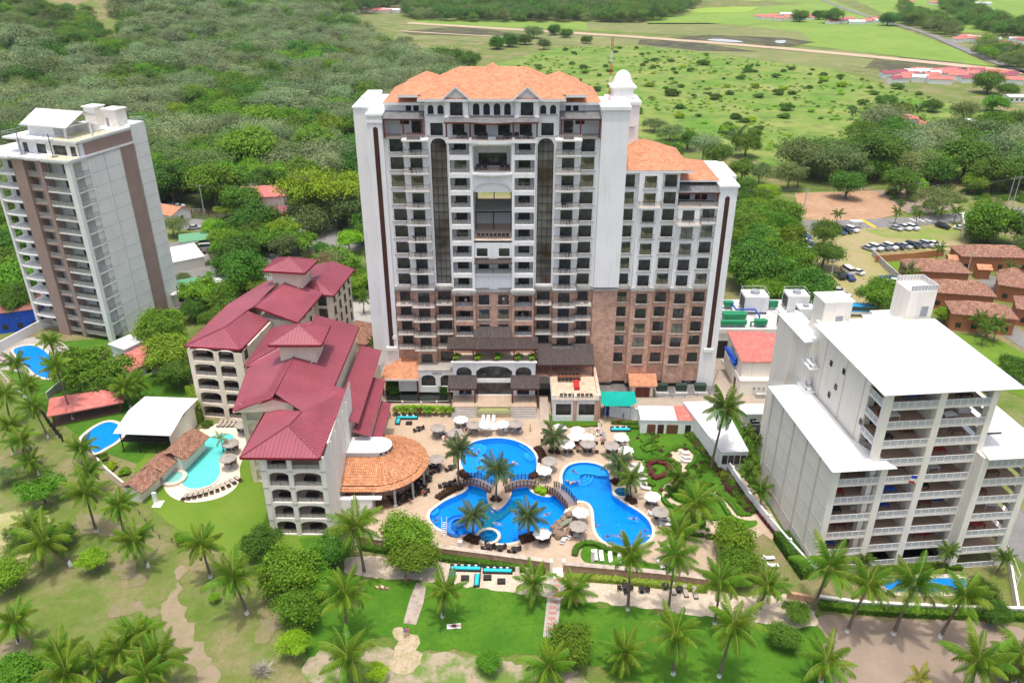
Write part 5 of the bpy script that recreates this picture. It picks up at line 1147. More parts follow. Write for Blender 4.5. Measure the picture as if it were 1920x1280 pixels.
# pillars
for (a0, a1, v0, z1) in ((.15,.95,0,30.7),(7.6,8.6,0,30.7),(15.2,16.1,0,30.7)): wl.box(a0,a1,v0,v0+1.1,0,z1)
wl.box(7.75,8.45,1.1,6.0,0,30.7)
TLf = TF(.15,0,90)   # left side of tall part, starts behind the open corner
wl.box(.15,16.1,6.0,23,0,30.7); wl.box(-1.0,1.5,20.5,31,0,28.0); wl.box(-2.2,-.9,25,31,0,28)
wl.box(.15,.4,4.6,6.0,0,30.7); wl.box(15.9,16.1,1.1,6,0,17.5)
JM = MB()
for v in (11.3,18.0,6.0): JM.box(.08,.15,v-.07,v+.07,0,30.6)
RAILM = [WCLEAN, mat('rail_mesh', (.50,.50,.49), (.42,.42,.41), 30, rough=.8)]
def railrun(b, p, q, z, n=None):
 """white balustrade with meshed panels between two points"""
 d = Vector((q[0]-p[0], q[1]-p[1], 0)); l = d.length; d.normalize(); n = n or max(2, round(l/1.05)); nx = Vector((d.y,-d.x,0))*.04
 def bar(s0, s1, z0, z1, th=1.0):
  A = Vector((*p,0))+d*s0; B = Vector((*p,0))+d*s1; m_ = nx*th
  v = [A-m_, B-m_, B+m_, A+m_]; k = len(b.v)
  b.v += [(u.x,u.y,z0) for u in v]+[(u.x,u.y,z1) for u in v]
  for f in ((0,3,2,1),(4,5,6,7),(0,1,5,4),(1,2,6,5),(2,3,7,6),(3,0,4,7)): b.f.append(tuple(k+i for i in f)); b.mi.append(b.m)
 bar(0, l, z+.95, z+1.03); bar(0, l, z+.08, z+.16)
 for i in range(n+1): s = l*i/n; bar(max(0,s-.05), min(l,s+.05), z, z+.95)
 m0 = b.m; b.m = 1
 bar(.02, l-.02, z+.16, z+.95, .25); b.m = m0
FLOORM = mat('brown_balcony_floor', (.46,.33,.24), (.40,.28,.20), .8, rough=.7)
for k, z in enumerate(ZR):
 for (a0, a1) in ((.95,7.6),(8.6,15.2)):
  b = MB(); b.box(a0,a1,.1,5.98,z-.32,z-.02); b.build('balcony', CREAMW, RW)
  b = MB(); b.box(a0+.02,a1-.02,.2,5.95,z-.02,z+.0); b.build('floor_tiles', FLOORM, RW)
  b = MB(); railrun(b, (a0,.15), (a1,.15), z); b.build('railing', RAILM, RW)
  window(RW, TF(0,6.0), (a0+a1)/2, z+.02, 4.2, 2.3, style='quad', sill=False, d=-.06)
 if k >= 6:
  b = MB(); b.box(.16,.94,1.1,4.6,z-.32,z-.02); railrun(b, (.12,1.1), (.12,4.6), z); b.build('side_balcony', RAILM, RW)
  b = MB(); railrun(b, (16.1,1.1), (16.1,5.9), z); b.build('railing', RAILM, RW)
for (v, z) in ((15.8,26.3),(13.2,23.6),(11.9,27.0),(14.6,21.4),(4.9,22.6)):
 window(RW, TF(.15,0,-90), -v, z, .7, .9, sill=False, style='small', d=-.1)
# left wing
LWZ = [.3+3.2*k for k in range(6)]
wl.box(-5.8,-4.8,-.8,.3,0,19.3); wl.box(1.2,2.2,-.8,.3,0,19.3); wl.box(-5.8,-5.5,.3,21.5,0,19.2); wl.box(-5.5,2.0,5.0,21.5,0,19.2); wl.box(2.0,2.2,.3,5,0,19.2)
wl.quad((-5.8,-.8,19.2),(-5.8,21.5,19.2),(-5.8,10,19.5))
for z in LWZ:
 b = MB(); b.box(-4.8,1.2,-.7,4.95,z-.32,z-.02); b.build('balcony', CREAMW, RW)
 b = MB(); b.box(-4.8,1.2,-.6,4.95,z-.02,z+.0); b.build('floor_tiles', FLOORM, RW)
 b = MB(); railrun(b, (-4.8,-.65), (1.2,-.65), z); b.build('railing', RAILM, RW)
 window(RW, TF(0,5.0), -1.8, z+.02, 4.0, 2.3, style='quad', sill=False, d=-.06)
for v in (3.2,7.6,12.2,16.6,20.6): JM.box(-5.95,-5.8,v-.12,v+.12,0,19.0)
for v0, v1 in ((-.7,3.0),(3.4,7.4),(7.8,12.0),(12.4,16.4),(16.8,20.4)):
 for k in range(6): JM.box(-5.86,-5.8,v0+.1,v1-.1,2.6+3.2*k,2.72+3.2*k)
# right wing
for (a0, a1, v0, v1) in ((15.3,16.3,-1.7,-.01),(22.6,23.5,-1.7,-.7)): wl.box(a0,a1,v0,v1,0,20.3)
wl.box(15.3,23.5,3.4,20,0,20.3); wl.box(16.1,16.3,-.02,3.4,0,20.3)
for k in range(7):
 z = PITCH*k-.1
 b = MB(); b.box(16.3,22.6,-1.6,3.35,z-.3,z-.02); b.build('balcony', CREAMW, RW)
 b = MB(); b.box(16.3,22.6,-1.5,3.35,z-.02,z+.0); b.build('floor_tiles', FLOORM, RW)
 b = MB(); railrun(b, (16.3,-1.55), (22.6,-1.55), z); railrun(b, (23.4,-.7), (23.4,3.3), z); b.build('railing', RAILM, RW)
 window(RW, TF(0,3.4), 19.2, z+.02, 4.0, 2.3, style='quad', sill=False, d=-.06)
wl.build('wall', CREAMW, RW); JM.build('wall_ribs', mat('pale_rib', (.68,.62,.52), (.62,.56,.48), .4), RW)
# roofs
def sheetroof(pts, t=.22, sp=1.6):
 b = MB(); b.slab(pts, t); o = b.build('roof', ROOFW, RW); b = MB(); ribs(b, pts, (0,-1), .45, .025, .04); q = b.build('roof_ribs', ROOFW, o); q['kind'] = 'stuff'
 b = MB(); P = [Vector(p) for p in pts]
 for i in range(len(P)): b.tube([P[i]+Vector((0,0,-.12)), P[(i+1)%len(P)]+Vector((0,0,-.12))], .1, 5)
 b.build('gutter', WCLEAN, o); return o
sheetroof([(-1.0,-.7,30.9),(18.9,-.7,30.9),(18.9,21.0,31.1),(-1.0,21.0,31.1)])
sheetroof([(-6.4,-1.5,19.4),(2.9,-1.5,19.4),(-.2,5.5,19.7),(-.2,21.9,19.7),(-6.4,21.9,19.6)])
sheetroof([(15.6,-2.4,20.6),(25.5,-2.4,20.6),(25.5,20,20.8),(16.4,20,20.8),(16.4,2.0,20.6)])
b = MB(); b.slab([(-2.4,20.4,28.2),(1.8,20.4,28.2),(1.8,31.3,28.2),(-2.4,31.3,28.2)], .2); b.build('roof', ROOFW, RW)
b = MB(); b.box(.8,5.4,22.2,26,28,34.0); b.box(.6,5.6,22.0,26.2,34,34.2); q = b.build('lift_room', CREAMW, RW)
b = MB(); b.box(3.0,4.2,22.15,22.2,30.0,31.6); b.build('louvre', STEEL, q)
def ladder(b, x, y, z0, z1): 
 for dx in (-.3,.3): b.box(x+dx-.03,x+dx+.03,y-.03,y+.03,z0,z1)
 for k in range(int((z1-z0)/.4)): b.box(x-.27,x+.27,y-.02,y+.02,z0+.2+k*.4,z0+.24+k*.4)
b = MB(); ladder(b, 4.9, 22.0, 28.5, 33.5); b.build('ladder', WCLEAN, q)
b = MB(); b.box(14.2,18.6,21.6,26,28,35.6); b.box(12,18,21,28,0,29.6); q = b.build('lift_room', CREAMW, RW)
b = MB(); b.box(16.6,17.8,21.55,21.6,31.3,33.0); b.build('louvre', STEEL, q); b = MB(); ladder(b, 16.1, 21.4, 31, 35.5)
b.build('ladder', WCLEAN, q); b = MB(); railrun(b, (14.2,21.7), (18.6,21.7), 35.6, 8); railrun(b, (18.6,21.7), (18.6,26), 35.6, 8); railrun(b, (14.2,26), (18.6,26), 35.6, 8); b.build('railing', RAILM, q)
b = MB(); b.slab([(8.5,21.2,29.9),(14.2,21.2,29.9),(14.2,26,29.9),(9.5,26,29.9)], .2); b.build('roof', ROOFW, RW)
for i, z in enumerate((24.2, 19.9, 15.6)):
 b = MB(); b.box(-1.6,.1,18.6,22.2,z-.15,z); b.build('plant_shelf', WCLEAN, RW)
# swimming flag
b = MB(); b.box(-.45,.45,-.02,.02,.4,.8); b.m = 1; b.box(-.45,.45,-.02,.02,-.0,.4); b.m = 2; b.box(-.45,.45,-.02,.02,.8,1.3)
fl = b.build('flag', [WCLEAN, mat('flag_red', (.5,.02,.02)), mat('flag_blue', (.02,.06,.4))]); tag(fl, 'small red white and blue flag hanging on a balcony railing of the right building', 'flag'); p = at_depth(1706, 902, 92.6); fl.location = (p[0], 92.2, p[2]); fl.rotation_euler = (0, R(12), R(5.5))
# air conditioners
bpy.context.view_layer.update()
b = MB(); b.box(-.45,.45,-.18,.18,0,.62); AC = b.build('air_conditioner', WCLEAN); tag(AC, 'white air conditioner unit', 'air conditioner', 'air conditioners on the shelves of the right building')
b = MB(); b.lathe([(.24,0),(.24,.02)], 12); f = b.build('fan_grille', STEEL, AC); f.location = (-.1,-.19,.3); f.rotation_euler = (R(90),0,0)
acm = Many(AC); M_ = Matrix.Translation((50.6,92.3,0)) @ Matrix.Rotation(R(5.5), 4, 'Z')
names = ['top', 'middle', 'lowest']
for i, z in enumerate((24.2, 19.9, 15.6)):
 for j in range(6):
  q = M_ @ Vector((-1.1+.5*(j % 2), 19.1+.95*(j//2)+.3*(j%2), z+(.75 if j == 3 else 0)))
  acm(q, R(5.5+(90 if j % 3 else -80)), f'white air conditioner on the {names[i]} plant shelf of the right building', 'air conditioners on the shelves of the right building')
for j in range(5):
 q = M_ @ Vector((10.3+.95*j, 22.4+.5*(j%2), 29.9)); acm(q, R(5.5), 'white air conditioner on the flat roof beside the railed lift room', 'air conditioners beside the lift room')
# ================================================================= LABELS THAT COUNT ALONG A ROW
ORD = ['first','second','third','fourth','fifth','sixth','seventh','eighth','ninth','tenth','eleventh','twelfth','thirteenth','fourteenth','fifteenth','sixteenth','seventeenth','eighteenth','nineteenth','twentieth']
def photo_xy(o):
 X, Y, Z = o.location; dz = Z-CAM_H; dep = Y*_c-dz*_s; up = Y*_s+dz*_c
 return 960+FPX*X/dep, 640-FPX*up/dep
RANKED = []
def later(o, desc, zone): RANKED.append((o, desc, zone)); return o
def rank_labels():
 gr = {}
 for o, d, z in RANKED: gr.setdefault((d, z), []).append(o)
 for (d, z), os_ in gr.items():
  os_.sort(key=lambda o: photo_xy(o)[0])
  if len(os_) == 1: os_[0]['label'] = f'{d} {z}'; continue
  for i, o in enumerate(os_):
   w = f'{ORD[i]} from left' if i < len(ORD) else f'{len(os_)-i} from right'
   o['label'] = f'{d} {z}, {w}'
# ================================================================= WALLS, FENCES
def wall_run(name, pts, h, th, m, label, cat, px=True, cap=None, post=None, cap_m=None, z0=0):
 P = [G(*p)[:2] for p in pts] if px else pts
 o0 = P[0]; t = thing(name, label, cat, (o0[0], o0[1], z0)); b = MB()
 for i in range(len(P)-1):
  a, e = Vector(P[i]), Vector(P[i+1]); d = (e-a).normalized(); n = Vector((-d.y, d.x))*th/2
  b.prism([tuple(a-n-Vector(o0)), tuple(e-n-Vector(o0)), tuple(e+n-Vector(o0)), tuple(a+n-Vector(o0))], 0, h-.002*i)
 b.build('wall_body', m, t)
 if cap:
  b = MB()
  for i in range(len(P)-1):
   a, e = Vector(P[i]), Vector(P[i+1]); d = (e-a).normalized(); n = Vector((-d.y, d.x))*(th/2+.08)
   b.prism([tuple(a-n-Vector(o0)), tuple(e-n-Vector(o0)), tuple(e+n-Vector(o0)), tuple(a+n-Vector(o0))], h+.002*i, h+cap)
  b.build('coping', cap_m or m, t)
 if post:
  for i in range(len(P)-1):
   a, e = Vector(P[i]), Vector(P[i+1]); n_ = max(1, int((e-a).length/post))
   for k in range(n_+(i == len(P)-2)):
    q = a+(e-a)*k/n_-Vector(o0); c = MB(); c.box(q.x-.22,q.x+.22,q.y-.22,q.y+.22,0,h+.3); c.build('pier', cap_m or m, t)
 return t
wall_run('garden_wall', [(704,690),(690,724),(672,772),(655,815)], 2.6, .35, CREAMW, 'long white wall between the pool deck and the red roofed wing', 'wall', cap=.12)
wall_run('brick_wall', [(675,1018),(760,1030),(900,1048),(1034,1066)], 1.5, .7, BRICKW, 'low brick wall edging the pool deck, left of the beach gate', 'wall', cap=.08)
wall_run('brick_wall', [(1056,1070),(1150,1078),(1250,1088),(1328,1098)], 1.5, .7, BRICKW, 'low brick wall edging the pool deck, right of the beach gate', 'wall', cap=.08)
wall_run('brick_wall', [(1475,1120),(1500,1124),(1522,1128)], 1.1, .5, BRICKW, 'short brick wall end beside the right building', 'wall')
wall_run('boundary_wall', [(1345,850),(1372,893),(1400,935),(1440,985),(1478,1030),(1525,1082)], 1.9, .3, W_, 'long white boundary wall left of the balcony building', 'wall', post=5, cap_m=W_)
wall_run('white_wall', [(1142,780),(1165,784),(1218,790)], 2.6, .3, W_, 'white wall with brown posts beside the green shade net', 'wall', cap=.1)
wall_run('pool_terrace_wall', [(1530,1128),(1600,1138),(1700,1144),(1860,1150),(1960,1152)], 1.2, .3, CREAMW, 'low cream wall in front of the long blue pool', 'wall', cap=.1)
wall_run('side_wall', [(1905,1150),(1890,1060),(1862,1000),(1880,960)], 1.4, .3, CREAMW, 'cream wall with white railing right of the balcony building', 'wall')
wall_run('boundary_wall', [(-40,690),(0,660),(70,622),(110,604)], 2.4, .3, GREYW, 'grey wall behind the pool of the apartment tower', 'wall')
wall_run('boundary_wall', [(90,750),(110,733),(128,720)], 1.8, .3, CONC, 'short grey wall beside the palm at the left pool', 'wall')
wall_run('orange_wall', [(1640,492),(1700,488),(1768,480)], 2.2, .3, mat('orange_render', (.48,.20,.09), (.42,.17,.08), .4), 'orange wall behind the row of parked cars', 'wall')
wall_run('grey_wall', [(1635,480),(1660,505),(1690,532)], 2.0, .3, CONC, 'grey block wall between the car park and the villa lawn', 'wall')
wall_run('beige_wall', [(1805,445),(1800,418),(1830,408),(1900,440)], 3.2, .3, CREAM, 'beige wall of the corner plot by the street', 'wall', cap=.15, cap_m=W_)
wall_run('low_wall', [(184,870),(205,893),(235,918)], 1.6, .3, CREAM, 'cream wall beside the weathered tile roof and the palms', 'wall')
wall_run('entrance_wall', [(335,600),(352,585),(374,570)], 2.2, .25, WCLEAN, 'white wall by the gatehouse behind the big tree', 'wall')
# fences
def fence(pts, h, sp, m, label, rails=2, name='fence', th=.06):
 P = [Vector(G(*p)[:2]) for p in pts]; o0 = P[0]; t = thing(name, label, 'fence', (o0.x, o0.y, 0)); 
 pm = MB(); pm.box(-th,th,-th,th,0,h); pm = pm.mesh('post', m); rl = MB()
 for i in range(len(P)-1):
  a, e = P[i]-o0, P[i+1]-o0; n = max(1, int((e-a).length/sp))
  for k in range(n+(i == len(P)-2)): q = a+(e-a)*k/n; put('post', pm, t, (q.x, q.y, 0))
  for r in range(rails): z = h*(r+1)/rails-.08; rl.tube([(a.x,a.y,z),(e.x,e.y,z)], .035, 4)
 rl.build('rail', m, t); return t
fence([(76,770),(95,800),(118,828)], 1.8, 1.5, DARKM, 'dark post fence running down beside the palms on the left', 2, th=.12)
fence([(0,700),(30,735),(76,770)], 1.2, 1.8, GREYW, 'grey fence along the lawn edge at the far left', 2)
fence([(250,950),(300,1010),(420,1045)], 1.0, 2.4, BARK, 'thin wooden fence along the edge of the resort lawn', 1)
fence([(295,397),(335,395)], 1.1, 2.0, WCLEAN, 'white rail fence in front of the row of parked cars by the wood', 2)
fence([(350,397),(385,397)], 1.1, 2.0, WCLEAN, 'white rail fence by the street lamp pole', 2)
fence([(345,402),(440,412),(520,420)], 1.8, 3.0, REDDARK, 'dark red railing along the left street', 2)
fence([(1490,430),(1502,470),(1530,520),(1550,560)], 2.0, 3.5, STEEL, 'wire fence between the lane and the car park', 3, th=.04)
fence([(1625,432),(1700,427),(1790,421)], 1.6, 3.5, STEEL, 'wire fence between the street and the car park', 2, th=.04)
fence([(1222,742),(1260,748),(1330,742),(1345,700)], 1.1, 2.5, STEEL, 'grey pipe railing round the generator yard', 2)
fence([(720,758),(790,760),(848,758)], 1.0, 2.6, CREAMW, 'glass and post railing in front of the dark garden pond', 1, th=.12)
fence([(1862,1000),(1890,1060),(1905,1100)], 2.4, 2.5, WCLEAN, 'white railing on the wall right of the balcony building', 2)
sheet('pond', [(722,735),(745,700),(845,700),(850,745),(848,756),(724,756)], .08, BLACKW)
# ================================================================= HOUSES
def house(p, w, d, h, rise, yaw, wallm, roofm, label, cat='house', name='house', kind='gable', over=.6, px=True, wins=True, z=0, shed=False, open_=False):
 x, y = (G(*p)[:2] if px else p); t = thing(name, label, cat, (x, y, z), R(yaw))
 b = MB()
 if open_:
  for sx in (-1,1):
   for sy in (-1,1): c = MB(); c.box(sx*w/2-.12,sx*w/2+.12,sy*d/2-.12,sy*d/2+.12,0,h); c.build('post', wallm, t)
  b.box(-w/2,w/2,-d/2,d/2,0,.12); b.build('floor', TILEBR, t)
 else:
  b.box(-w/2,w/2,-d/2,d/2,0,h)
  if kind == 'gable':
   for s in (-1, 1): b.quad(*[(s*w/2,-d/2,h),(s*w/2,d/2,h),(s*w/2,0,h+rise*.85)][::s])
  b.build('wall', wallm, t)
 X, Y = w/2+over, d/2+over; b = MB()
 if kind == 'gable': b.slab([(-X,-Y,h),(X,-Y,h),(X,0,h+rise),(-X,0,h+rise)], .12); b.slab([(-X,0,h+rise),(X,0,h+rise),(X,Y,h),(-X,Y,h)], .12)
 elif kind == 'hip':
  hiprect(b, -X, X, -Y, Y, h, rise) if X >= Y else None
  if X < Y: b.quad((-X,-Y,h),(X,-Y,h),(0,-Y+X,h+rise)); b.quad((X,-Y,h),(X,Y,h),(0,Y-X,h+rise),(0,-Y+X,h+rise)); b.quad((X,Y,h),(-X,Y,h),(0,Y-X,h+rise)); b.quad((-X,Y,h),(-X,-Y,h),(0,-Y+X,h+rise),(0,Y-X,h+rise))
  b.box(-X,X,-Y,Y,h-.25,h-.01)
 elif kind == 'flat': b.box(-X,X,-Y,Y,h,h+.25)
 elif kind == 'shed': b.slab([(-X,-Y,h),(X,-Y,h),(X,Y,h+rise),(-X,Y,h+rise)], .15)
 b.build('roof', roofm, t)
 if wins and not open_:
  for k in range(max(1, int(w/3))):
   a = -w/2+(k+.5)*w/max(1, int(w/3)); o = window(t, TF(0,-d/2), a, 1.0, 1.2, 1.2, d=-.1, style='double', sill=False)
  window(t, TF(w/2,0,90), 0, 1.0, 1.2, 1.2, d=-.1, sill=False)
 return t
ORW = mat('orange_villa_wall', (.42,.17,.08), (.36,.14,.07), .5, rough=.9)
BLUW = mat('blue_house_wall', (.02,.10,.55), (.02,.08,.45), .5)
for p, w, d, yw, lab in [((1850,500),22,9,-4,'long villa with weathered tile roof at the right edge behind the orange wall'),((1745,528),18,9,-8,'villa with weathered tile roof and pink corner beside the fan palm'),
 ((1790,570),17,9,-12,'villa with weathered tile roof between two other villas'),((1830,613),16,8,-14,'villa with weathered tile roof nearest the big lawn'),
 ((1920,560),16,10,-25,'orange two storey villa at the right edge'),((1945,605),13,9,-25,'orange villa at the right edge by the curved road'),((1890,545),6,5,-20,'small tiled porch house beside the curved villa road')]:
 house(p, w*.86, d*.86, 4.6, 2.2, yw, ORW, TERRAOLD, lab, 'villa', 'villa', 'hip', .5)
house((1838,520), 3.2, 3, 3.0, 1.0, -8, ORW, TERRA, 'small orange tiled porch in front of the long villa', 'porch', 'porch', 'gable', .4, wins=False)
house((1783,502), 3.0, 3, 3.0, 1.0, -8, ORW, TERRA, 'small orange tiled porch at the left end of the long villa', 'porch', 'porch', 'gable', .4, wins=False)
house((20,610), 16, 9, 5.5, 1.8, 20, BLUW, mat('brown_red_roof', (.30,.12,.09), (.24,.10,.08), .5), 'bright blue house with brown roof at the left edge', 'house', 'house', 'gable')
house((262,698), 9, 7, 3.6, 1.6, 60, CREAMW, PINKROOF, 'small house with faded orange roof behind the broad tree', 'house', 'house', 'gable', wins=True)
house((245,672), 5, 5, 4, .4, 60, WCLEAN, ROOFW, 'small white flat roofed annex behind the broad tree', 'annex', 'annex', 'flat', .3, wins=False)
house((168,772), 12, 6, 2.8, 1.6, 24, REDWOOD, PINKROOF, 'open pavilion with red tile roof in the shade of the broad tree', 'pavilion', 'pavilion', 'hip', .8, open_=True)
house((322,412), 10, 8, 3.4, 1.8, -25, CREAMW, TERRA, 'small house with bright orange roof beside the left tower', 'house')
house((500,395), 14, 10, 6.5, 2.5, 10, CREAMW, PINKROOF, 'house with raised red roof at the edge of the wood', 'house', 'house', 'gable')
house((515,412), 12, 7, 3.2, 1.6, 10, REDW_ if 'REDW_' in globals() else REDDARK, REDROOF, 'low red roofed annex in front of the red roofed house', 'annex', 'annex', 'gable')
house((320,500), 17, 10, 3.0, 1.0, 35, CREAMW, ROOFW, 'white roofed hall beside the left tower', 'hall', 'hall', 'shed', .3, wins=False)
house((372,462), 10, 6, 3, .5, 20, WCLEAN, mat('green_canopy', (.12,.30,.16)), 'green canopy behind the parked blue car', 'canopy', 'canopy', 'shed', .2, open_=True)
house((350,548), 8, 5, 2.6, .3, 30, WCLEAN, bpy.data.materials['green_canopy'], 'green canopy behind the white roofed gatehouse', 'canopy', 'canopy', 'shed', .2, open_=True)
house((372,560), 12, 4, 3.4, .3, 33, CREAM, ROOFW, 'gatehouse with white flat roof behind the big tree', 'gatehouse', 'gatehouse', 'flat', .8)
house((420,548), 9, 6, 3.0, .5, 30, CONC, mat('grey_blue_sheet', (.42,.48,.48)), 'grey sheet roofed shelter between the hedges', 'shelter', 'shelter', 'shed', .3, open_=True)
house((556,432), 7, 5, 3.6, .4, 15, CREAM, ROOFW, 'white roofed booth in front of the spreading tree', 'booth', 'booth', 'flat', .4)
house((556,452), 6, 4, 3.0, .3, 15, WCLEAN, mat('glass_sheet_roof', (.45,.5,.5)), 'pale sheet roofed shelter beside the white booth', 'shelter', 'shelter', 'shed', .2, wins=False)
house((680,655), 7, 9, 4.5, 1.8, -20, CREAM, TERRAOLD, 'brown tiled roof between the red roofs and the tower side wall', 'building', 'building', 'hip', .8, wins=False)
house((688,685), 4, 5, 3.2, 1.2, -20, CREAM, TERRAOLD, 'small brown tiled roof by the white garden wall', 'building', 'building', 'hip', .5, wins=False)
house((692,712), 5, 5, 3.6, .2, -14, CREAMW, ROOFW, 'flat white roof with stains beside the orange corner roof', 'building', 'building', 'flat', .1, wins=False)
sb = house((1201,735), 4.4, 4, 3.0, 1.5, 0, CREAM, TERRA, 'small shed with orange tile roof and red doors in the service yard', 'shed', 'shed', 'gable', .7, wins=False)
b = MB(); b.box(-1.5,-.02,-2.06,-2.01,0,2.3); b.build('door', REDW_ if 'REDW_' in globals() else REDWOOD, sb); b = MB(); b.box(.02,1.5,-2.06,-2.01,0,2.3); b.build('door', REDWOOD, sb)
house((1128,712), 3.4, 3, 3.4, 1.0, 0, CREAM, TERRA, 'little orange tiled lean-to beside the terrace building', 'lean-to', 'lean_to', 'shed', .4, wins=False)
# white sheds of the garden side
SH = thing('white_shed', 'long white flat roofed shed behind the garden', 'shed', (38.5, 126, 0))
P = [tuple(a-b_ for a, b_ in zip(G(x,y,4)[:2], (38.5,126))) for x, y in ((1282,754),(1352,752),(1403,846),(1352,848))]
b = MB(); b.prism(P, 0, 3.85); b.build('wall', W_, SH); b = MB(); Q = [(x*1.03,y*1.01) for x, y in P]; b.prism(Q, 3.85, 4.1); b.build('roof', ROOFW, SH)
q = TF(P[3][0], P[3][1]-.02); 
for k in range(4): window(SH, q, .8+1.1*k, 1.6, .9, 1.8, d=-.09, sill=False, m=GLASS)
s2 = house((1250,800), 11, 5, 2.9, .2, -2, W_, ROOFW, 'low white store with red corner roof beside the white wall', 'store', 'store', 'flat', .1, wins=False)
for a, ww, m_ in ((-3.4,1.6,WOODT),(-1.6,1.2,BROWNSTRIP),(.6,2.2,WOODT),(3.6,1.1,DARKM)):
 b = MB(); b.box(a-ww/2,a+ww/2,-2.56,-2.51,0,2.1); b.build('door', m_, s2)
b = MB(); b.slab([(1.4,-2.6,3.2),(5.6,-2.6,3.2),(5.6,2.6,3.3),(1.4,2.6,3.3)], .05); b.build('red_roof', PINKROOF, s2)
house((1425,795), 8, 3, 3.3, .2, 0, CREAMW, ROOFW, 'low building with dark shop windows beside the parked pickup', 'shop', 'shop', 'flat', .4)
house((1395,415), 12, 7, 2.6, .8, 10, CREAM, ROOFW, 'white sheet roofed shack behind the trees', 'shack', 'shack', 'gable')
# shade net
SN = thing('shade_net', 'turquoise shade net stretched over the yard beside the white wall', 'shade net', (21, 135.5, 0)); b = MB()
P = [tuple(a-b_ for a, b_ in zip(G(980+x/5.82,640+y/5.82,4)[:2], (21,135.5))) for x, y in [(830,545),(1220,545),(1250,665),(1180,705),(905,705),(850,670)]]
c0 = (0.2,.4,3.5)
for i in range(6): b.quad((*P[i],4),(*P[(i+1)%6],4),c0)
b.build('net', TEALNET, SN)
for p in P[:2]+P[3:5]: c = MB(); c.box(p[0]-.05,p[0]+.05,p[1]-.05,p[1]+.05,0,4.05); c.build('post', STEEL, SN)
for k, (x, m_) in enumerate(((-1.6,BLUEF),(0,WCLEAN),(1.3,WCLEAN),(2.6,BLUEF))):
 b = MB(); b.box(20+x,21.1+x,135.6,136.5,0,1.9); tag(b.build('storage_bin', m_), f'{"blue" if m_ is BLUEF else "white"} storage bin under the edge of the turquoise net, {ORD[k]} of four', 'bin')
# ---------------- round restaurant
RR = thing('round_restaurant', 'round restaurant with orange tile roof and white clerestory beside the pool deck', 'restaurant', (-23, 114.2, 0))
def ringpt(r, k, n=28): a = -math.pi/2+math.pi*k/n; return (r*math.cos(a), r*math.sin(a))
def ring_roof(r0, z0, r1, z1, n=28, x0=-6.0):
 b = MB()
 for k in range(n): a, c = ringpt(r0,k,n), ringpt(r0,k+1,n); e, f = ringpt(r1,k,n), ringpt(r1,k+1,n); b.quad((*a,z0),(*c,z0),(*f,z1),(*e,z1)); b.quad((*a,z0-.12),(*e,z1-.12),(*f,z1-.12),(*c,z0-.12)); b.quad((*a,z0-.12),(*c,z0-.12),(*c,z0),(*a,z0))
 for s in (-1, 1):
  p = [(x0,s*r0,z0),(0,s*r0,z0),(0,s*r1,z1),(x0,s*r1,z1)]; b.quad(*(p if s < 0 else p[::-1])); b.quad(*[(x,y,z-.12) for x,y,z in (p[::-1] if s < 0 else p)])
 return b
ring_roof(7.5,4.55,2.2,6.6).build('roof', TERRAROT, RR); e = ring_roof(8.5,4.0,7.35,4.4).build('lower_roof', TERRAROT, RR)
b = MB()
for k in range(0, 29): 
 p, q = ringpt(2.2,k), ringpt(7.5,k); b.tube([(*p,6.66),(*q,4.61)], .07, 4)
for s in (-1,1):
 for x in np.arange(-6,0,.32): b.tube([(x,s*2.2,6.62),(x,s*7.5,4.57)], .055, 4, False)
for s in (-1,1):
 for x in np.arange(-6,0,.32): b.tube([(x,s*7.35,4.42),(x,s*8.5,4.02)], .055, 4, False)
for k in range(0, 56): p, q = ringpt(7.35,k,56), ringpt(8.5,k,56); b.tube([(*p,4.42),(*q,4.02)], .055, 4, False)
q = b.build('tile_ridges', TERRAROT, RR); q['kind'] = 'stuff'
b = MB(); st = [(-6,-2.1)]+[tuple(v) for v in [ringpt(2.1,k,12) for k in range(13)]]+[(-6,2.1)]
b.prism(st, 4.6, 7.3); cl = b.build('clerestory', WCLEAN, RR)
b = MB(); st2 = [(-6,-2.3)]+[tuple(v) for v in [ringpt(2.3,k,12) for k in range(13)]]+[(-6,2.3)]; b.prism(st2, 7.3, 7.42); b.build('flat_roof', ROOFW, cl)
b = MB()
for i in range(len(st2)-1): b.tube([(*st2[i],7.5),(*st2[i+1],7.5)], .1, 5)
b.build('parapet', WCLEAN, cl)
for a in (0,-25,-50): 
 r_ = 2.12; c = MB(); c.box(-.22,.22,-.03,.03,6.75,7.15); o = c.build('window', REDWOOD, cl); o.location = (r_*math.cos(R(a-20)), r_*math.sin(R(a-20)), 0); o.rotation_euler = (0,0,R(a-20+90))
for k in (0,4,8,12,16,20): p = ringpt(7.9,k,28); b = MB(); b.lathe([(.45,0),(.35,.3),(.22,.5),(.22,3.6),(.35,3.9)], 10); b.build('column', CONC, RR, loc=(*p,0))
b = MB(); b.prism([(-6,-5.6),*[ringpt(5.6,k,12) for k in range(13)],(-6,5.6)], 0, 4.4); b.build('inner_wall', BRICK, RR)
b = MB(); b.prism([(-6,-8.3),*[ringpt(8.3,k,20) for k in range(21)],(-6,8.3)], .0, .14); b.build('floor', TILEBR, RR)
b = MB(); b.box(-6,0,-9.5,-8.6,0,3.2); b.box(-3.5,1.6,-9.6,-8.62,3.2,3.35); b.build('white_wall', W_, RR)
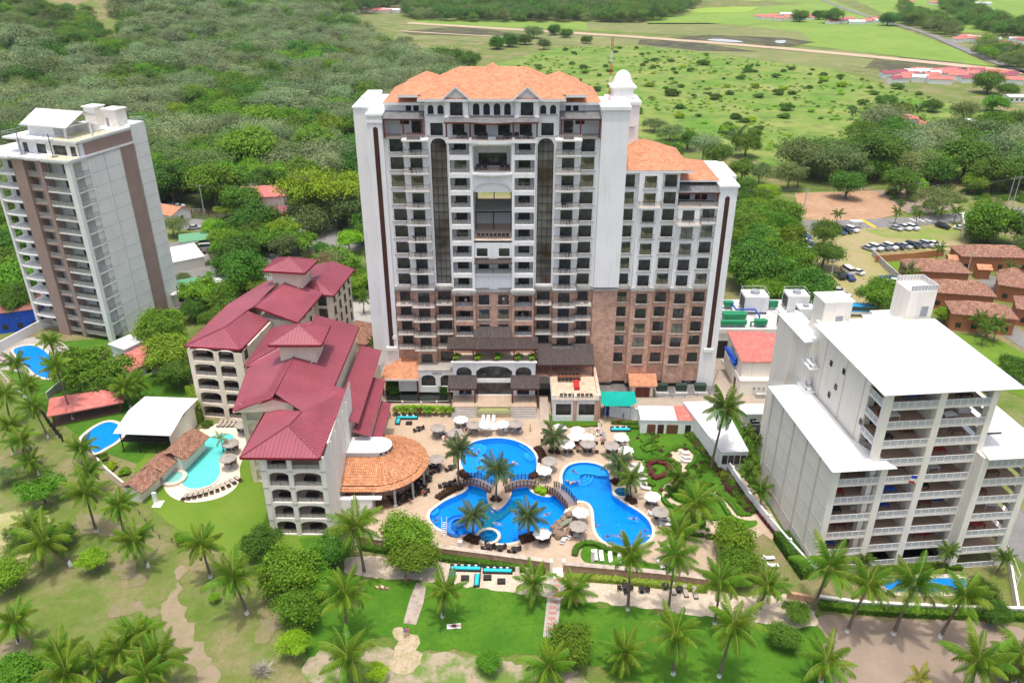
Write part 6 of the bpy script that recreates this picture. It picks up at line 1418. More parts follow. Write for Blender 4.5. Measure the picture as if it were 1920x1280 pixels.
# ---------------- club house and long tiled pavilion
CH = thing('club_house', 'two storey club house with curved white roof beside the small blue pool', 'club house', (-67, 128, 0), R(-4))
b = MB()
prof = [(-6.4,-5.8,5.0),(-5.0,-1.0,6.1),(-4.0,5.5,6.3)]
xs_ = [-5.2,-2.5,0,2.5,5.2]
def cz(x): return 1.0*(1-(x/5.4)**2)
for i in range(8):
 x0, x1 = -5.4+1.35*i, -5.4+1.35*(i+1)
 b.slab([(x0,-6.2,4.6),(x1,-6.2,4.6),(x1,0,5.7),(x0,0,5.7)], .1); b.slab([(x0,0,5.7),(x1,0,5.7),(x1,6.2,5.1),(x0,6.2,5.1)], .1)
b.build('roof', ROOFW, CH)
b = MB(); b.box(-4.6,4.9,1.0,5.8,0,5.0); b.box(4.75,4.9,-5.6,1.0,0,4.6); b.build('wall', CREAMW, CH)
b = MB(); b.box(-4.8,4.8,-5.4,1,2.3,2.5); b.build('deck', DARKM, CH); b = MB(); [b.box(x-.07,x+.07,-5.6,-5.45,0,4.6) for x in (-4.6,-1.5,1.6,4.6)]; b.box(-4.6,4.6,-5.5,-5.46,3.2,3.3); b.build('post', DARKM, CH)
LP = thing('tiled_pavilion', 'long crooked pavilion with weathered brown tile roof beside the turquoise pool', 'pavilion', (*G(300,880)[:2], 0))
o0 = Vector(G(300,880)[:2])
def gseg(p0, p1, wd, h, rise):
 a, e = Vector(G(*p0, h+rise)[:2])-o0, Vector(G(*p1, h+rise)[:2])-o0; d = (e-a).normalized(); n = Vector((-d.y,d.x))*wd/2
 b = MB(); b.slab([(*(a-n),h),(*(e-n),h),(*e,h+rise),(*a,h+rise)], .12); b.slab([(*a,h+rise),(*e,h+rise),(*(e+n),h),(*(a+n),h)], .12); b.build('roof', TERRAOLD, LP)
 b = MB(); n2 = n*.62; b.prism([tuple(a-n2+d*.4),tuple(e-n2-d*.4),tuple(e+n2-d*.4),tuple(a+n2+d*.4)], 0, h+.1); b.build('wall', CREAMW, LP)
gseg((366,802),(318,848),5.4,2.9,1.5); gseg((314,842),(282,872),4.8,2.6,1.3); gseg((284,872),(240,908),4.8,2.4,1.3)
# ================================================================= UTILITY PLANT
UP = thing('plant_building', 'flat roofed plant building with green machines between the tower and the balcony building', 'plant building', (50, 163, 0))
b = MB(); b.box(-8,16,-3,14,0,7.0); b.box(-8.2,16.2,-3.2,-3.0,6.4,7.5); b.build('wall', CREAMW, UP)
b = MB(); b.box(-8,16,-3,14,7.0,7.1); b.build('flat_roof', mat('stained_flat_roof', (.58,.59,.58), (.48,.48,.47), .3, c3=(.36,.33,.30), s3=.8), UP)
b = MB(); b.box(-8,0,-3.06,-3.01,0,4.5); b.build('opening_shade_panel', DARKM, UP)  # dark panel on the wall; colour stands in for the shade inside an opening
UR = thing('red_roof_store', 'two storey grey store with faded red roof beside the plant ramp', 'store', (*G(1420,735)[:2], 0)); 
b = MB(); b.box(-4.4,5.5,-1.5,12,0,3.6); b.box(-4.0,3.4,0,12,3.6,7.4); b.box(-4.5,5.6,-1.6,-1.5,3.4,3.7); b.build('wall', CREAMW, UR)
b = MB(); b.slab([(-4.4,-.5,7.5),(3.9,-.5,7.5),(3.9,12.3,8.3),(-4.4,12.3,8.3)], .15); b.slab([(3.95,-.5,7.0),(6.5,-.5,7.0),(6.5,12,8),(3.95,12,8)], .12); b.build('roof', PINKROOF, UR)
for k in range(4): b = MB(); b.box(-1.6+k*1.0,-1.1+k*1.0,-1.7,-1.61,1.6,2.1); b.build('meter_box', STEEL, UR)
b = MB(); b.box(-4.46,-4.41,1.5,2.8,0,2.4); b.build('door', REDWOOD, UR)
b = MB(); b.box(-1.0,4.0,-2.7,-1.7,0,1.0); tag(b.build('water_tank', CONC, loc=UR.location), 'grey concrete tank at the foot of the red roofed store', 'tank')
ct = thing('cooling_tower', 'white cooling tower', 'cooling tower', (0,0,0), group='white cooling towers')
b = MB(); b.box(-2.6,2.6,-2.2,2.2,.6,4.2); b.build('casing', WCLEAN, ct); b = MB(); b.lathe([(1.1,4.2),(1.0,4.8),(1.05,4.9)], 16); b.build('fan_shroud', STEEL, ct)
b = MB(); b.lathe([(.9,4.75),(.9,4.78)], 12); b.build('fan', DARKM, ct); b = MB(); [b.box(x-.1,x+.1,y-.1,y+.1,0,.6) for x in (-2.3,2.3) for y in (-1.9,1.9)]; b.box(-2.62,-2.6,-1.8,1.8,.8,3.6); b.build('louvre', DARKM, ct)
b = MB(); [b.tube([(x,y,4.2),(x,y,5.0)], .03, 4) for x in (-2.5,2.5) for y in (-2.1,2.1)]; [b.tube(q, .03, 4) for q in ([(-2.5,-2.1,5),(2.5,-2.1,5)],[(2.5,-2.1,5),(2.5,2.1,5)],[(-2.5,2.1,5),(2.5,2.1,5)],[(-2.5,-2.1,5),(-2.5,2.1,5)])]; ladder(b, 1.2, -2.3, .6, 4.2); b.build('railing', WCLEAN, ct)
CT = Many(ct)
for (p, rz, sc, lab) in (((1411,582),0,1.05,'white cooling tower behind the blue pipe'),((1489,578),0,.95,'white cooling tower with green side panel'),((1478,615),0,.85,'white cooling tower nearest the balcony building, with dark opening'),((1507,596),0,.7,'small white cooling tower partly behind the lift room')):
 x, y, _ = G(*p, 7.1); CT((x, y, 7.1), rz, lab, scale=sc)
def gmachine(p, sx, sy, sz, lab):
 x, y, _ = G(*p, 7.1); t = thing('green_machine', lab, 'machine', (x, y, 7.1), group='green machines on the plant roof')
 b = MB(); b.prism([(-sx/2,-sy/2),(sx/2,-sy/2),(sx/2+.5,0),(sx/2,sy/2),(-sx/2,sy/2)], .6, .6+sz); b.build('housing', GRN, t)
 b = MB(); [b.box(x_-.08,x_+.08,y_-.08,y_+.08,0,.6) for x_ in (-sx/2+.2,sx/2-.2) for y_ in (-sy/2+.2,sy/2-.2)]; b.build('leg', STEEL, t)
 b = MB(); b.tube([(-sx/2,0,.6+sz*.5),(-sx/2-.8,0,.6+sz*.5),(-sx/2-.9,-.3,.3)], .22, 8); b.build('pipe', GRN, t)
gmachine((1375,598), 5.0, 2.2, 1.0, 'largest green machine beside the cooling tower'); gmachine((1364,578), 1.6,1.4,1.2, 'small green machine nearest the tower edge'); gmachine((1373,612), 5.4,1.2,.9, 'long green duct machine at the front of the plant roof'); gmachine((1424,612), 2.4,1.4,1.1, 'green machine with orange end right of the duct'); gmachine((1447,580), 1.6,.8,1.6, 'thin green valve frame between the cooling towers')
def pipe(name, pts, r, m, label, z_=None):
 b = MB(); P = [Vector(p) for p in pts]; b.tube([tuple(p-P[0]) for p in P], r, 8); return tag(b.build(name, m, loc=tuple(P[0])), label, 'pipe')
pipe('blue_pipe', [G(1352,566,8.6),G(1370,566,8.6),G(1380,580,8.6),G(1416,580,8.6),G(1424,592,8.6),G(1424,600,7.4)], .22, BLUP, 'blue pipe running across the roof in front of the big cooling tower')
pipe('blue_pipe', [G(1362,652,5.8),G(1378,683,5.0),G(1382,674,5.5),G(1398,672,5.5)], .5, BLUP, 'thick blue pipe bending over the ramp, lower one')
pipe('blue_pipe', [G(1366,655,6.2),G(1380,676,5.8),G(1388,662,6.2),G(1400,661,6.2)], .4, BLUP, 'thick blue pipe bending over the ramp, upper one')
pipe('grey_pipe', [G(1374,650,6.5),G(1392,672,6.5)], .35, STEEL, 'grey duct beside the thick blue pipes')
wall_run('ramp_wall', [(1352,680),(1368,700),(1384,730)], 1.0, .2, W_, 'low white wall down the middle of the ramp', 'wall')
tf_ = thing('transformer', 'dark green transformer', 'transformer', group='green transformers in the service yard')
b = MB(); b.box(-1.1,1.1,-.7,.7,0,1.5); b.box(-1.2,1.2,-.8,.2,1.5,1.62); b.build('cabinet', DGREEN, tf_); b = MB(); b.box(-1.3,1.3,-1.6,.9,-.0,.12); b.build('plinth', CONC, tf_); TFm = Many(tf_)
for k, px_ in enumerate((1240,1276,1312)): x, y, _ = G(px_, 732); TFm((x, y, .08), 0, f'green transformer in the service yard, {["nearest the tiled shed","middle one","nearest the tower pillar"][k]}')
for k, px_ in enumerate((1253,1289)):
 x, y, _ = G(px_, 716); b = MB(); b.box(-.75,.75,-.5,.5,0,2.8); o = b.build('grey_cabinet', STEEL, loc=(x,y,.08)); tag(o, f'tall grey cabinet against the brick wall, {["left","right"][k]} one', 'cabinet')
# ================================================================= BRIDGES, SLIDE, ROCKS, SPAS
def bridge(a, e, wd, rise, label):
 A, E = Vector(A3(*a)), Vector(A3(*e)); L_ = (E-A).length; d = (E-A).normalized()
 t = thing('footbridge', label, 'bridge', tuple((A+E)/2), math.atan2(d.y, d.x), 'arched timber footbridges'); n = 26
 zf = lambda x: .15+rise*(1-(2*x/L_)**2)
 pk = MB()
 for i in range(n):
  x0, x1 = -L_/2+L_*i/n, -L_/2+L_*(i+.86)/n; z0, z1 = zf(x0), zf(x1)
  pk.quad((x0,-wd/2,z0),(x1,-wd/2,z1),(x1,wd/2,z1),(x0,wd/2,z0)); pk.quad((x0,-wd/2,z0-.06),(x0,-wd/2,z0),(x0,wd/2,z0),(x0,wd/2,z0-.06))
 q = pk.build('planks', mat('grey_planks', (.26,.21,.18), (.20,.16,.14), 5) if 'grey_planks' not in bpy.data.materials else bpy.data.materials['grey_planks'], t); q['kind'] = 'stuff'
 for s in (-1, 1):
  y = s*wd/2; b = MB(); m = 9
  for i in range(n): x0, x1 = -L_/2+L_*i/n, -L_/2+L_*(i+1)/n; b.tube([(x0,y,zf(x0)-.14),(x1,y,zf(x1)-.14)], .13, 4, False)
  b.build('side_beam', REDWOOD, t); b = MB()
  for i in range(m):
   x0, x1 = -L_/2+L_*i/m, -L_/2+L_*(i+1)/m; b.tube([(x0,y,zf(x0)+1.05),(x1,y,zf(x1)+1.05)], .07, 4, False); b.tube([(x0,y,zf(x0)+.2),(x1,y,zf(x1)+.2)], .04, 4, False)
   b.tube([(x0,y,zf(x0)+.1),(x1,y,zf(x1)+1.0)], .035, 4, False); b.tube([(x0,y,zf(x0)+1.0),(x1,y,zf(x1)+.1)], .035, 4, False)
  for i in range(m+1): x = -L_/2+L_*i/m; b.box(x-.06,x+.06,y-.06,y+.06,zf(x)-.1,zf(x)+1.15)
  b.build('railing', mat('dark_timber', (.07,.035,.03), (.045,.025,.02), 4) if 'dark_timber' not in bpy.data.materials else bpy.data.materials['dark_timber'], t)
bridge((325,610), (530,660), 1.9, .9, 'arched timber footbridge left of the island palm'); bridge((612,655), (838,628), 1.9, .9, 'arched timber footbridge right of the island palm'); bridge((925,655), (1078,775), 2.0, .8, 'arched timber footbridge between the two wide pools')
SLD = thing('water_slide', 'blue spiral water slide with white stair at the pool edge', 'water slide', A3(283,935)); b = MB()
for k in range(26):
 a0, a1 = R(-100+k*15), R(-100+(k+1)*15); z0, z1 = 2.1-k*.075, 2.1-(k+1)*.075; r0, r1 = 1.0, 1.75
 f = lambda r, a, z: (r*math.cos(a), r*math.sin(a), z)
 b.quad(f(r0,a0,z0),f(r1,a0,z0),f(r1,a1,z1),f(r0,a1,z1)); b.quad(f(r1,a0,z0),f(r1+.12,a0,z0+.45),f(r1+.12,a1,z1+.45),f(r1,a1,z1)); b.quad(f(r0,a0,z0),f(r0,a1,z1),f(r0-.1,a1,z1+.4),f(r0-.1,a0,z0+.4)); b.quad(f(r1+.12,a0,z0+.45),f(r1+.2,a0,z0),f(r1+.2,a1,z1),f(r1+.12,a1,z1+.45)); b.quad(f(r0,a0,z0-.1),f(r0,a1,z1-.1),f(r1+.2,a1,z1-.1),f(r1+.2,a0,z0-.1))
b.build('chute', mat('blue_slide', (.02,.20,.70), rough=.25, spec=.6), SLD); b = MB()
for k in range(9): b.box(-2.2,-1.6,-1.9+k*.16,-1.78+k*.16,k*.25,k*.25+.03)
[b.tube(q, .04, 5) for q in ([(-2.3,-2,0),(-2.3,-.5,3.1)],[(-1.5,-2,0),(-1.5,-.5,3.1)],[(-2.3,-.5,0),(-2.3,-.5,3.1)],[(-1.5,-.5,0),(-1.5,-.5,3.1)])]; b.build('stair', WCLEAN, SLD)
def rockmesh(name, r, seed, m=ROCK, sq=.6):
 bm = bmesh.new(); bmesh.ops.create_icosphere(bm, subdivisions=2, radius=r); rr = random.Random(seed)
 for v in bm.verts: v.co *= 1+rr.uniform(-.22,.22); v.co.z *= sq
 me = bpy.data.meshes.new(name); bm.to_mesh(me); bm.free(); me.materials.append(m); return me
WF = thing('rock_waterfall', 'brown artificial rock waterfall at the pool edge under the grey umbrella', 'rock feature', A3(1040,925)); rk = [rockmesh('rock', .75, s) for s in range(3)]
for i, (x, y, s) in enumerate([(1060,845,1),(1020,875,.9),(985,905,.9),(960,935,1),(965,970,.9),(990,985,1.1),(1030,980,1.0),(1065,950,1.0),(1080,915,.9),(1100,870,.8),(1000,940,.8)]):
 p = Vector(A3(x,y))-Vector(WF.location); o = put('rock', rk[i%3], WF, (p.x,p.y,.5), i); o.scale = (s,s,s*1.3)
b = MB(); b.prism([(-.8,-.3),(.9,.9),(1.2,1.9),(.3,1.6),(-1.3,.2)], .3, .75); b.build('water_basin', mat('basin_water', (.22,.24,.17), rough=.15), WF)
def spa(x, y, r, lab, z=.35):
 t = thing('spa_pool', lab, 'spa pool', A3(x,y)); n = 24; b = MB()
 for k in range(n):
  a0, a1 = 2*math.pi*k/n, 2*math.pi*(k+1)/n; f = lambda q, a, zz: (q*math.cos(a), q*math.sin(a), zz)
  b.quad(f(r,a0,0),f(r,a1,0),f(r,a1,z),f(r,a0,z)); b.quad(f(r,a0,z),f(r,a1,z),f(r-.5,a1,z),f(r-.5,a0,z)); b.quad(f(r-.5,a0,z),f(r-.5,a1,z),f(r-.5,a1,0),f(r-.5,a0,0))
 b.build('rim', PWIN, t); b = MB(); b.lathe([(r-.5,.05),(r-.5,.1)], n); b.build('floor', SHALLOW, t); b = MB(); b.lathe([(r-.5,z-.12),(r-.5,z-.11)], n); b.build('water', WATER, t)
spa(500,985,2.0,'round spa pool on the lower edge of the left pool'); spa(1425,680,1.75,'round blue spa pool on the right bank'); 
p_ = G(326,899); t = thing('spa_pool', 'round cream spa beside the turquoise pool', 'spa pool', p_); b = MB()
for (r0, r1, z0) in ((2.3,1.6,.6),): 
 for k in range(24):
  a0, a1 = 2*math.pi*k/24, 2*math.pi*(k+1)/24; f = lambda q, a, zz: (q*math.cos(a), q*math.sin(a), zz); b.quad(f(r0,a0,0),f(r0,a1,0),f(r0,a1,z0),f(r0,a0,z0)); b.quad(f(r0,a0,z0),f(r0,a1,z0),f(r1,a1,z0),f(r1,a0,z0)); b.quad(f(r1,a0,z0),f(r1,a1,z0),f(r1,a1,.2),f(r1,a0,.2))
b.build('rim', PWIN, t); b = MB(); b.lathe([(1.6,.2),(1.6,.45)], 24); b.build('water', mat('spa_water', (.20,.50,.46), rough=.1), t)
# ================================================================= UMBRELLAS, LOUNGERS, TABLES
def mk_umbrella(name, m, n=8, r=1.45, lab=''):
 t = thing(name, lab, 'umbrella'); b = MB(); c = (0,0,2.75); P = [(r*math.cos(2*math.pi*k/n), r*math.sin(2*math.pi*k/n), 2.15) for k in range(n)]
 for k in range(n):
  p, q = P[k], P[(k+1)%n]; mid = tuple((p[j]+q[j])/2*.96 for j in (0,1))+(2.17,); b.quad(p,mid,c); b.quad(mid,q,c); b.quad(p,(p[0],p[1],2.0),(mid[0],mid[1],2.03),mid); b.quad(mid,(mid[0],mid[1],2.03),(q[0],q[1],2.0),q)
 b.build('canopy', m, t); b = MB(); b.lathe([(.3,2.72),(.02,2.88)], 8); b.build('vent_cap', m, t)
 b = MB(); b.tube([(0,0,0),(0,0,2.7)], .035, 6); b.build('pole', WCLEAN, t); b = MB(); b.lathe([(.35,0),(.33,.1),(.08,.14)], 10); b.build('base', CONC, t); return Many(t)
UW = mk_umbrella('pool_umbrella', WCANV, lab='white umbrella'); UG = mk_umbrella('pool_umbrella', STRAW, 10, 1.5, lab='taupe umbrella')
def zone(x, y):
 if y > 870: return 'at the lower pool edge'
 if x < 200: return 'beside the round restaurant'
 if x < 760 and y < 300: return 'above the round pool'
 if x > 1500 or (x > 1370 and y < 420): return 'beside the garden'
 if x > 1370: return 'by the right spa'
 if x > 980 and y < 420: return 'above the curved pool'
 return 'on the strip between the two upper pools'
UL = [(310,158),(480,195),(597,190),(993,215),(1118,232),(1097,277),(1187,280),(1050,330),(1420,280),(1455,370),(888,510),(1525,490),(1140,800),(872,945),(1640,690),(1390,450)]
for x, y in UL: p = A3(x, y, 2.6); later(UW((p[0],p[1],DZ), random.random(), group='white umbrellas round the pools'), 'white umbrella', zone(x, y))
for x, y in [(400,195),(150,215),(270,250),(690,187),(1190,325),(1355,340),(925,445),(140,430),(1125,895),(1695,795)]: p = A3(x, y, 2.6); later(UG((p[0],p[1],DZ), random.random(), group='taupe umbrellas round the pools'), 'taupe umbrella', zone(x, y))
for x, y in [(455,797),(432,832),(427,860)]: p = G(x, y-3, 2.5); later(UG((p[0],p[1],.07), random.random(), group='taupe umbrellas by the turquoise pool', scale=1.05), 'taupe umbrella', 'right of the turquoise pool')
def mk_lounger(fm, cm, lab, back=38):
 t = thing('sun_lounger', lab, 'sun lounger'); b = MB(); b.box(-.33,.33,-1.0,.95,.26,.32); b.build('frame', fm, t)
 b = MB(); b.box(-.31,.31,-.98,.28,.325,.40); c = math.cos(R(back)); s = math.sin(R(back)); L_ = .75
 b.quad((-.31,.28,.40),(.31,.28,.40),(.31,.28+L_*c,.40+L_*s),(-.31,.28+L_*c,.40+L_*s)); b.quad((-.31,.30,.33),(-.31,.30+L_*c,.33+L_*s),(.31,.30+L_*c,.33+L_*s),(.31,.30,.33))
 for x in (-.31,.31): b.quad((x,.28,.40),(x,.28+L_*c,.40+L_*s),(x,.30+L_*c,.33+L_*s),(x,.30,.33))
 b.quad((-.31,.28+L_*c,.40+L_*s),(.31,.28+L_*c,.40+L_*s),(.31,.30+L_*c,.33+L_*s),(-.31,.30+L_*c,.33+L_*s)); b.build('mattress', cm, t)
 for x in (-.28,.28):
  for y in (-.9,.85): b = MB(); b.box(x-.04,x+.04,y-.04,y+.04,0,.26); b.build('leg', fm, t)
 return Many(t)
LWm = mk_lounger(WCLEAN, CUSH, 'white sun lounger'); LTm = mk_lounger(mat('brown_frame', (.14,.09,.07)), mat('beige_sling', (.42,.36,.30), (.36,.31,.26), 3), 'taupe sun lounger')
LDm = mk_lounger(WICK, mat('grey_towel', (.20,.20,.21), (.30,.30,.31), 3), 'dark sun lounger')
def loungers(m, desc, items, zfun=zone, fa=A3, z=DZ, grp='sun loungers on the pool deck'):
 for it in items:
  x, y, a = it; p = fa(x, y); later(m((p[0], p[1], z), R(a), group=grp), desc, zfun(x, y) if callable(zfun) else zfun)
loungers(LWm, 'white sun lounger', [(205,325,35),(465,180,-2),(500,180,-2),(537,180,-2),(535,235,-2),(450,225,0),(620,245,5),(665,245,0),(720,250,-5),(1255,270,0),(1400,330,70),(1440,320,75),(1405,350,75),(1585,655,75),(1560,620,75),(1560,590,78),(1720,870,75),(1725,905,75),(1725,945,78),(1640,835,80),(1020,1015,-22+180),(1080,990,-55+180),(560,235,0),(1430,325,75)])
loungers(LTm, 'taupe sun lounger', [(140,285,32),(165,270,32),(320,275,30),(345,265,28),(375,255,3),(395,255,0),(605,225,0),(990,330,0),(1035,390,180),(1070,390,180),(1120,385,180),(1170,385,180),(1250,390,180),(1245,330,180),(1280,265,0),(1215,265,0),(900,580,-60),(880,560,-60),(1120,960,120),(1140,940,120),(1560,560,80),(1270,235,0)])
loungers(LDm, 'dark sun lounger', [(235,305,33),(265,298,33),(190,260,32),(330,205,20),(350,210,20),(290,220,30),(415,235,5),(640,225,0),(705,225,0),(1205,385,180),(1290,330,180),(1110,330,180),(1300,300,0),(1630,760,80),(1690,860,80),(1545,570,80),(1505,585,80)])
loungers(LWm, 'white sun lounger', [(1242,1125,0),(1283,1130,0),(1345,1140,0),(1410,1148,-4),(1690,1180,15),(1780,1210,15)], 'on the small lawn above the brick wall')
loungers(LWm, 'white sun lounger', [(1283,852,85),(1285,860,85),(1284,867,85)], 'on the round garden terrace', G, .09)
loungers(LWm, 'white sun lounger', [(1440,1049,95),(1447,1063,92)], 'on the lawn beside the boundary wall', G, .09)
for i in range(11): t_ = i/10; x = 347+t_*100; y = 934-20*t_**2-14*t_; later(LTm((*G(x,y)[:2],.08), R(170+60*t_), group='sun loungers round the turquoise pool'), 'taupe sun lounger', 'along the lower curve of the turquoise pool')
for i in range(5): later(LTm((*G(413+i*8.3,797)[:2],.08), R(-12), group='sun loungers above the turquoise pool'), 'taupe sun lounger', 'in the row above the turquoise pool')
for i, (x, y) in enumerate([(105,648),(118,655),(124,664),(5,676),(0,684),(8,668)]): later(LTm((*G(x,y)[:2],.08), R(60)), 'taupe sun lounger', 'by the pool of the left tower')
b = MB(); b.lathe([(.55,.70),(.55,.74)], 14); b.lathe([(.05,0),(.05,.70)], 6); b.lathe([(.28,0),(.26,.04)], 10); tb = b.build('patio_table', WICK); tag(tb, 'round dark table', 'table'); TB = Many(tb)
b = MB(); b.box(-.28,.28,-.28,.25,.36,.44); b.box(-.28,.28,.22,.30,.44,.86); b.box(-.31,-.25,-.28,.28,.44,.62); b.box(.25,.31,-.28,.28,.44,.62)
for x in (-.26,.26):
 for y in (-.25,.25): b.box(x-.03,x+.03,y-.03,y+.03,0,.36)
ch = b.build('patio_chair', WICK); tag(ch, 'dark wicker chair', 'chair'); CHm = Many(ch)
def table_set(p, n, zn, z=DZ, r=.85, a0=0.):
 later(TB((p[0],p[1],z), 0, group='round dark patio tables'), 'round dark patio table', zn)
 for k in range(n): a = a0+2*math.pi*k/n; later(CHm((p[0]+r*math.cos(a), p[1]+r*math.sin(a), z), a-math.pi/2, group='dark patio chairs'), 'dark wicker chair', zn)
for x, y, n in [(20,250,2),(905,330,5),(1355,395,6),(130,500,4),(125,540,3),(30,650,5),(50,680,5),(240,520,2),(885,1010,5),(500,1070,4),(580,1080,3),(680,1090,2),(200,640,2),(240,630,2),(95,600,0),(930,330,4)]:
 table_set(A3(x, y), n, {True:'beside the round restaurant'}.get(x < 250, 'at the lower pool edge' if y > 900 else 'on the pool deck'), a0=random.random())
for x, y in [(457,808),(436,842),(432,868)]: table_set(G(x,y), 5, 'under the umbrellas by the turquoise pool', .08)
for x, y, n in [(762,935,4),(745,942,6),(768,932,4),(790,900,5),(735,930,3)]: table_set(G(x,y), n, 'at the edge of the round restaurant')
for x, y, z, n, zn in [(0,0,0,0,0)][1:]: pass
for (px_, py_, n) in [(1172,1106,4),(1203,1110,1),(1247,1104,0),(1273,1110,0)]: table_set(G(px_,py_), n, 'on the sand terrace', .08)
loungers(LTm, 'taupe sun lounger', [(970,1078,0),(990,1080,0),(1285,1112,0),(1303,1115,0),(1262,1108,0)], 'on the sand terrace', G, .08)
# roof terrace furniture
for k in range(4):
 for s in (0, 1): p = at_depth(1052+k*16+s*8, 743, 134.6); later(CHm((p[0], 134.2, 5.15), R(90 if s else -90)), 'dark wicker chair', 'at the front of the restaurant roof terrace')
for k in range(6): later(CHm((9.6+k*.75, 142.0, 5.15), 0), 'dark wicker chair', 'behind the long table on the roof terrace'); later(CHm((9.6+k*.75, 140.3, 5.15), math.pi), 'dark wicker chair', 'in front of the long table on the roof terrace')
b = MB(); b.box(-2.4,2.4,-.45,.45,.70,.76); [b.box(x-.05,x+.05,y-.05,y+.05,0,.7) for x in (-2.2,2.2) for y in (-.35,.35)]; tag(b.build('long_table', WOODT, loc=(11.6,141.2,5.15)), 'long brown dining table under the dark terrace roof', 'table')
b = MB(); b.box(-.55,.55,-1.6,1.6,0,.62); tag(b.build('red_bench', REDF, loc=(12.9,138.4,5.15)), 'long red bench in the middle of the roof terrace', 'bench')
# lounge sofas
def sofa(loc, rz, segs, lab, m=TEAL, z=DZ):
 t = thing('lounge_sofa', lab, 'sofa', (loc[0], loc[1], z), rz)
 for (x0,x1,y0,y1,side) in segs:
  b = MB(); b.box(x0,x1,y0,y1,0,.3)
  if 'n' in side: b.box(x0,x1,y1-.14,y1,.3,.72)
  if 's' in side: b.box(x0,x1,y0,y0+.14,.3,.72)
  if 'w' in side: b.box(x0,x0+.14,y0,y1,.3,.70)
  if 'e' in side: b.box(x1-.14,x1,y0,y1,.3,.70)
  b.build('frame', WICK, t); b = MB(); b.box(x0+.15,x1-.15,y0+.15,y1-.15,.3,.46); b.build('seat_cushion', m, t)
  c = MB(); n = max(1,int((x1-x0)/1.1)) if x1-x0 > y1-y0 else 0
  for k in range(n): q = x0+.3+(x1-x0-.6)*(k+.5)/n; c.box(q-.2,q+.2,y1-.32,y1-.16,.46,.8)
  if n: c.build('pillow', CUSH, t)
 return t
sofa(G(872,1083), R(-2), [(-2.4,2.3,1.2,2.1,'n'),(-2.4,-1.5,-1.6,1.19,'w'),(1.4,2.3,-2.0,.6,'e')], 'U-shaped black wicker sofa with turquoise cushions on the sand')
sofa(G(933,1082), R(-2), [(-2.3,2.2,.6,1.5,'ne')], 'straight black wicker sofa with turquoise cushions on the sand')
sofa(G(758,790), 0, [(-1.6,2.6,.5,1.4,'n'),(-1.6,-.7,-1.4,.49,'w')], 'L-shaped wicker sofa with turquoise cushions in front of the potted plants')
sofa(G(1163,808), 0, [(-1.9,2.0,-.4,.6,'n')], 'wicker sofa with turquoise and red cushions at the garden corner')
for p, lab in ((G(872,1086),'square dark coffee table inside the U-shaped sofa'),(G(940,1092),'dark coffee table in front of the straight sofa'),(G(914,1085),'small dark stool between the two sofas on sand'),(G(767,795),'grey coffee table beside the L-shaped sofa'),(G(927,770),'square black framed day bed with blue top on the landing')):
 b = MB(); b.box(-.6,.6,-.45,.45,0,.42); tag(b.build('coffee_table', WICK, loc=(p[0],p[1],DZ)), lab, 'table')
# beach gate, lamp pillars, paths
GT = thing('beach_gate', 'cream gate posts and steps in the brick wall at the paved path', 'gate', (*G(1045,1068)[:2], 0)); 
for s in (-1, 1): b = MB(); b.box(s*.95-.2,s*.95+.2,-.4,.4,0,1.9); b.build('post', CREAMW, GT)
for k in range(5): b = MB(); b.box(-.75,.75,-.3-.3*(k+1),-.3-.3*k,0,.75-.15*k); b.build('step', CREAMW, GT)
BEAMP = [(1032,1072),(1058,1072),(1052,1120),(1044,1196),(1018,1194),(1026,1120)]
sheet('garden_path', BEAMP, .075, PAVE); 
PT = mat('red_path_tile', (.45,.22,.18), (.40,.19,.16), 2)
for k in range(11):
 t_ = k/11; y0 = 1078+t_*112; x0 = 1046-t_*16; x_, y_, _ = G(x0, y0); b = MB(); b.box(-.55,.55,-.28,.28,0,.02); o = b.build('red_paving_panel', PT, loc=(x_, y_, .08)); o['kind'] = 'structure'
sheet('garden_path', [(781,1092),(800,1094),(794,1130),(780,1171),(756,1168),(768,1125)], .078, mat('old_concrete_path', (.42,.36,.30), (.34,.29,.25), .6, c3=(.25,.16,.12), s3=1))
for x, y, lab in ((677,1014,'left end of the brick wall'),(863,1034,'behind the brick wall near the white umbrella'),(1111,1052,'beside the brick wall right of the gate'),(697,1010,'')):
 if lab: 
  p = G(x, y); t = thing('lamp_pillar', f'white square pillar {lab}', 'pillar', p); b = MB(); b.box(-.25,.25,-.25,.25,0,2.0); b.build('shaft', WCLEAN, t); b = MB(); b.box(-.3,.3,-.3,.3,2.0,2.12); b.build('cap', WCLEAN, t)
p = G(293,943); t = thing('outdoor_shower', 'white outdoor shower pillar on the lawn beside the turquoise pool', 'shower', p); b = MB(); b.box(-.35,.35,-.2,.2,0,2.2); b.build('pillar', WCLEAN, t); b = MB(); b.box(-.3,1.2,-1.2,.6,0,.1); b.build('base', CREAMW, t)
# potted plants come with the vegetation
# ================================================================= STREET FURNITURE
def pole(p, h, lab, arms=1, yaw=0):
 x, y, _ = G(*p); t = thing('utility_pole', lab, 'utility pole', (x, y, 0), yaw); b = MB(); b.tube([(0,0,0),(0,0,h)], [.18,.11], 7); b.build('shaft', CONC, t)
 for k in range(arms): b = MB(); b.box(-1.1,1.1,-.06,.06,h-.5-k*1.0,h-.38-k*1.0); b.build('crossarm', CONC, t)
 b = MB(); [b.lathe([(.06,h-.38),(.06,h-.15)], 6, (q,0)) for q in (-1,0,1)]; b.build('insulators', STEEL, t); return (x, y, h-.2)
t1 = pole((1504,412), 11, 'concrete utility pole in front of the dirt lot', 2); t2 = pole((1712,400), 11, 'concrete utility pole at the right corner of the dirt lot'); t3 = pole((1885,396), 12, 'twin utility pole at the right edge of the street'); t3b = pole((1895,396), 12.5, 'second twin utility pole at the right edge of the street')
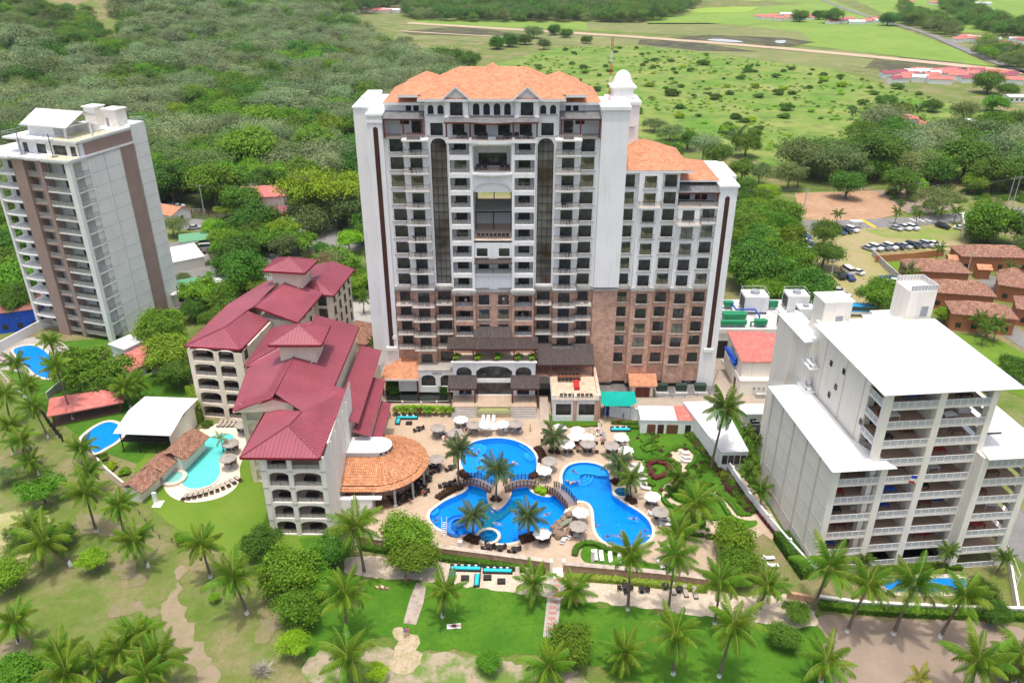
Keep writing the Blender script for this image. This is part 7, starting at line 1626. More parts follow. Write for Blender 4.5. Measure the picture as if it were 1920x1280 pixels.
t0 = pole((1462,432), 8, 'short utility pole where the lane meets the street'); t4 = pole((384,405), 11, 'pale utility pole by the white rail fence'); t5 = pole((480,408), 12, 'tall utility pole in front of the red roofed house', 2); t6 = pole((1556,530), 7, 'thin pole beside the lane fence'); t7 = pole((1808,530), 9, 'pole between the villas')
def cable(a, e, sag, lab, n=14):
 a, e = Vector(a), Vector(e); b = MB(); P = [(a+(e-a)*k/n)-a+Vector((0,0,-sag*4*(k/n)*(1-k/n))) for k in range(n+1)]; b.tube([tuple(p) for p in P], .035, 3, False); tag(b.build('power_cable', DARKM, loc=tuple(a)), lab, 'cable')
for k in range(3):
 d = Vector((k-1, 0, 0)); nm = ['front','middle','rear'][k]
 cable(Vector(t1)+d, Vector(t2)+d, 1.5, f'{nm} power cable between the two poles at the dirt lot'); cable(Vector(t2)+d, Vector(t3)+d, 1.5, f'{nm} power cable from the dirt lot corner to the twin poles'); cable((t1[0]-90+k, t1[1]+12, 11), Vector(t1)+d, 2.5, f'{nm} power cable running from the tower side to the dirt lot'); cable(Vector(t4)+d, Vector(t5)+d, 1.0, f'{nm} power cable above the left street'); cable(Vector(t5)+d, Vector((t5[0]+70,t5[1]+5,11))+d, 2.0, f'{nm} power cable behind the spreading tree')
b = MB(); b.box(-.1,.1,-.1,.1,0,2.4); bs = thing('bus_shelter', 'small bus shelter beside the street at the car park', 'shelter', G(1603,428)); b = MB(); [b.box(x-.05,x+.05,y-.05,y+.05,0,2.5) for x in (-1.5,1.5) for y in (-.7,.7)]; b.build('frame', STEEL, bs); b = MB(); b.box(-1.9,1.9,-1,1,2.5,2.6); b.build('roof', ROOFW, bs)
sheet('road_marking', [(1612,412),(1618,411),(1645,426),(1637,427)], .08, YELL)
for k in range(3): sheet('road_marking', [(1704+k*14,410),(1707+k*14,410),(1722+k*14,416),(1718+k*14,416)], .08, WHITEL)
# ================================================================= VEHICLES
WINM = mat('car_glass', (.02,.025,.03), rough=.05, spec=.9)
def paint(n, c): return mat('car_paint_'+n, c, rough=.25, spec=.6)
PAINTS = {'white': paint('white',(.75,.75,.74)), 'silver': paint('silver',(.42,.43,.44)), 'black': paint('black',(.02,.02,.022)), 'grey': paint('grey',(.14,.15,.16)), 'blue': paint('blue',(.02,.16,.55)), 'dark blue': paint('dark_blue',(.02,.05,.18)), 'maroon': paint('maroon',(.16,.02,.03)), 'brown': paint('brown',(.14,.10,.08))}
wb = MB(); wb.tube([(0,-.1,.32),(0,.1,.32)], .32, 12); WHEEL = wb.mesh('wheel', TYRE)
hb_ = MB(); hb_.tube([(0,-.115,.32),(0,-.10,.32)], .18, 8); HUB = hb_.mesh('hub', STEEL)
def vehicle(kind):
 t = thing('parked_car', 'car', 'car'); b = MB()
 L_, W2, prof, glass = {
     'sedan': (4.5,.88,[(-2.25,.35),(2.25,.35),(2.25,.75),(1.9,.88),(1.0,.95),(-1.6,.98),(-2.2,.9)],[(1.05,.94),(.35,1.40),(-.95,1.42),(-1.65,.97)]),
     'suv':   (4.6,.93,[(-2.3,.4),(2.3,.4),(2.3,.95),(2.0,1.05),(1.1,1.12),(-2.25,1.12)],[(1.15,1.1),(.55,1.66),(-1.95,1.68),(-2.25,1.12)]),
     'pickup':(5.2,.93,[(-2.6,.45),(2.6,.45),(2.6,.95),(2.3,1.05),(1.3,1.12),(-.55,1.12),(-.55,1.0),(-2.6,1.0)],[(1.35,1.1),(.75,1.70),(-.4,1.70),(-.6,1.1)]),
     'van':   (4.9,.98,[(-2.45,.4),(2.45,.4),(2.45,1.0),(1.9,1.2),(-2.4,1.2)],[(1.85,1.18),(1.2,2.0),(-2.35,2.02),(-2.42,1.18)])}[kind]
 n = len(prof)
 for s in (-1, 1): b.quad(*[(x, s*W2, z) for x, z in (prof if s < 0 else prof[::-1])])
 for i in range(n): p, q = prof[i], prof[(i+1)%n]; b.quad((q[0],-W2,q[1]),(p[0],-W2,p[1]),(p[0],W2,p[1]),(q[0],W2,q[1]))
 w2 = W2*.82; g = glass
 b.quad((g[1][0],-w2,g[1][1]),(g[1][0],w2,g[1][1]),(g[2][0],w2,g[2][1]),(g[2][0],-w2,g[2][1]))   # roof
 bo = b.build('body', PAINTS['white'], t); bo.material_slots[0].link = 'OBJECT'; bo.material_slots[0].material = PAINTS['white']
 b = MB(); e = .008
 b.quad((g[0][0],-W2*.97,g[0][1]),(g[0][0],W2*.97,g[0][1]),(g[1][0],w2,g[1][1]),(g[1][0],-w2,g[1][1])); b.quad((g[2][0],-w2,g[2][1]),(g[2][0],w2,g[2][1]),(g[3][0],W2*.97,g[3][1]),(g[3][0],-W2*.97,g[3][1]))
 for s in (-1, 1): 
  q = [(g[0][0],s*W2*.97,g[0][1]),(g[1][0],s*w2,g[1][1]),(g[2][0],s*w2,g[2][1]),(g[3][0],s*W2*.97,g[3][1])]; b.quad(*(q if s > 0 else q[::-1]))
 b.build('window', WINM, t); ax = L_/2-.85
 for x in (-ax, ax):
  for s in (-1, 1): o = put('wheel', WHEEL, t, (x, s*(W2-.1), 0), 0 if s < 0 else math.pi); put('hub', HUB, o)
 for s in (-1, 1): c = MB(); c.box(L_/2-.02,L_/2+.03,s*W2*.72-.16,s*W2*.72+.16,.62,.78); c.build('headlight', CUSH, t)
 if kind == 'pickup': c = MB(); c.box(-2.5,-.65,-.8,.8,1.0,1.01); c.build('cargo_bed', DARKM, t)
 return Many(t)
VH = {k: vehicle(k) for k in ('sedan','suv','pickup','van')}
def car(kind, col, px_, py_, yaw, zn):
 p = G(px_, py_); o = VH[kind]((p[0],p[1],.09), R(yaw), group='parked cars'); o['category'] = {'pickup':'pickup truck','van':'van','suv':'car','sedan':'car'}[kind]
 for ch in o.children:
  if ch.name.startswith('body'): ch.material_slots[0].link = 'OBJECT'; ch.material_slots[0].material = PAINTS[col]
 later(o, f'{col} {dict(sedan="saloon car",suv="estate car",pickup="pickup truck",van="van")[kind]}', zn)
bpy.context.view_layer.update()
for a in [('sedan','silver',1679,431,-60),('pickup','white',1694,430,-60),('suv','white',1710,430,-60),('suv','black',1767,428,-55),('sedan','white',1801,431,-30),('suv','white',1597,434,-60),('suv','black',1585,436,-60),('sedan','dark blue',1574,438,-60)]: car(*a, 'on the grass by the street')
for a in [('suv','silver',1505,443,0),('sedan','blue',1507,449,0),('suv','white',1509,457,0),('pickup','dark blue',1511,463,0),('suv','silver',1516,473,0)]: car(*a, 'behind the dark tree by the lane')
for i, a in enumerate([('sedan','silver'),('suv','white'),('sedan','grey'),('suv','white'),('sedan','black'),('sedan','silver'),('suv','black'),('sedan','grey'),('suv','silver'),('sedan','white')]): car(*a, 1628+i*13.6, 469-i*.9, -58, 'in the row against the orange wall')
for a in [('van','white',1588,511,100),('sedan','white',1606,513,120),('suv','black',1574,521,92),('sedan','dark blue',1592,524,95),('sedan','grey',1544,526,160),('sedan','dark blue',1664,526,165),('suv','white',1673,533,165)]: car(*a, 'in the middle of the car park')
for a in [('sedan','silver',1568,549,165),('sedan','maroon',1572,556,165),('suv','white',1578,563,165),('sedan','white',1581,571,165),('suv','grey',1578,579,165)]: car(*a, 'in the row above the blue bus')
for a in [('suv','blue',357,482,20),('suv','brown',372,477,20),('van','silver',389,468,12),('suv','grey',366,470,20)]: car(*a, 'in the left car park')
for i, a in enumerate([('suv','silver'),('sedan','black'),('suv','grey'),('sedan','white')]): car(*a, 302+i*11, 390, 30, 'in the shade at the edge of the wood')
for a in [('sedan','silver',445,410,10),('suv','grey',455,432,20),('sedan','silver',365,430,15)]: car(*a, 'on the left street')
car('pickup','white',1410,800,0,'beside the white shed'); car('suv','black',1421,814,-4,'beside the white shed')
t = thing('parked_bus', 'bright blue and white bus beside the broad tree in the car park', 'bus', (*G(1605,590)[:2], .09), R(-3)); b = MB(); b.box(-4.2,4.2,-1.2,1.2,.5,1.3); b.build('lower_body', PAINTS['white'], t)
b = MB(); b.box(-4.2,4.2,-1.2,1.2,1.3,1.7); b.box(-4.15,4.15,-1.15,1.15,2.5,2.75); b.box(-4.2,-1.8,-1.0,1.0,2.75,3.1); b.build('body', mat('bus_blue', (.02,.30,.62), rough=.3), t); b = MB(); b.box(-4.1,4.1,-1.16,1.16,1.7,2.5); b.build('window', WINM, t)
for x in (-2.8,2.8):
 for s in (-1,1): o = put('wheel', WHEEL, t, (x, s*1.05, 0), 0 if s < 0 else math.pi); o.scale = (1.3,1.3,1.3)
# far building of the plain: many small houses
rr = random.Random(11)
def hamlet(px0, px1, py0, py1, n, lab, w=(14,22), roofs=None):
 for k in range(n):
  x = px0+(px1-px0)*((k*.618) % 1); y = py0+(py1-py0)*rr.random(); ww = rr.uniform(*w)
  m = (roofs or [PINKROOF, PINKROOF, ROOFW, REDROOF])[rr.randrange(len(roofs) if roofs else 4)]
  t = house((x, y), ww, ww*.55, 3.2, 1.6, rr.uniform(-25, 25), W_, m, '', 'house', 'far_house', 'gable', .4, wins=False); t['group'] = lab; t.location.z = HZ(t.location.x, t.location.y)
  later(t, {'faded_red_roof':'house with faded red roof','white_roof_sheet':'small house with white roof','red_metal_sheet':'house with dark red roof'}[m.name], lab)
hamlet(1668,1900,136,158,34,'in the estate beyond the meadow', (9,15)); hamlet(1430,1520,30,40,10,'left of the far tree clump', (12,20)); hamlet(1560,1655,40,46,9,'right of the far tree clump', (12,18)); hamlet(1795,1930,72,92,12,'by the country road at the right edge', (10,16)); hamlet(625,755,17,26,9,'at the foot of the far hills', (18,30), [ROOFW, PINKROOF])
hamlet(1700,1925,-2,12,5,'on the far plain at the top right', (16,24))
house((1693,240), 11, 8, 5.5, 1.6, -20, W_, PINKROOF, 'white two storey house with red roof among the trees', 'house', 'house', 'hip'); house((1718,242), 9, 7, 3, 1.6, -20, W_, PINKROOF, 'low red roofed annex among the trees', 'annex', 'annex', 'hip'); house((1828,238), 9, 8, 3.2, .8, 0, W_, ROOFW, 'white roofed hut among the trees at the right', 'hut', 'hut', 'gable')
house((1903,190), 12, 8, 3.2, .8, 0, W_, ROOFW, 'white hut at the right edge below the estate', 'hut', 'hut', 'gable')
# ================================================================= BALCONY FURNITURE OF THE TOWER
def tw(u, v, z): return (-3.67+u, 148+v, z)
cnm = {14.1:'second column', 6.0:'third column', 17.8:'outer column'}
rb = random.Random(5); FLN = ['lowest white','second white','third white','fourth white','fifth white','sixth white','seventh white','eighth white','ninth white']
for s in (-1, 1):
 side = 'left' if s < 0 else 'right'
 for k, z in enumerate(ZK):
  for (u, v, zz) in ((14.1,-1.75,z-H2/2-.1),(6.0,-1.2,z-1.3)):
   if rb.random() < .1: continue
   w_ = 'bump-out balcony' if u > 10 else 'framed balcony'
   for q in (-.75, .65):
    o = CHm(tw(s*u+q+rb.uniform(-.2,.2), v+rb.uniform(-.05,.2), zz+.02), math.pi+rb.uniform(-.7,.7), f'dark wicker armchair on {FLN[k]} {w_}, {side} half, {"left" if q < 0 else "right"} of table', 'wicker armchairs on the tower balconies', 1.25)
   TB(tw(s*u, v+.1, zz+.02), 0, f'small dark table on the {FLN[k]} {w_} of the {side} half of the tower', 'small tables on the tower balconies', .62)
 for k, z in enumerate(BK):
  for (u, v, zz) in ((14.1,-1.75,z-H2/2-.1),(10.0,-.6,z-H2/2),(17.75,-.7,z-H2/2),(6.0,-1.2,z-1.3)):
   for q in (-.8, .7):
    CHm(tw(s*u+q+rb.uniform(-.2,.2), v+rb.uniform(-.05,.15), zz+.02), math.pi+rb.uniform(-.7,.7), f'dark armchair on {["top","second","third","lowest"][k]} brick balcony, {side} {dict([(14.1,"bump-out"),(10.0,"recessed"),(17.75,"outer"),(6.0,"framed")])[u]} column, {"left" if q < 0 else "right"} one', 'armchairs on the brick balconies', 1.25)
for k, (u, v, z) in enumerate([(-6,-.9,52.53),(-5,-.9,52.53),(-2.2,-1.5,52.53),(-1.2,-1.2,52.53),(2.5,-1.5,52.53),(3.3,-1.2,52.53),(4.5,-1,52.53),(6.2,-1,52.53),(7,-1.2,52.53),(-2.6,.2,46.4),(-1.4,.1,46.4),(1.8,.2,46.4),(2.8,0,46.4)]):
 later(CHm(tw(u,v,z), math.pi, group='armchairs on the upper terraces', scale=1.35), 'dark wicker armchair', 'on the central penthouse terrace' if z > 50 else 'in the two storey loggia')
for k in range(8): later(CHm(tw(-2.8+k*.8,.2,33.05), math.pi, group='chairs on the sky terrace'), 'dark chair', 'along the edge of the open sky terrace')
b = MB(); b.box(-.7,.7,-.9,.9,0,.5); tag(b.build('day_bed', CUSH, loc=tw(.0,-1.6,52.53)), 'white day bed on the central penthouse terrace', 'day bed')
b = MB(); b.box(-1.2,1.2,-.8,.8,0,.9); jac = b.build('hot_tub', mat('dark_red_tub', (.08,.03,.035), rough=.4)); tag(jac, 'dark hot tub', 'hot tub'); J = Many(jac)
J(tw(-14.3,-1.5,52.53), 0, 'dark red hot tub on the left penthouse balcony'); J(tw(14.0,-1.5,52.53), 0, 'dark red hot tub on the right penthouse balcony', scale=.8)
# furniture on the right building balconies
M_ = Matrix.Translation((50.6,92.3,0)) @ Matrix.Rotation(R(5.5), 4, 'Z'); MRW = M_
cols_ = {'brown': WOODT, 'blue': mat('blue_furniture', (.03,.10,.42)), 'dark': WICK, 'white': CUSH, 'red': mat('red_furniture', (.35,.04,.03))}
b = MB(); b.box(-.95,.95,-.55,.55,.66,.74); [b.box(x-.05,x+.05,y-.05,y+.05,0,.66) for x in (-.85,.85) for y in (-.45,.45)]; dt = b.build('dining_table', WOODT); tag(dt, 'dining table', 'table'); DT = Many(dt)
cs = MB(); cs.box(-.9,.9,-.4,.4,.0,.42); cs.box(-.9,.9,.3,.42,.42,.8); cs.box(-.92,-.8,-.4,.42,.42,.6); cs.box(.8,.92,-.4,.42,.42,.6); so = cs.build('balcony_sofa', WOODT); tag(so, 'balcony sofa', 'sofa'); SOm = Many(so)
for o in (dt, so): o.material_slots[0].link = 'OBJECT'; o.material_slots[0].material = WOODT
rb = random.Random(9)
for ci, (a0, a1, v0, zs, nm) in enumerate(((.95,7.6,1.2,ZR,'left tall bay'),(8.6,15.2,1.2,ZR,'right tall bay'),(-4.8,1.2,.5,LWZ,'left wing'),(16.3,22.6,-.4,[PITCH*k-.1 for k in range(7)],'right wing'))):
 for k, z in enumerate(zs):
  nfl = f'{ORD[len(zs)-1-k]} floor from the top'
  if rb.random() < .22: continue
  c = rb.choice(list(cols_)); q = M_ @ Vector((rb.uniform(a0+1.3,a1-1.6), v0+rb.uniform(.6,1.4), z+.02)); o = DT(q, R(5.5)+rb.uniform(-.2,.2), f'{c} dining table on {nm} balcony, {nfl}', 'dining tables on the right building'); o.material_slots[0].link = 'OBJECT'; o.material_slots[0].material = cols_[c]
  if rb.random() < .75:
   c = rb.choice(list(cols_)); q = M_ @ Vector((rb.choice((a0+1.1,a1-1.2)), v0+rb.uniform(1.8,3.0), z+.02)); o = SOm(q, R(5.5)+rb.choice((0,1.57,-1.57)), f'{c} sofa on {nm} balcony, {nfl}', 'sofas on the right building'); o.material_slots[0].link = 'OBJECT'; o.material_slots[0].material = cols_[c]
# furniture on the red roofed blocks
for (O_, a_, bays, nm, n0) in ((O1, A1, (3.0,7.4), 'front red roofed block', 0), (O4, A4, (3.2,7.8), 'rear red roofed block', 0)):
 Mx = Matrix.Translation((*O_,0)) @ Matrix.Rotation(a_, 4, 'Z')
 for k, z in enumerate(Z5):
  for bi, u in enumerate(bays):
   if rb.random() < .15: continue
   q = Mx @ Vector((u+rb.uniform(-.4,.4), 1.4, z+.12)); o = (SOm if rb.random() < .5 else DT)(q, a_+rb.uniform(-.4,.4), f'dark furniture on {["left","right"][bi]} balcony of {nm}, {ORD[4-k]} floor from top', 'furniture on the red block balconies'); o.material_slots[0].link = 'OBJECT'; o.material_slots[0].material = WICK
# ================================================================= PEOPLE
SKIN = mat('skin', (.50,.28,.19), rough=.6); SKIN2 = mat('skin_brown', (.28,.15,.09), rough=.6); HAIR = mat('dark_hair', (.02,.012,.01), rough=.6)
CL = {'white': mat('cloth_white', (.7,.7,.68)), 'blue': mat('cloth_blue', (.03,.12,.5)), 'red': mat('cloth_red', (.5,.03,.03)), 'black': mat('cloth_black', (.02,.02,.02)), 'pink': mat('cloth_pink', (.6,.15,.25)), 'green': mat('cloth_green', (.05,.3,.12)), 'yellow': mat('cloth_yellow', (.6,.5,.1))}
def body(name, J, E, top, bottom, skin=None):
 """one continuous skinned figure; J joint -> (xyz, radius, region)"""
 keys = list(J); me = bpy.data.meshes.new(name); me.from_pydata([J[k][0] for k in keys], [(keys.index(a), keys.index(b)) for a, b in E], [])
 o = bpy.data.objects.new(name, me); COL.objects.link(o); m = o.modifiers.new('s', 'SKIN'); sk = me.skin_vertices[0].data
 for i, k in enumerate(keys): sk[i].radius = (J[k][1], J[k][1])
 sk[keys.index('pelvis')].use_root = True; s = o.modifiers.new('u', 'SUBSURF'); s.levels = 1; s.render_levels = 1
 dg = bpy.context.evaluated_depsgraph_get(); r = bpy.data.meshes.new_from_object(o.evaluated_get(dg)); bpy.data.objects.remove(o)
 r.name = name; r.materials.clear(); [r.materials.append(q) for q in (skin or SKIN, CL[top], CL[bottom], HAIR)]
 P = [(Vector(J[k][0]), J[k][2]) for k in keys]; P += [((Vector(J[a][0])+Vector(J[b][0]))/2, J[b][2]) for a, b in E]
 for p in r.polygons: p.use_smooth = True; p.material_index = min(P, key=lambda q: (q[0]-p.center).length)[1]
 return r
def stand(top, bottom, skin=None, armup=0.):
 J = {'pelvis':((0,0,.93),.13,2),'chest':((0,0,1.28),.145,1),'neck':((0,0,1.47),.055,0),'head':((0,.01,1.60),.085,0),'crown':((0,-.02,1.70),.09,3)}
 E = [('pelvis','chest'),('chest','neck'),('neck','head'),('head','crown')]
 for s, n in ((-1,'L'),(1,'R')):
  J.update({n+'sh':((s*.19,0,1.38),.06,1),n+'el':((s*.26,.03,1.12+armup),.042,0),n+'wr':((s*.24,.12,.90+armup*2),.032,0),n+'ha':((s*.23,.15,.80+armup*2),.03,0),n+'hip':((s*.10,0,.86),.095,2),n+'kn':((s*.11,.04*s,.50),.065,0),n+'an':((s*.11,.06*s,.09),.045,0),n+'to':((s*.12,.06*s+.16,.04),.035,0)})
  E += [('chest',n+'sh'),(n+'sh',n+'el'),(n+'el',n+'wr'),(n+'wr',n+'ha'),('pelvis',n+'hip'),(n+'hip',n+'kn'),(n+'kn',n+'an'),(n+'an',n+'to')]
 return body('person', J, E, top, bottom, skin)
def lying(top, bottom, skin=None, arms=False, sit=0.):
 z = .12; J = {'pelvis':((0,0,z),.12,2),'chest':((0,.36,z+.01+sit*.35),.13,1),'neck':((0,.55,z+.03+sit*.5),.055,0),'head':((0,.67,z+.03+sit*.6),.085,0),'crown':((0,.77,z+.03+sit*.65),.085,3)}
 E = [('pelvis','chest'),('chest','neck'),('neck','head'),('head','crown')]
 for s, n in ((-1,'L'),(1,'R')):
  a = [(s*.45,.55,z),(s*.70,.62,z),(s*.8,.65,z)] if arms else [(s*.27,.22,z+sit*.1),(s*.26,.0,z),(s*.25,-.08,z)]
  J.update({n+'sh':((s*.19,.45,z+sit*.4),.06,1),n+'el':(a[0],.042,0),n+'wr':(a[1],.032,0),n+'ha':(a[2],.03,0),n+'hip':((s*.10,-.08,z),.09,2),n+'kn':((s*.12,-.46,z+.02+sit*.25),.062,0),n+'an':((s*.13,-.86,z-.03),.045,0),n+'to':((s*.14,-.96,z+.02),.035,0)})
  E += [('chest',n+'sh'),(n+'sh',n+'el'),(n+'el',n+'wr'),(n+'wr',n+'ha'),('pelvis',n+'hip'),(n+'hip',n+'kn'),(n+'kn',n+'an'),(n+'an',n+'to')]
 return body('person', J, E, top, bottom, skin)
def sitting(top, bottom, skin=None):
 J = {'pelvis':((0,0,.50),.13,2),'chest':((0,-.04,.84),.14,1),'neck':((0,-.02,1.03),.055,0),'head':((0,.0,1.15),.085,0),'crown':((0,-.03,1.25),.088,3)}
 E = [('pelvis','chest'),('chest','neck'),('neck','head'),('head','crown')]
 for s, n in ((-1,'L'),(1,'R')):
  J.update({n+'sh':((s*.19,-.04,.95),.06,1),n+'el':((s*.25,.06,.72),.042,0),n+'wr':((s*.2,.28,.66),.032,0),n+'ha':((s*.18,.36,.66),.03,0),n+'hip':((s*.10,.08,.50),.09,2),n+'kn':((s*.12,.45,.50),.065,0),n+'an':((s*.12,.46,.09),.045,0),n+'to':((s*.12,.6,.04),.035,0)})
  E += [('chest',n+'sh'),(n+'sh',n+'el'),(n+'el',n+'wr'),(n+'wr',n+'ha'),('pelvis',n+'hip'),(n+'hip',n+'kn'),(n+'kn',n+'an'),(n+'an',n+'to')]
 return body('person', J, E, top, bottom, skin)
PM = {}
def person(pose, top, bottom, p, rz, zn, z=DZ, skin=0, verb=None):
 k = (pose, top, bottom, skin)
 if k not in PM: PM[k] = {'stand': lambda: stand(top, bottom, SKIN2 if skin else None), 'lie': lambda: lying(top, bottom, SKIN2 if skin else None), 'swim': lambda: lying(top, bottom, SKIN2 if skin else None, True), 'lounge': lambda: lying(top, bottom, SKIN2 if skin else None, False, .8), 'sit': lambda: sitting(top, bottom, SKIN2 if skin else None)}[pose]()
 o = put('person', PM[k], None, (p[0], p[1], z), R(rz)); o['category'] = 'person'
 later(o, f'person in {top}{"" if top == bottom else " and "+bottom} {dict(stand="standing",lie="lying flat",swim="floating with arms spread",lounge="reclining",sit="sitting")[pose] if not verb else verb}', zn); return o
rp = random.Random(4)
for (x, y) in [(1505,855),(1410,968),(1335,975),(1585,945),(560,890),(905,825),(700,822),(970,890),(140,860),(285,905),(460,445),(683,468),(1060,600),(1110,600),(1095,528),(620,545),(1620,985),(545,800),(1240,905),(985,905)]:
 person(rp.choice(['swim','swim','lie']) , rp.choice(['red','black','blue','yellow']), rp.choice(['black','blue']), A3(x, y), rp.uniform(0,360), 'in the pool', -.16, rp.random() < .3)
for (x, y) in [(345,400),(385,395),(430,395)]: person('lounge', rp.choice(['black','blue']), 'black', A3(x,y), rp.uniform(-30,30), 'on the shallow ledge of the round pool', -.28)
for (p, t_, b_, zn) in [(A3(790,255),'yellow','white','on the deck above the round pool'),(G(732,784),'pink','blue','near the left end of the potted plants'),(G(728,786),'white','blue','near the left end of the potted plants'),(G(760,1195),'blue','white','on the sandy path end'),(G(765,1192),'pink','pink','on the sandy path end'),(G(761,1090),'blue','black','under the big round tree'),(G(790,1096),'white','black','under the big round tree'),(A3(1383,215),'red','black','beside the sofa at the garden corner'),(G(872,757),'blue','blue','on the left porch landing'),(G(278,915),'white','black','beside the long tiled pavilion'),(A3(20,560),'black','red','at the edge of the pool deck'),(G(1168,788),'red','black','on the small stair by the white wall')]:
 person('stand', t_, b_, p, rp.uniform(0,360), zn, 1.5 if zn.startswith('on the left porch') else DZ)
person('lie','black','black', G(853,1174), 95, 'on a white towel on the front lawn'); b = MB(); b.box(-.45,.45,-.95,.95,0,.02); tag(b.build('towel', CUSH, loc=(*G(851,1174)[:2], .07), rz=R(95)), 'white beach towel under a person on the front lawn', 'towel')
for x, y, t_ in ((676,1106,'white'),(712,1104,'yellow'),(721,1104,'white'),(668,1104,'pink')): person('lounge', t_, 'black', G(x, y), rp.uniform(60,120), 'on the lawn near the sand terrace')
for x, y in [(205,325),(265,298),(345,265),(395,255),(605,225),(665,245),(640,225),(720,250),(1205,385),(1120,385),(1255,270),(1405,350),(1080,990),(900,580),(330,205),(1290,330)]: person('lounge', rp.choice(['red','black','blue','pink']), 'black', A3(x,y), rp.uniform(-20,30), 'on a lounger', .36, rp.random()<.3)
for x, y in [(905,310),(925,345),(1340,405),(1370,400),(20,640),(50,695),(35,670),(130,480),(500,1055),(870,1000),(900,1015),(1355,410)]: person('sit', rp.choice(['white','black','blue','red']), rp.choice(['black','blue']), A3(x,y), rp.uniform(0,360), 'at a patio table', DZ, rp.random()<.3)
for x, y in [(757,938),(768,945),(741,940),(790,905),(765,932)]: person('sit', rp.choice(['white','black','blue']), 'black', G(x,y), rp.uniform(0,360), 'at the edge of the round restaurant', DZ)
for (u, z, t_) in ((1.95,BK[0]-1.05,'white'),(-5.6,BK[0]-1.28,'white'),(5.8,BK[1]-1.28,'blue'),(2.4,BK[0]-1.05,'black')): person('stand', t_, 'black', tw(u,-1.5,0), 180, 'on a brick balcony', z)
# ================================================================= VEGETATION
def npmesh(name, V, nf, mats, k=4):
 """V (nf*k,3) -> mesh of separate k-gons"""
 me = bpy.data.meshes.new(name); me.vertices.add(nf*k); me.vertices.foreach_set('co', V.astype(np.float32).ravel())
 me.loops.add(nf*k); me.loops.foreach_set('vertex_index', np.arange(nf*k, dtype=np.int32)); me.polygons.add(nf)
 me.polygons.foreach_set('loop_start', np.arange(0, nf*k, k, dtype=np.int32)); me.polygons.foreach_set('loop_total', np.full(nf, k, dtype=np.int32))
 for m in (mats if isinstance(mats, (list, tuple)) else [mats]): me.materials.append(m)
 me.update(calc_edges=True); return me
def leaves(C, Nn, size, rng, asp=.6, jit=.5):
 n = len(C); N_ = Nn+rng.normal(0, jit, (n,3)); N_ /= np.linalg.norm(N_, axis=1)[:,None]+1e-9
 a = rng.normal(0, 1, (n,3)); T = np.cross(N_, a); T /= np.linalg.norm(T, axis=1)[:,None]+1e-9; B = np.cross(N_, T)
 s = (size*rng.uniform(.6,1.35,n))[:,None]; V = np.empty((n,4,3)); V[:,0] = C-T*s*.5; V[:,1] = C-B*s*asp*.5+N_*s*.06; V[:,2] = C+T*s*.5; V[:,3] = C+B*s*asp*.5+N_*s*.06
 return V.reshape(-1,3)
def crown_pts(Rr, H, n, nlobe, seed, flat=.0, lower=-.25, clump=.16, spread=.62):
 rng = np.random.default_rng(seed); L_ = []
 for i in range(nlobe):
  a = rng.uniform(0, 2*np.pi); q = np.sqrt(rng.uniform(0,1))*spread; zz = rng.uniform(-.15,.55)*(1-q*.6)
  L_.append((q*np.cos(a)*Rr, q*np.sin(a)*Rr, zz*H, rng.uniform(.30,.5)*min(Rr, H*1.3)))
 L_.append((0,0,.1*H,.55*min(Rr,H*1.2))); L_ = np.array(L_); w_ = L_[:,3]**2; w_ /= w_.sum()
 nc = max(30, n//26); li = rng.choice(len(L_), nc, p=w_); d = rng.normal(0,1,(nc,3)); d[:,2] = np.where(d[:,2] < lower*2, -d[:,2], d[:,2]); d /= np.linalg.norm(d,axis=1)[:,None]
 cc = L_[li,:3]+d*(L_[li,3]*rng.uniform(.72,1.06,nc))[:,None]*np.array([1,1,.8 if not flat else flat])
 # drop clumps buried in other lobes
 dist = np.min(np.linalg.norm((cc[:,None,:]-L_[None,:,:3])/L_[None,:,3:4], axis=2), axis=1); keep = dist > .62; cc, d = cc[keep], d[keep]
 ci = rng.integers(0, len(cc), n); C = cc[ci]+rng.normal(0, 1, (n,3))*clump*min(Rr,H)*np.array([1,1,.7]); N_ = d[ci]*1.0+np.array([0,0,.5])
 return C, N_, rng
def crown_mesh(name, Rr, H, n, nlobe, seed, leaf, m, **k):
 C, N_, rng = crown_pts(Rr, H, n, nlobe, seed, **k); return npmesh(name, leaves(C, N_, leaf, rng), n, m)
def trunk_mesh(name, h, r, seed, m, reach=.6, nb=6, up=.5, cr=3.):
 rr = random.Random(seed); b = MB(); top = Vector((rr.uniform(-.3,.3), rr.uniform(-.3,.3), h)); b.tube([(0,0,-.2),(top.x*.3,top.y*.3,h*.45),tuple(top)], [r*1.35,r,r*.75], 7)
 for i in range(nb):
  a = 2*math.pi*i/nb+rr.uniform(-.4,.4); l = cr*reach*rr.uniform(.7,1.1); s = Vector((top.x*.5, top.y*.5, h*rr.uniform(.6,.95))); e = s+Vector((math.cos(a)*l, math.sin(a)*l, l*up*rr.uniform(.7,1.4)))
  m_ = (s+e)/2+Vector((0,0,l*.12)); b.tube([tuple(s),tuple(m_),tuple(e)], [r*.5,r*.32,r*.12], 5)
  for j in range(2): e2 = m_+Vector((math.cos(a+rr.uniform(-1,1))*l*.5, math.sin(a+rr.uniform(-1,1))*l*.5, l*.4)); b.tube([tuple(m_),tuple(e2)], [r*.2,r*.07], 4)
 return b.mesh(name, m)
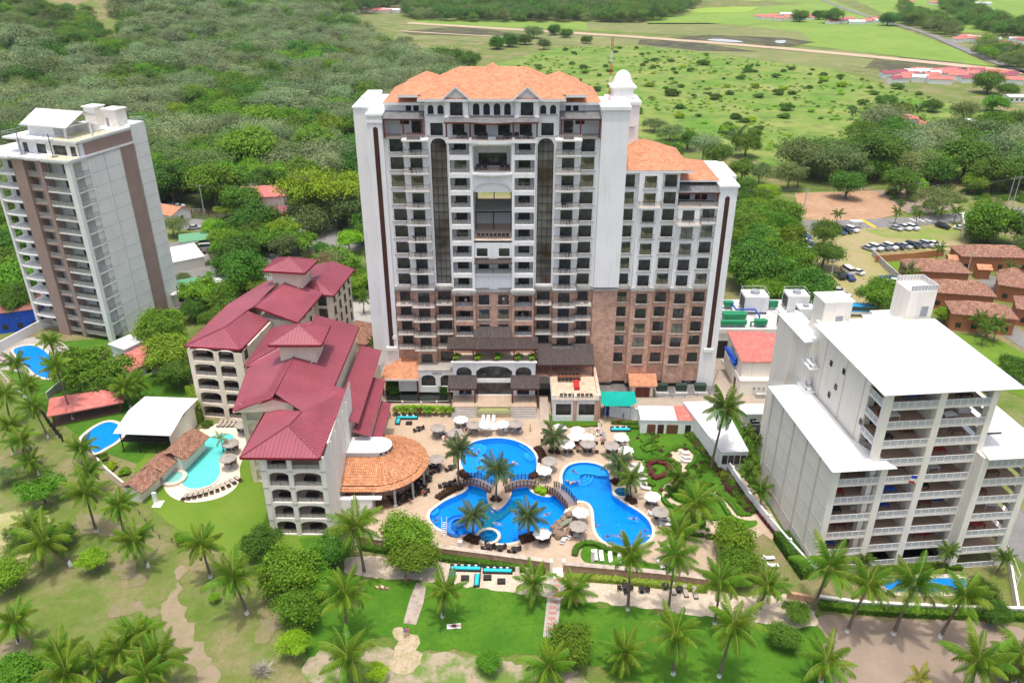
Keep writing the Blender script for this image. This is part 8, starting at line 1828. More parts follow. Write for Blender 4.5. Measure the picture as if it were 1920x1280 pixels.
# tree kinds: unit crowns of radius 5 m scaled to size
TK = {}
def kind(key, m, bark, desc, Rr, H, n, nl, leaf, th, tr, seeds=2, **k):
 TK[key] = dict(m=m, desc=desc, R=Rr, th=th, H=H, crowns=[crown_mesh('crown', Rr, H, n, nl, 10+i+hash(desc) % 7 if False else 10+i*3+len(key), leaf, m, **k) for i in range(seeds)], trunks=[trunk_mesh('trunk', th, tr, i, bark, cr=Rr) for i in range(2)])
kind('ball', F_MID, BARK, 'round dense green tree', 5, 4.6, 9000, 10, .42, 2.6, .28, 3, clump=.13)
kind('dark', F_DARK, BARK, 'dark green leafy tree', 5, 4.6, 8000, 10, .42, 3.0, .3, 3, clump=.14)
kind('lime', F_LIME, BARKP, 'bright lime green tree', 5, 4.2, 7000, 10, .40, 3.2, .25, 2, clump=.13)
kind('broad', F_MID, BARK, 'broad layered green tree', 5, 2.6, 7000, 12, .40, 3.6, .28, 3, flat=.55, clump=.16, spread=.85)
kind('rain', F_LIME, BARKP, 'wide spreading bright green rain tree', 5, 2.4, 9000, 18, .30, 3.6, .26, 2, flat=.5, clump=.18, spread=.9)
kind('olive', F_OLIVE, BARK, 'olive green tree', 5, 4.2, 6000, 11, .40, 3.6, .24, 3, clump=.18, spread=.75)
kind('grey', F_GREY, BARKP, 'pale grey green tree', 5, 4.8, 4200, 12, .42, 5.0, .22, 3, clump=.22, spread=.8)
kind('shrub', F_DARK, BARK, 'round dark shrub', 5, 3.4, 3000, 7, .85, 1.0, .2, 3, clump=.16, lower=0)
kind('bush', F_LIME, BARK, 'round bright green bush', 5, 3.8, 4000, 7, .75, 1.2, .2, 2, clump=.15, lower=0)
rt = random.Random(21)
def zone_v(x, y):
 if y > 1130: return 'at the lower left' if x < 330 else 'left of the front lawn' if x < 620 else 'on the front lawn' if x < 1100 else 'at the lower right of the lawn' if x < 1560 else 'on the brown soil'
 if y > 940: return 'on the rough grass at left' if x < 330 else 'below the resort lawn' if x < 600 else 'left of the brick wall' if x < 830 else 'along the brick wall' if x < 1340 else 'between garden and right building' if x < 1540 else 'in front of the right building'
 if y > 620: return 'beside the left pools' if x < 420 else 'near the red roofs' if x < 700 else 'on the pool deck' if x < 1200 else 'in the hotel garden' if x < 1400 else 'beside the right building'
 if y > 460: return 'between left tower and red roofs' if x < 560 else 'behind the red roofs' if x < 760 else 'right of the hotel tower' if x < 1540 else 'in the car park' if x < 1720 else 'among the villas'
 if y > 330: return 'left of the left tower' if x < 100 else 'along the left street' if x < 760 else 'beside the dirt lot' if x < 1700 else 'along the right street'
 return 'in the wood behind the left tower' if x < 760 else 'behind the right wing of the hotel' if x < 1480 else 'in the grove at the right'
def tree(k, px_, py_, rpx, zn=None, h=None, desc=None, base=None, flat=None):
 """crown centre seen at px,py with radius rpx (pixels of the photograph)"""
 K = TK[k]; z = h or 5.0
 for _ in range(3):
  X, Y, _z = G(px_, py_, z); dist = math.sqrt(X*X+Y*Y+(CAM_H-z)**2)*math.cos(math.atan(math.hypot(px_-960, py_-640)/FPX)); s = rpx*dist/FPX/K['R']
  z = h or (K['th']+K['H']*.25)*s*(.6 if py_ < 260 else 1)
 t = thing('tree' if k not in ('shrub','bush') else 'shrub', '', 'tree' if k not in ('shrub','bush') else 'shrub', (X, Y, 0)); r = rt.uniform(0, 6.28)
 c = put('crown', rt.choice(K['crowns']), t, (0, 0, z), r); c.scale = (s, s, s*(flat or 1)); u = put('trunk', rt.choice(K['trunks']), t, (0,0,0), r+1); u.scale = (s, s, max(.3, (z-K['H']*.05*s)/K['th']))
 later(t, desc or K['desc'], zn or zone_v(px_, py_)); return t
NEAR_TREES = [('ball',768,1005,58,None),('ball',770,1045,50,None),('ball',540,1080,62),('ball',555,1150,46),('ball',590,1062,42),('dark',492,1020,40),('dark',622,1030,42),('lime',550,1212,34),('ball',1372,1012,50),('ball',1375,1060,46),('ball',1065,1212,50),('ball',920,1243,27),
 ('dark',1472,1192,34),('dark',1492,1152,28),('lime',170,1050,31),('ball',12,1082,40),('ball',35,1262,48),('broad',75,912,44),('broad',178,678,70),('dark',200,720,40),('ball',310,615,52),('ball',315,670,50),('dark',330,700,38),('lime',272,1172,16),('dark',1840,1110,34),('dark',1865,1150,30),('ball',600,1100,34),
 ('olive',12,892,22),('lime',402,1120,12),('dark',110,1005,28),('ball',340,1010,18),('lime',705,1262,24),('ball',1900,1255,40),('dark',1660,1068,0) ][:-1]
for q in NEAR_TREES: tree(q[0], q[1], q[2], q[3])
for q in [('olive',322,424,24),('broad',422,395,22),('lime',396,428,26),('broad',443,458,42),('dark',480,440,32),('broad',462,533,36),('olive',532,462,28),('rain',600,352,84),('olive',652,395,42),('dark',560,330,40),('lime',654,452,30),('olive',636,482,24),('dark',606,468,20),('ball',668,545,22),('dark',700,520,26),('dark',363,582,26),('dark',395,600,24),('dark',424,575,26),('olive',347,520,14),('lime',375,545,20),('broad',450,575,30),('dark',500,560,26),
 ('ball',20,440,34),('dark',8,500,38),('ball',30,540,36),('dark',60,470,30),('dark',10,570,30),('ball',400,350,52),('broad',395,325,55),('dark',320,345,45),('dark',455,375,40),('dark',500,350,40),('dark',290,310,38),('olive',540,300,40),('ball',470,290,60),('ball',585,275,55),('dark',690,440,30),('dark',702,480,24),('ball',690,400,30),
 ('lime',1443,360,24),('dark',1547,440,32),('dark',1545,478,34),('ball',1449,505,44),('dark',1405,475,46),('broad',1480,478,30),('ball',1412,520,36),('dark',1398,425,36),('ball',1420,400,20),('dark',1470,545,34),('dark',1425,560,34),('ball',1651,558,44),('olive',1668,575,28),('ball',1773,590,22),('dark',1905,690,32),('dark',1475,392,16),('olive',1760,372,34),('lime',1720,350,20),('ball',1905,480,14),
 ('dark',1635,285,58),('olive',1511,293,44),('olive',1570,300,46),('dark',1812,300,52),('grey',1727,305,30),('dark',1712,262,28),('olive',1781,262,30),('dark',1854,160,30),('dark',1888,170,20),('ball',1862,197,26),('olive',1808,212,28),('olive',1800,243,28),('ball',1893,231,32),('broad',1900,275,38),('dark',1662,193,22),('ball',1690,210,22),('dark',1750,200,20),('dark',1690,345,34),('dark',1590,345,34),('dark',1860,330,40),('dark',1760,320,38),('olive',1480,330,30),('dark',1900,330,40),('ball',1830,345,26),
 ('olive',1257,250,24),('dark',1290,262,24),('grey',1320,275,28),('dark',1345,290,30),('dark',1392,320,26),('olive',1228,235,20),('dark',1400,270,30),('dark',1260,285,26),('dark',1395,350,26),('dark',1405,375,24),('olive',1425,325,24),
 ('dark',820,108,26),('dark',845,112,30),('dark',880,118,24),('dark',930,82,20),('dark',955,78,20),('dark',985,76,16),('olive',1000,62,18),('dark',1040,58,16),('dark',1062,64,14),('dark',1100,76,12),('dark',630,78,20),('dark',650,86,18),('dark',700,85,18),('dark',720,92,14),('olive',1020,85,14),
 ('dark',1500,32,18),('dark',1535,30,14),('dark',1562,34,20),('dark',1665,38,20),('dark',1738,36,10),('dark',1690,33,12),('dark',1640,14,0)][:-1]: tree(q[0], q[1], q[2], q[3])
def inside(x, y, P):
 c = False; n = len(P)
 for i in range(n):
  a, b = P[i], P[i-1]
  if (a[1] > y) != (b[1] > y) and x < (b[0]-a[0])*(y-a[1])/(b[1]-a[1])+a[0]: c = not c
 return c
def scatter_pts(pxpoly, s0, s1, seed, jit=.42, mind=None):
 P = [G(*p)[:2] for p in pxpoly]; x0, x1 = min(p[0] for p in P), max(p[0] for p in P); y0, y1 = min(p[1] for p in P), max(p[1] for p in P); rr = random.Random(seed); out = []; y = y0; 
 while y < y1:
  s = s0+(s1-s0)*(y-y0)/max(1, y1-y0); x = x0+rr.random()*s
  while x < x1:
   a, b = x+rr.uniform(-jit,jit)*s, y+rr.uniform(-jit,jit)*s
   if inside(a, b, P): out.append((a, b, s))
   x += s
  y += s*.9
 return out
def grove(poly, s0, kinds, zn, grp, seed=1, hf=.62, keep=1.):
 rr = random.Random(seed)
 for (x, y, s) in scatter_pts(poly, s0, s0, seed, .45):
  if rr.random() > keep: continue
  K = TK[rr.choice(kinds)]; r = s*rr.uniform(.55,.95)/5; hh = (K['th']+K['H']*.3)*r*rr.uniform(.75,1.15)*hf+1; t = thing('tree', f"{K['desc']} {zn}", 'tree', (x, y, 0), group=grp)
  c = put('crown', rr.choice(K['crowns']), t, (0,0,hh), rr.uniform(0,6)); c.scale = (r,r,r*rr.uniform(.95,1.3)); u = put('trunk', rr.choice(K['trunks']), t); u.scale = (r,r,hh/K['th'])
grove([(1500,318),(1560,308),(1620,272),(1675,245),(1690,270),(1740,278),(1800,272),(1960,255),(1960,372),(1850,365),(1760,352),(1640,350),(1500,345)], 11, ['dark','olive','dark','ball','olive','grey'], 'in the dense grove behind the dirt lot', 'trees of the grove behind the dirt lot', 3, .62, .72)
0 and grove([(1205,232),(1300,240),(1400,262),(1400,330),(1330,300),(1205,270)], 9, ['dark','olive','dark'], 'right behind the lower wing of the hotel', 'trees behind the lower wing', 4, .5, .7)
grove([(1378,372),(1440,400),(1478,430),(1500,540),(1512,590),(1395,590),(1370,480)], 8, ['ball','dark','broad','ball'], 'between the hotel tower and the lane', 'trees between the hotel and the lane', 5, .6)
grove([(250,385),(330,340),(440,300),(560,340),(560,388),(440,378),(330,372)], 10, ['dark','olive','ball'], 'along the wood edge by the left street', 'trees at the wood edge', 6, .8)
grove([(560,395),(640,380),(700,380),(700,480),(640,450),(580,440)], 9, ['olive','dark','ball'], 'round the wide spreading rain tree', 'trees round the rain tree', 7, .55, .6)
grove([(-40,420),(40,430),(60,560),(90,650),(40,600),(-60,600)], 9, ['ball','dark','broad'], 'left of the left apartment tower', 'trees left of the tower', 8, .7)
grove([(400,470),(470,445),(560,470),(620,500),(690,520),(690,560),(640,545),(600,500),(520,490),(460,580),(380,610)], 8, ['broad','dark','ball','olive'], 'between the left car park and the red roofs', 'trees by the left car park', 9, .7, .75)
grove([(1750,470),(1800,450),(1960,440),(1960,500),(1860,470)], 9, ['ball','dark','olive'], 'among the villas at the right edge', 'trees among the villas', 10, .6, .5)
# ---------------------------------------------------------------- palms
def frond_mesh(name, L_, droop, m, seed, n=40, w=1.0, wd=.085):
 rng = random.Random(seed); b = MB(); P = []; a = R(18); x = z = 0.; st = 14
 for i in range(st+1): P.append(Vector((x, 0, z))); x += L_/st*math.cos(a); z += L_/st*math.sin(a); a -= R(droop)/st*(.4+1.2*i/st)
 b.m = 1; b.tube([tuple(p) for p in P], [.05*(1-i/st*.75) for i in range(st+1)], 4, False); b.m = 0
 for s in (-1, 1):
  for k in range(n):
   t_ = .10+.88*(k+.5)/n; f = t_*st; i = min(int(f), st-1); p = P[i].lerp(P[i+1], f-i); d = (P[i+1]-P[i]).normalized(); l = w*(math.sin(math.pi*min(1, t_*.9+.12))**.6)*rng.uniform(.85,1.1)
   dn = rng.uniform(.35,1.1)+.5*t_; v = (Vector((0,s,0))*.85+d*.55+Vector((0,0,-dn))).normalized(); q = d*wd*.5
   m1 = p+v*l*.55+Vector((0,0,.03)); e = p+v*l+Vector((0,0,-l*.18)); b.quad(p-q*.6, m1-q, m1+q, p+q*.6); b.quad(m1-q, e-q*.25, e+q*.25, m1+q)
 return b.mesh(name, [m, RACH])
FR = {}
for key, m in (('coco', F_PALM), ('cocod', F_PALMD), ('yel', F_PALMY), ('queen', F_QUEEN)):
 FR[key] = [frond_mesh('frond', 3.9, d, m, i, w=.95 if key != 'queen' else 1.05) for i, d in enumerate((65, 95, 120))]
DEADF = frond_mesh('frond', 3.2, 70, F_DEAD, 9, n=26, wd=.06)
NUTS = MB(); [NUTS.lathe([(.02,z-.13),(.12,z-.05),(.13,z+.03),(.03,z+.13)], 6, (x,y)) for x,y,z in ((.25,.1,-.3),(-.2,.2,-.35),(.05,-.27,-.3),(-.22,-.12,-.38),(.2,-.2,-.42))]; NUTS = NUTS.mesh('coconuts', mat('coconut', (.20,.16,.03)))
rpm = random.Random(77)
def palm(cpx, cpy, bpx=None, bpy_=None, size=1., zn=None, band=True, style='coco', nf=None, h=None, label=None):
 if bpx is None:
  hh = h or 5.0; X, Y, _z = G(cpx, cpy, hh); base = Vector((X, Y, 0)); top = Vector((X+rpm.uniform(-.4,.4), Y, hh))
 else:
  base = Vector(G(bpx, bpy_)); q = at_depth(cpx, cpy, base.y-.5); top = Vector(q); 
  if top.z < 1.2: top.z = 1.2; top = Vector(G(cpx, cpy, 1.2))
 t = thing('palm_tree', '', 'palm tree', tuple(base)); d = top-base; mid = d*.5+Vector((d.x*-.12, 0, -d.z*.02)); r = .17*min(1.2, size)
 b = MB(); b.tube([(0,0,-.1),(mid.x*.45,mid.y*.45,d.z*.27),tuple(mid),tuple(d*.78+Vector((d.x*-.05,0,0))),tuple(d)], [r*1.7,r*1.1,r,r*.85,r*.8], 8); b.build('trunk', PALMBARK, t)
 if band and d.z > 2.5: b = MB(); b.tube([(0,0,.0),(mid.x*.18,mid.y*.18,.9)], [r*1.85,r*1.35], 9); b.build('whitewashed_base', LIMEW, t)
 n = nf or rpm.randint(22, 28); g = FR[style]; yel = FR['yel']; tops = d
 for k in range(n):
  u = (k+.5)/n; az = k*2.39996+rpm.uniform(-.2,.2); el = R(68-112*u+rpm.uniform(-13,13)); me = g[0] if u < .35 else g[1] if u < .75 else g[2]
  if u > .86 and style == 'coco' and rpm.random() < .45: me = yel[1]
  if u > .9 and rpm.random() < .5: me = DEADF
  o = put('frond', me, t, tuple(tops)); s = size*(.80+.28*math.sin(math.pi*min(1,u+.15)))*rpm.uniform(.82,1.15); o.scale = (s,)*3; o.rotation_euler = (rpm.uniform(-.25,.25), -el, az)
 if style == 'coco' and size > .8: o = put('coconuts', NUTS, t, tuple(tops)); o.scale = (size,)*3
 lean = 'leaning ' if abs(d.x) > 1.6 else ''
 dd = label or {'coco': f'{lean}coconut palm'+(' with whitewashed trunk base' if band and d.z > 2.5 else ''), 'cocod': 'dark green palm', 'queen': 'feathery grey green palm', 'yel': 'yellowish young palm'}[style]
 later(t, ('tall ' if d.z > 8.5 else 'low ' if d.z < 3 else '')+dd, zn or zone_v(cpx, cpy)); return t
PALMS = [(82,1018,133,1060),(250,1015,278,1062),(377,1020,395,1082),(437,1085,463,1150),(27,1165,35,1205),(110,1222,118,1262),(227,1222,230,1258),(293,1237,300,1285),(180,1243,188,1275),(253,1190,262,1230),(123,1262,130,1310),(273,1268,280,1320),
 (30,682,45,730),(104,688,137,786),(53,722,72,770),(62,762,90,820),(18,798,25,850),(40,826,52,880),(56,866,72,890),(160,923,181,997),(222,950,235,1010),(154,840,162,868),(59,985,70,1010),(234,727,245,765),(220,721,228,750),(258,718,264,750),(166,887,172,925),(10,740,20,790),(95,640,108,690),
 (646,1116,651,1189),(667,990,684,1077),(834,1109,830,1157),(1000,1095,1000,1122),(1075,1108,1076,1127),(1182,1042,1177,1143),(1266,1042,1253,1143),(653,1232,660,1290),(1030,1249,1034,1290),(1170,1226,1170,1253),(1267,1192,1262,1263),(1376,1173,1348,1268),(1350,1092,1340,1170),(1440,1098,1423,1145),(1556,1064,1522,1149),(1628,1098,1588,1184),(1715,1098,1675,1188),(1809,1118,1762,1195),(1834,1240,1810,1310),(1550,1239,1539,1278),(1915,1228,1900,1280)]
big = {(1556,1064),(1376,1173),(1267,1192),(1628,1098),(1715,1098),(1809,1118),(646,1116),(1834,1240),(667,990),(82,1018),(437,1085)}
for q in PALMS: palm(*q, size=(1.16 if q[:2] in big else .94 if q[1] > 900 else .86)*rpm.uniform(.9,1.1))
for (cx, cy, bx, by, s, st) in [(1360,766,1333,879,1.25,'cocod'),(1304,945,1300,1000,1.15,'coco'),(1270,1006,1262,1060,1.05,'coco'),(1267,895,1268,918,.7,'cocod'),(1280,900,1284,925,.7,'cocod'),(1405,885,1404,926,.62,'cocod'),(1425,876,1422,905,.6,'cocod'),(1427,918,1425,950,.65,'cocod'),(1400,810,1400,835,.5,'cocod'),(1418,826,1415,848,.5,'cocod'),(1404,855,1403,876,.5,'cocod'),(1779,1034,1764,1070,.5,'cocod'),(1884,1045,1869,1073,.5,'cocod'),(1620,1049,1622,1068,.5,'cocod'),
 (859,846,860,913,.95,'queen'),(932,882,930,938,.95,'queen'),(1039,817,1039,848,.85,'queen'),(887,968,887,1006,.85,'queen'),(990,968,991,1006,.85,'queen'),(1159,868,1159,903,.85,'queen'),(1181,898,1182,933,.9,'cocod')]: palm(cx, cy, bx, by, s, band=False, style=st)
palm(414,822,420,848, .5, style='yel', band=False, nf=10); palm(1725,1272,1722,1300,.6,style='yel',band=False, nf=12)
for (x, y, s) in [(1571,402,.7),(1682,398,.7),(1722,400,.75),(1762,398,.7),(1794,396,.75),(1850,388,.8),(1870,395,.8),(1890,402,.8),(1905,405,.8),(1760,465,.7),(1703,508,.9),(1710,518,.7),(1895,502,.7),(1840,600,.8),(1858,605,.8),(1870,612,.8),(1848,618,.7),(520,412,.9),(536,420,.9),(508,432,.8),(550,405,.9),(402,568,.8),(1457,432,.6),(1388,395,.6),(1440,452,.7),(680,560,.7),(1600,210,.9),(1640,215,.9),(1655,222,1.0),(1722,205,.9),(1730,225,.8),(705,640,.6),(712,655,.5),(690,820,.5),(1383,255,1.7),(1510,305,1.6),(1500,320,1.3),(490,445,.8)]: palm(x, y, size=s, h=4.2 if s < 1 else 6.5, band=False, style='cocod' if s < .9 else 'queen', nf=15)
# banana like and fan plants, cordylines, hedges
def hedge(pts, w, h, m, label, fn=G, n=None, closed=False, leaf=.16):
 P = [Vector(fn(*p)[:2]) for p in pts]; P += [P[0]] if closed else []; rng = np.random.default_rng(len(RANKED)); o0 = P[0]; Ls = [(P[i+1]-P[i]).length for i in range(len(P)-1)]; tot = sum(Ls); n = n or int(tot*110*max(w,h)); 
 t = thing('hedge', label, 'hedge', (o0.x,o0.y,.0)); b = MB()
 for i in range(len(P)-1): d = (P[i+1]-P[i]).normalized(); q = Vector((-d.y,d.x))*w*.42; b.prism([tuple(P[i]-q-o0),tuple(P[i+1]-q-o0),tuple(P[i+1]+q-o0),tuple(P[i]+q-o0)], 0, h*.86-.003*i)
 b.build('hedge_core', m, t)
 seg = rng.choice(len(Ls), n, p=np.array(Ls)/tot); u = rng.uniform(0,1,n); A = np.array([[P[i].x-o0.x,P[i].y-o0.y] for i in seg]); B = np.array([[P[i+1].x-o0.x,P[i+1].y-o0.y] for i in seg]); D = B-A; D /= np.linalg.norm(D,axis=1)[:,None]+1e-9
 side = rng.integers(0,3,n); off = np.where(side==0, rng.uniform(-w/2,w/2,n), np.where(side==1,-w/2,w/2)); z = np.where(side==0, h, rng.uniform(.05,h,n)); Q = np.column_stack([-D[:,1],D[:,0]])
 C = np.column_stack([A+(B-A)*u[:,None]+Q*off[:,None], z])+rng.normal(0,.05,(n,3)); Nn = np.column_stack([Q*np.sign(off)[:,None]*(side>0)[:,None], (side==0)*1.0])
 put('hedge_leaves', npmesh('hedge_leaves', leaves(C, Nn, leaf*1.3, rng), n, m), t); return t
GX = lambda x, y, z=0: G(1150+x/3.766, 740+y/3.766, z)
sheet('garden_lawn', [(80,235),(240,222),(500,205),(560,270),(640,380),(760,530),(900,720),(985,850),(1020,900),(1010,930),(900,960),(700,965),(480,970),(400,960),(400,880),(350,760),(230,640),(215,540),(205,470),(140,455),(100,320)], .08, LAWN, px=lambda p: GX(*p), smooth=1)
PATHW = mat('garden_path_stone', (.60,.48,.36), (.53,.42,.31), .6, rough=.85)
sheet('garden_path', smooth_poly([GX(*p)[:2] for p in arc(482,440,98,60,0,345,20)], 1), .10, PATHW, px=None)
def gpath(pts, w, z=.105):
 q = smooth_open([GX(*p)[:2] for p in pts]); sheet('garden_path', strip_pts(q, w), z, PATHW, px=None)
def smooth_open(p, n=2):
 for _ in range(n):
  q = [p[0]]
  for i in range(len(p)-1): a, b = p[i], p[i+1]; q += [(a[0]*.75+b[0]*.25, a[1]*.75+b[1]*.25), (a[0]*.25+b[0]*.75, a[1]*.25+b[1]*.75)]
  p = q+[p[-1]]
 return p
gpath([(205,462),(290,460),(370,450),(420,440)], .9); gpath([(492,490),(492,560),(470,610),(400,625),(362,680),(380,740),(440,780),(540,800),(640,850),(690,900)], 1.2); gpath([(700,690),(770,730),(830,800),(870,855),(950,875),(1010,870)], 1.2, .11); gpath([(440,975),(600,965),(700,960)], 1.0, .112)
sheet('garden_path', smooth_poly([GX(*p)[:2] for p in [(660,880),(760,890),(770,960),(690,980),(640,930)]], 2), .114, PATHW, px=None)
for pts, w, h, lab in [([(80,240),(180,236),(250,228)],1.0,.6,'clipped hedge at the upper edge of the garden lawn'),([(145,455),(250,460),(340,445),(400,395),(470,372),(540,385),(585,430),(570,480),(520,520)],.7,.5,'curved hedge round the garden terrace'),([(205,545),(225,620),(290,650)],.7,.5,'hedge left of the purple planting'),
 ([(225,478),(300,462),(400,460),(465,500),(465,540)],.7,.5,'hedge above the purple planting'),([(350,735),(380,780),(470,810)],.8,.5,'hedge below the bend of the garden path'),([(385,650),(400,700),(450,740),(520,765)],.7,.5,'hedge inside the bend of the garden path'),([(690,710),(760,760),(800,830),(815,850)],.8,.5,'dark hedge left of the long garden path'),([(730,695),(800,745),(850,800),(890,855),(965,850)],.8,.5,'bright hedge right of the long garden path'),
 ([(660,840),(680,885),(750,885)],.7,.5,'small hedge by the lower garden terrace'),([(0,205),(60,205),(180,208)],.9,.6,'hedge below the white wall with brown posts'),([(400,965),(440,990),(640,1000)],.7,.5,'hedge along the lower garden edge'),([(650,1010),(800,1020),(960,1000)],.9,.6,'hedge beneath the big garden tree')]: hedge(pts, w, h, F_HEDGE if 'dark' not in lab else F_DARK, lab, GX)
hedge([(195,370),(270,330),(305,385),(230,405)],.6,.5,F_HEDGE,'triangular clipped hedge on the garden lawn',GX,closed=True)
hedge([(245,500),(290,600),(340,585),(400,550),(380,500),(300,480)],.8,.6,F_PURP,'purple leaved planting in the garden bed',GX,closed=True)
for (x, y) in [(145,420),(385,395),(255,335),(262,365),(650,620),(400,520),(345,715),(180,440)]: 
 p = GX(x, y); t = tree('shrub', 0, 700, 5) if 0 else None
A3p = lambda x, y, z=0: A3(x, y, z)
hedge([(892,130),(895,200),(960,218),(1100,222),(1285,215)],.8,.5,F_HEDGE,'low hedge in front of the terrace building',A3p); hedge([(1350,200),(1540,205)],.9,.6,F_HEDGE,'short hedge beside the small stair',A3p)
sheet('bed_lawn', smooth_poly([A3(*p)[:2] for p in [(892,100),(960,170),(1270,175),(1280,212),(1000,215),(895,200)]], 1), .085, LAWN, px=None)
for pts, w, lab in [([(835,370),(862,400),(880,445),(865,475)],1.3,'dark red planting right of the round pool'),([(930,385),(960,400),(990,395)],1.5,'dark planting at the foot of the upper palm'),([(150,725),(200,690),(270,655),(320,640)],1.3,'dark red planting on the left pool bank'),([(300,540),(330,560),(360,580)],1.3,'dark planting at the foot of the left palm'),([(350,985),(390,1010),(440,1020)],1.5,'dark planting left of the round spa'),([(720,1015),(770,1000),(820,985)],1.6,'dark planting left of the lowest white umbrella'),([(790,580),(830,560),(850,540)],1.2,'dark planting at the right bridge'),([(1360,595),(1390,620),(1430,630)],1.2,'dark planting at the right spa palm'),([(1450,720),(1490,730),(1510,760)],1.2,'dark red planting below the right spa'),([(525,720),(555,735),(580,725)],1.2,'dark planting on the island')]:
 hedge(pts, w, .6, leafmat('dark_red_leaf', (.06,.02,.014), (.10,.05,.03)) if 'dark_red_leaf' not in bpy.data.materials else bpy.data.materials['dark_red_leaf'], lab, A3p, leaf=.2)
hedge([(830,665),(870,680),(900,690)],1.4,.8,F_LIME,'bright green planting between the bridges',A3p,leaf=.25)
sheet('small_lawn', smooth_poly([A3(*p)[:2] for p in [(1160,1045),(1230,1045),(1330,1090),(1450,1130),(1600,1160),(1800,1190),(1840,1230),(1400,1215),(1180,1170),(1130,1120)]], 1), .085, LAWN, px=None)
hedge([(1095,1120),(1110,1070),(1160,1035),(1240,1040),(1330,1085),(1420,1110),(1560,1130)],.9,.7,F_HEDGE,'hedge curving above the small lawn behind the brick wall',A3p)
hedge([(678,1028),(740,1037),(790,1043),(860,1052),(940,1063),(1022,1075)],.9,.7,F_DARK,'dark green planting in front of the brick wall, left of the gate',n=9000,leaf=.2); hedge([(1064,1084),(1150,1090),(1250,1100),(1325,1108)],1.0,.7,F_YEL,'yellow green planting in front of the brick wall, right of the gate',n=6000,leaf=.2)
hedge([(1535,1137),(1600,1145),(1700,1152),(1860,1158),(1960,1160)],1.3,.9,F_HEDGE,'long clipped hedge in front of the long blue pool',leaf=.2)
hedge([(1355,862),(1380,900),(1410,945),(1450,995),(1480,1030)],1.0,.7,F_PURP,'purple planting along the boundary wall',n=3500,leaf=.25); hedge([(1300,800),(1320,830),(1340,860)],1.2,1.0,F_PURP,'purple planting along the white shed',n=3000,leaf=.25)
hedge([(1462,1010),(1490,1050),(1515,1085)],2.2,1.6,F_DARK,'dark shrubs between the boundary wall and the big tree',n=6000,leaf=.3); hedge([(275,560),(300,545),(345,538),(388,530)],2.0,1.6,F_OLIVE,'grey green hedge island in the left car park',n=4500,leaf=.3); hedge([(350,480),(400,455),(440,432)],2.0,2.0,F_MID,'ivy covered hedge along the left car park',n=6000,leaf=.3); hedge([(385,585),(420,560),(455,535)],2.0,2.0,F_MID,'climbing hedge beside the grey sheet shelter',n=6000,leaf=.3)
hedge([(372,795),(368,770),(362,750)],1.8,3.5,F_MID,'ivy hedge at the corner of the rear red roofed block',n=6000,leaf=.3); hedge([(690,720),(680,745),(672,775),(660,805)],1.6,1.2,F_DARK,'dark planting between the garden wall and the red wing',n=5000,leaf=.3)
hedge([(728,735),(760,728),(800,728),(842,735)],2.6,1.8,F_DARK,'dark planting round the garden pond',n=9000,leaf=.35); hedge([(740,770),(770,768),(830,770),(848,772)],.8,.9,F_LIME,'row of leafy plants at the edge of the pool deck',n=3000,leaf=.25)
hedge([(1640,1074),(1700,1070),(1800,1064)],1.2,.7,F_HEDGE,'hedge between the long pool and the right building',n=4000)
pt = MB(); pt.lathe([(.16,0),(.26,.4),(.28,.45)], 9); ptm = pt.mesh('pot', POT)
pl_c = [crown_mesh('foliage', .55, .7, 260, 3, 5, .26, F_MID, clump=.3), crown_mesh('foliage', .5, .7, 220, 3, 6, .26, F_YEL, clump=.3), crown_mesh('foliage', .45, .6, 220, 3, 7, .22, F_PURP, clump=.3)]
for i, (x, k) in enumerate([(743,1),(757,0),(768,1),(779,0),(788,2),(797,0),(806,0),(817,1),(830,0),(844,0)]):
 p = G(x, 778); t = thing('potted_plant', '', 'potted plant', (p[0],p[1],DZ), group='potted plants above the L-shaped sofa'); put('pot', ptm, t); q = put('foliage', pl_c[k], t, (0,0,1.0)); q.scale = (1.5,)*3; later(t, ['green plant','yellow green plant','pink purple plant'][k]+' in a terracotta pot', 'behind the L-shaped sofa')
for (u, v, z) in [(-7.6,-5.9,8.8),(-3.2,-6,8.8),(.8,-6,8.8),(4.9,-6,8.8),(7.7,-6,8.8)]:
 x, y, z = tw(u, v+.0, z); t = thing('potted_plant', '', 'potted plant', (x, y, z)); put('pot', ptm, t); q = put('foliage', pl_c[0], t, (0,0,1.0)); q.scale = (1.6,)*3; later(t, 'green plant in a terracotta pot', 'on the lobby roof terrace')
for (x, y, s, k) in [(1010,1000,0,0)][1:]: pass
# small cordylines and palms of the deck edge
for x, y, r in [(1170,865,0)][1:]: pass
for q in [('bush',1075,765,11,'in front of the terrace building'),('bush',1090,768,9,'in front of the terrace building'),('shrub',1040,770,8,'in front of the terrace building'),('bush',1000,768,8,'at the top of the ramp'),('shrub',255,800,14,'beside the club house'),('shrub',270,812,12,'beside the club house'),('bush',207,875,14,'beside the long tiled pavilion'),('bush',232,885,12,'beside the long tiled pavilion'),('shrub',190,858,14,'beside the long tiled pavilion'),('shrub',388,795,12,'above the turquoise pool'),('bush',545,980,0,''),][:-1]: tree(q[0], q[1], q[2], q[3], q[4])
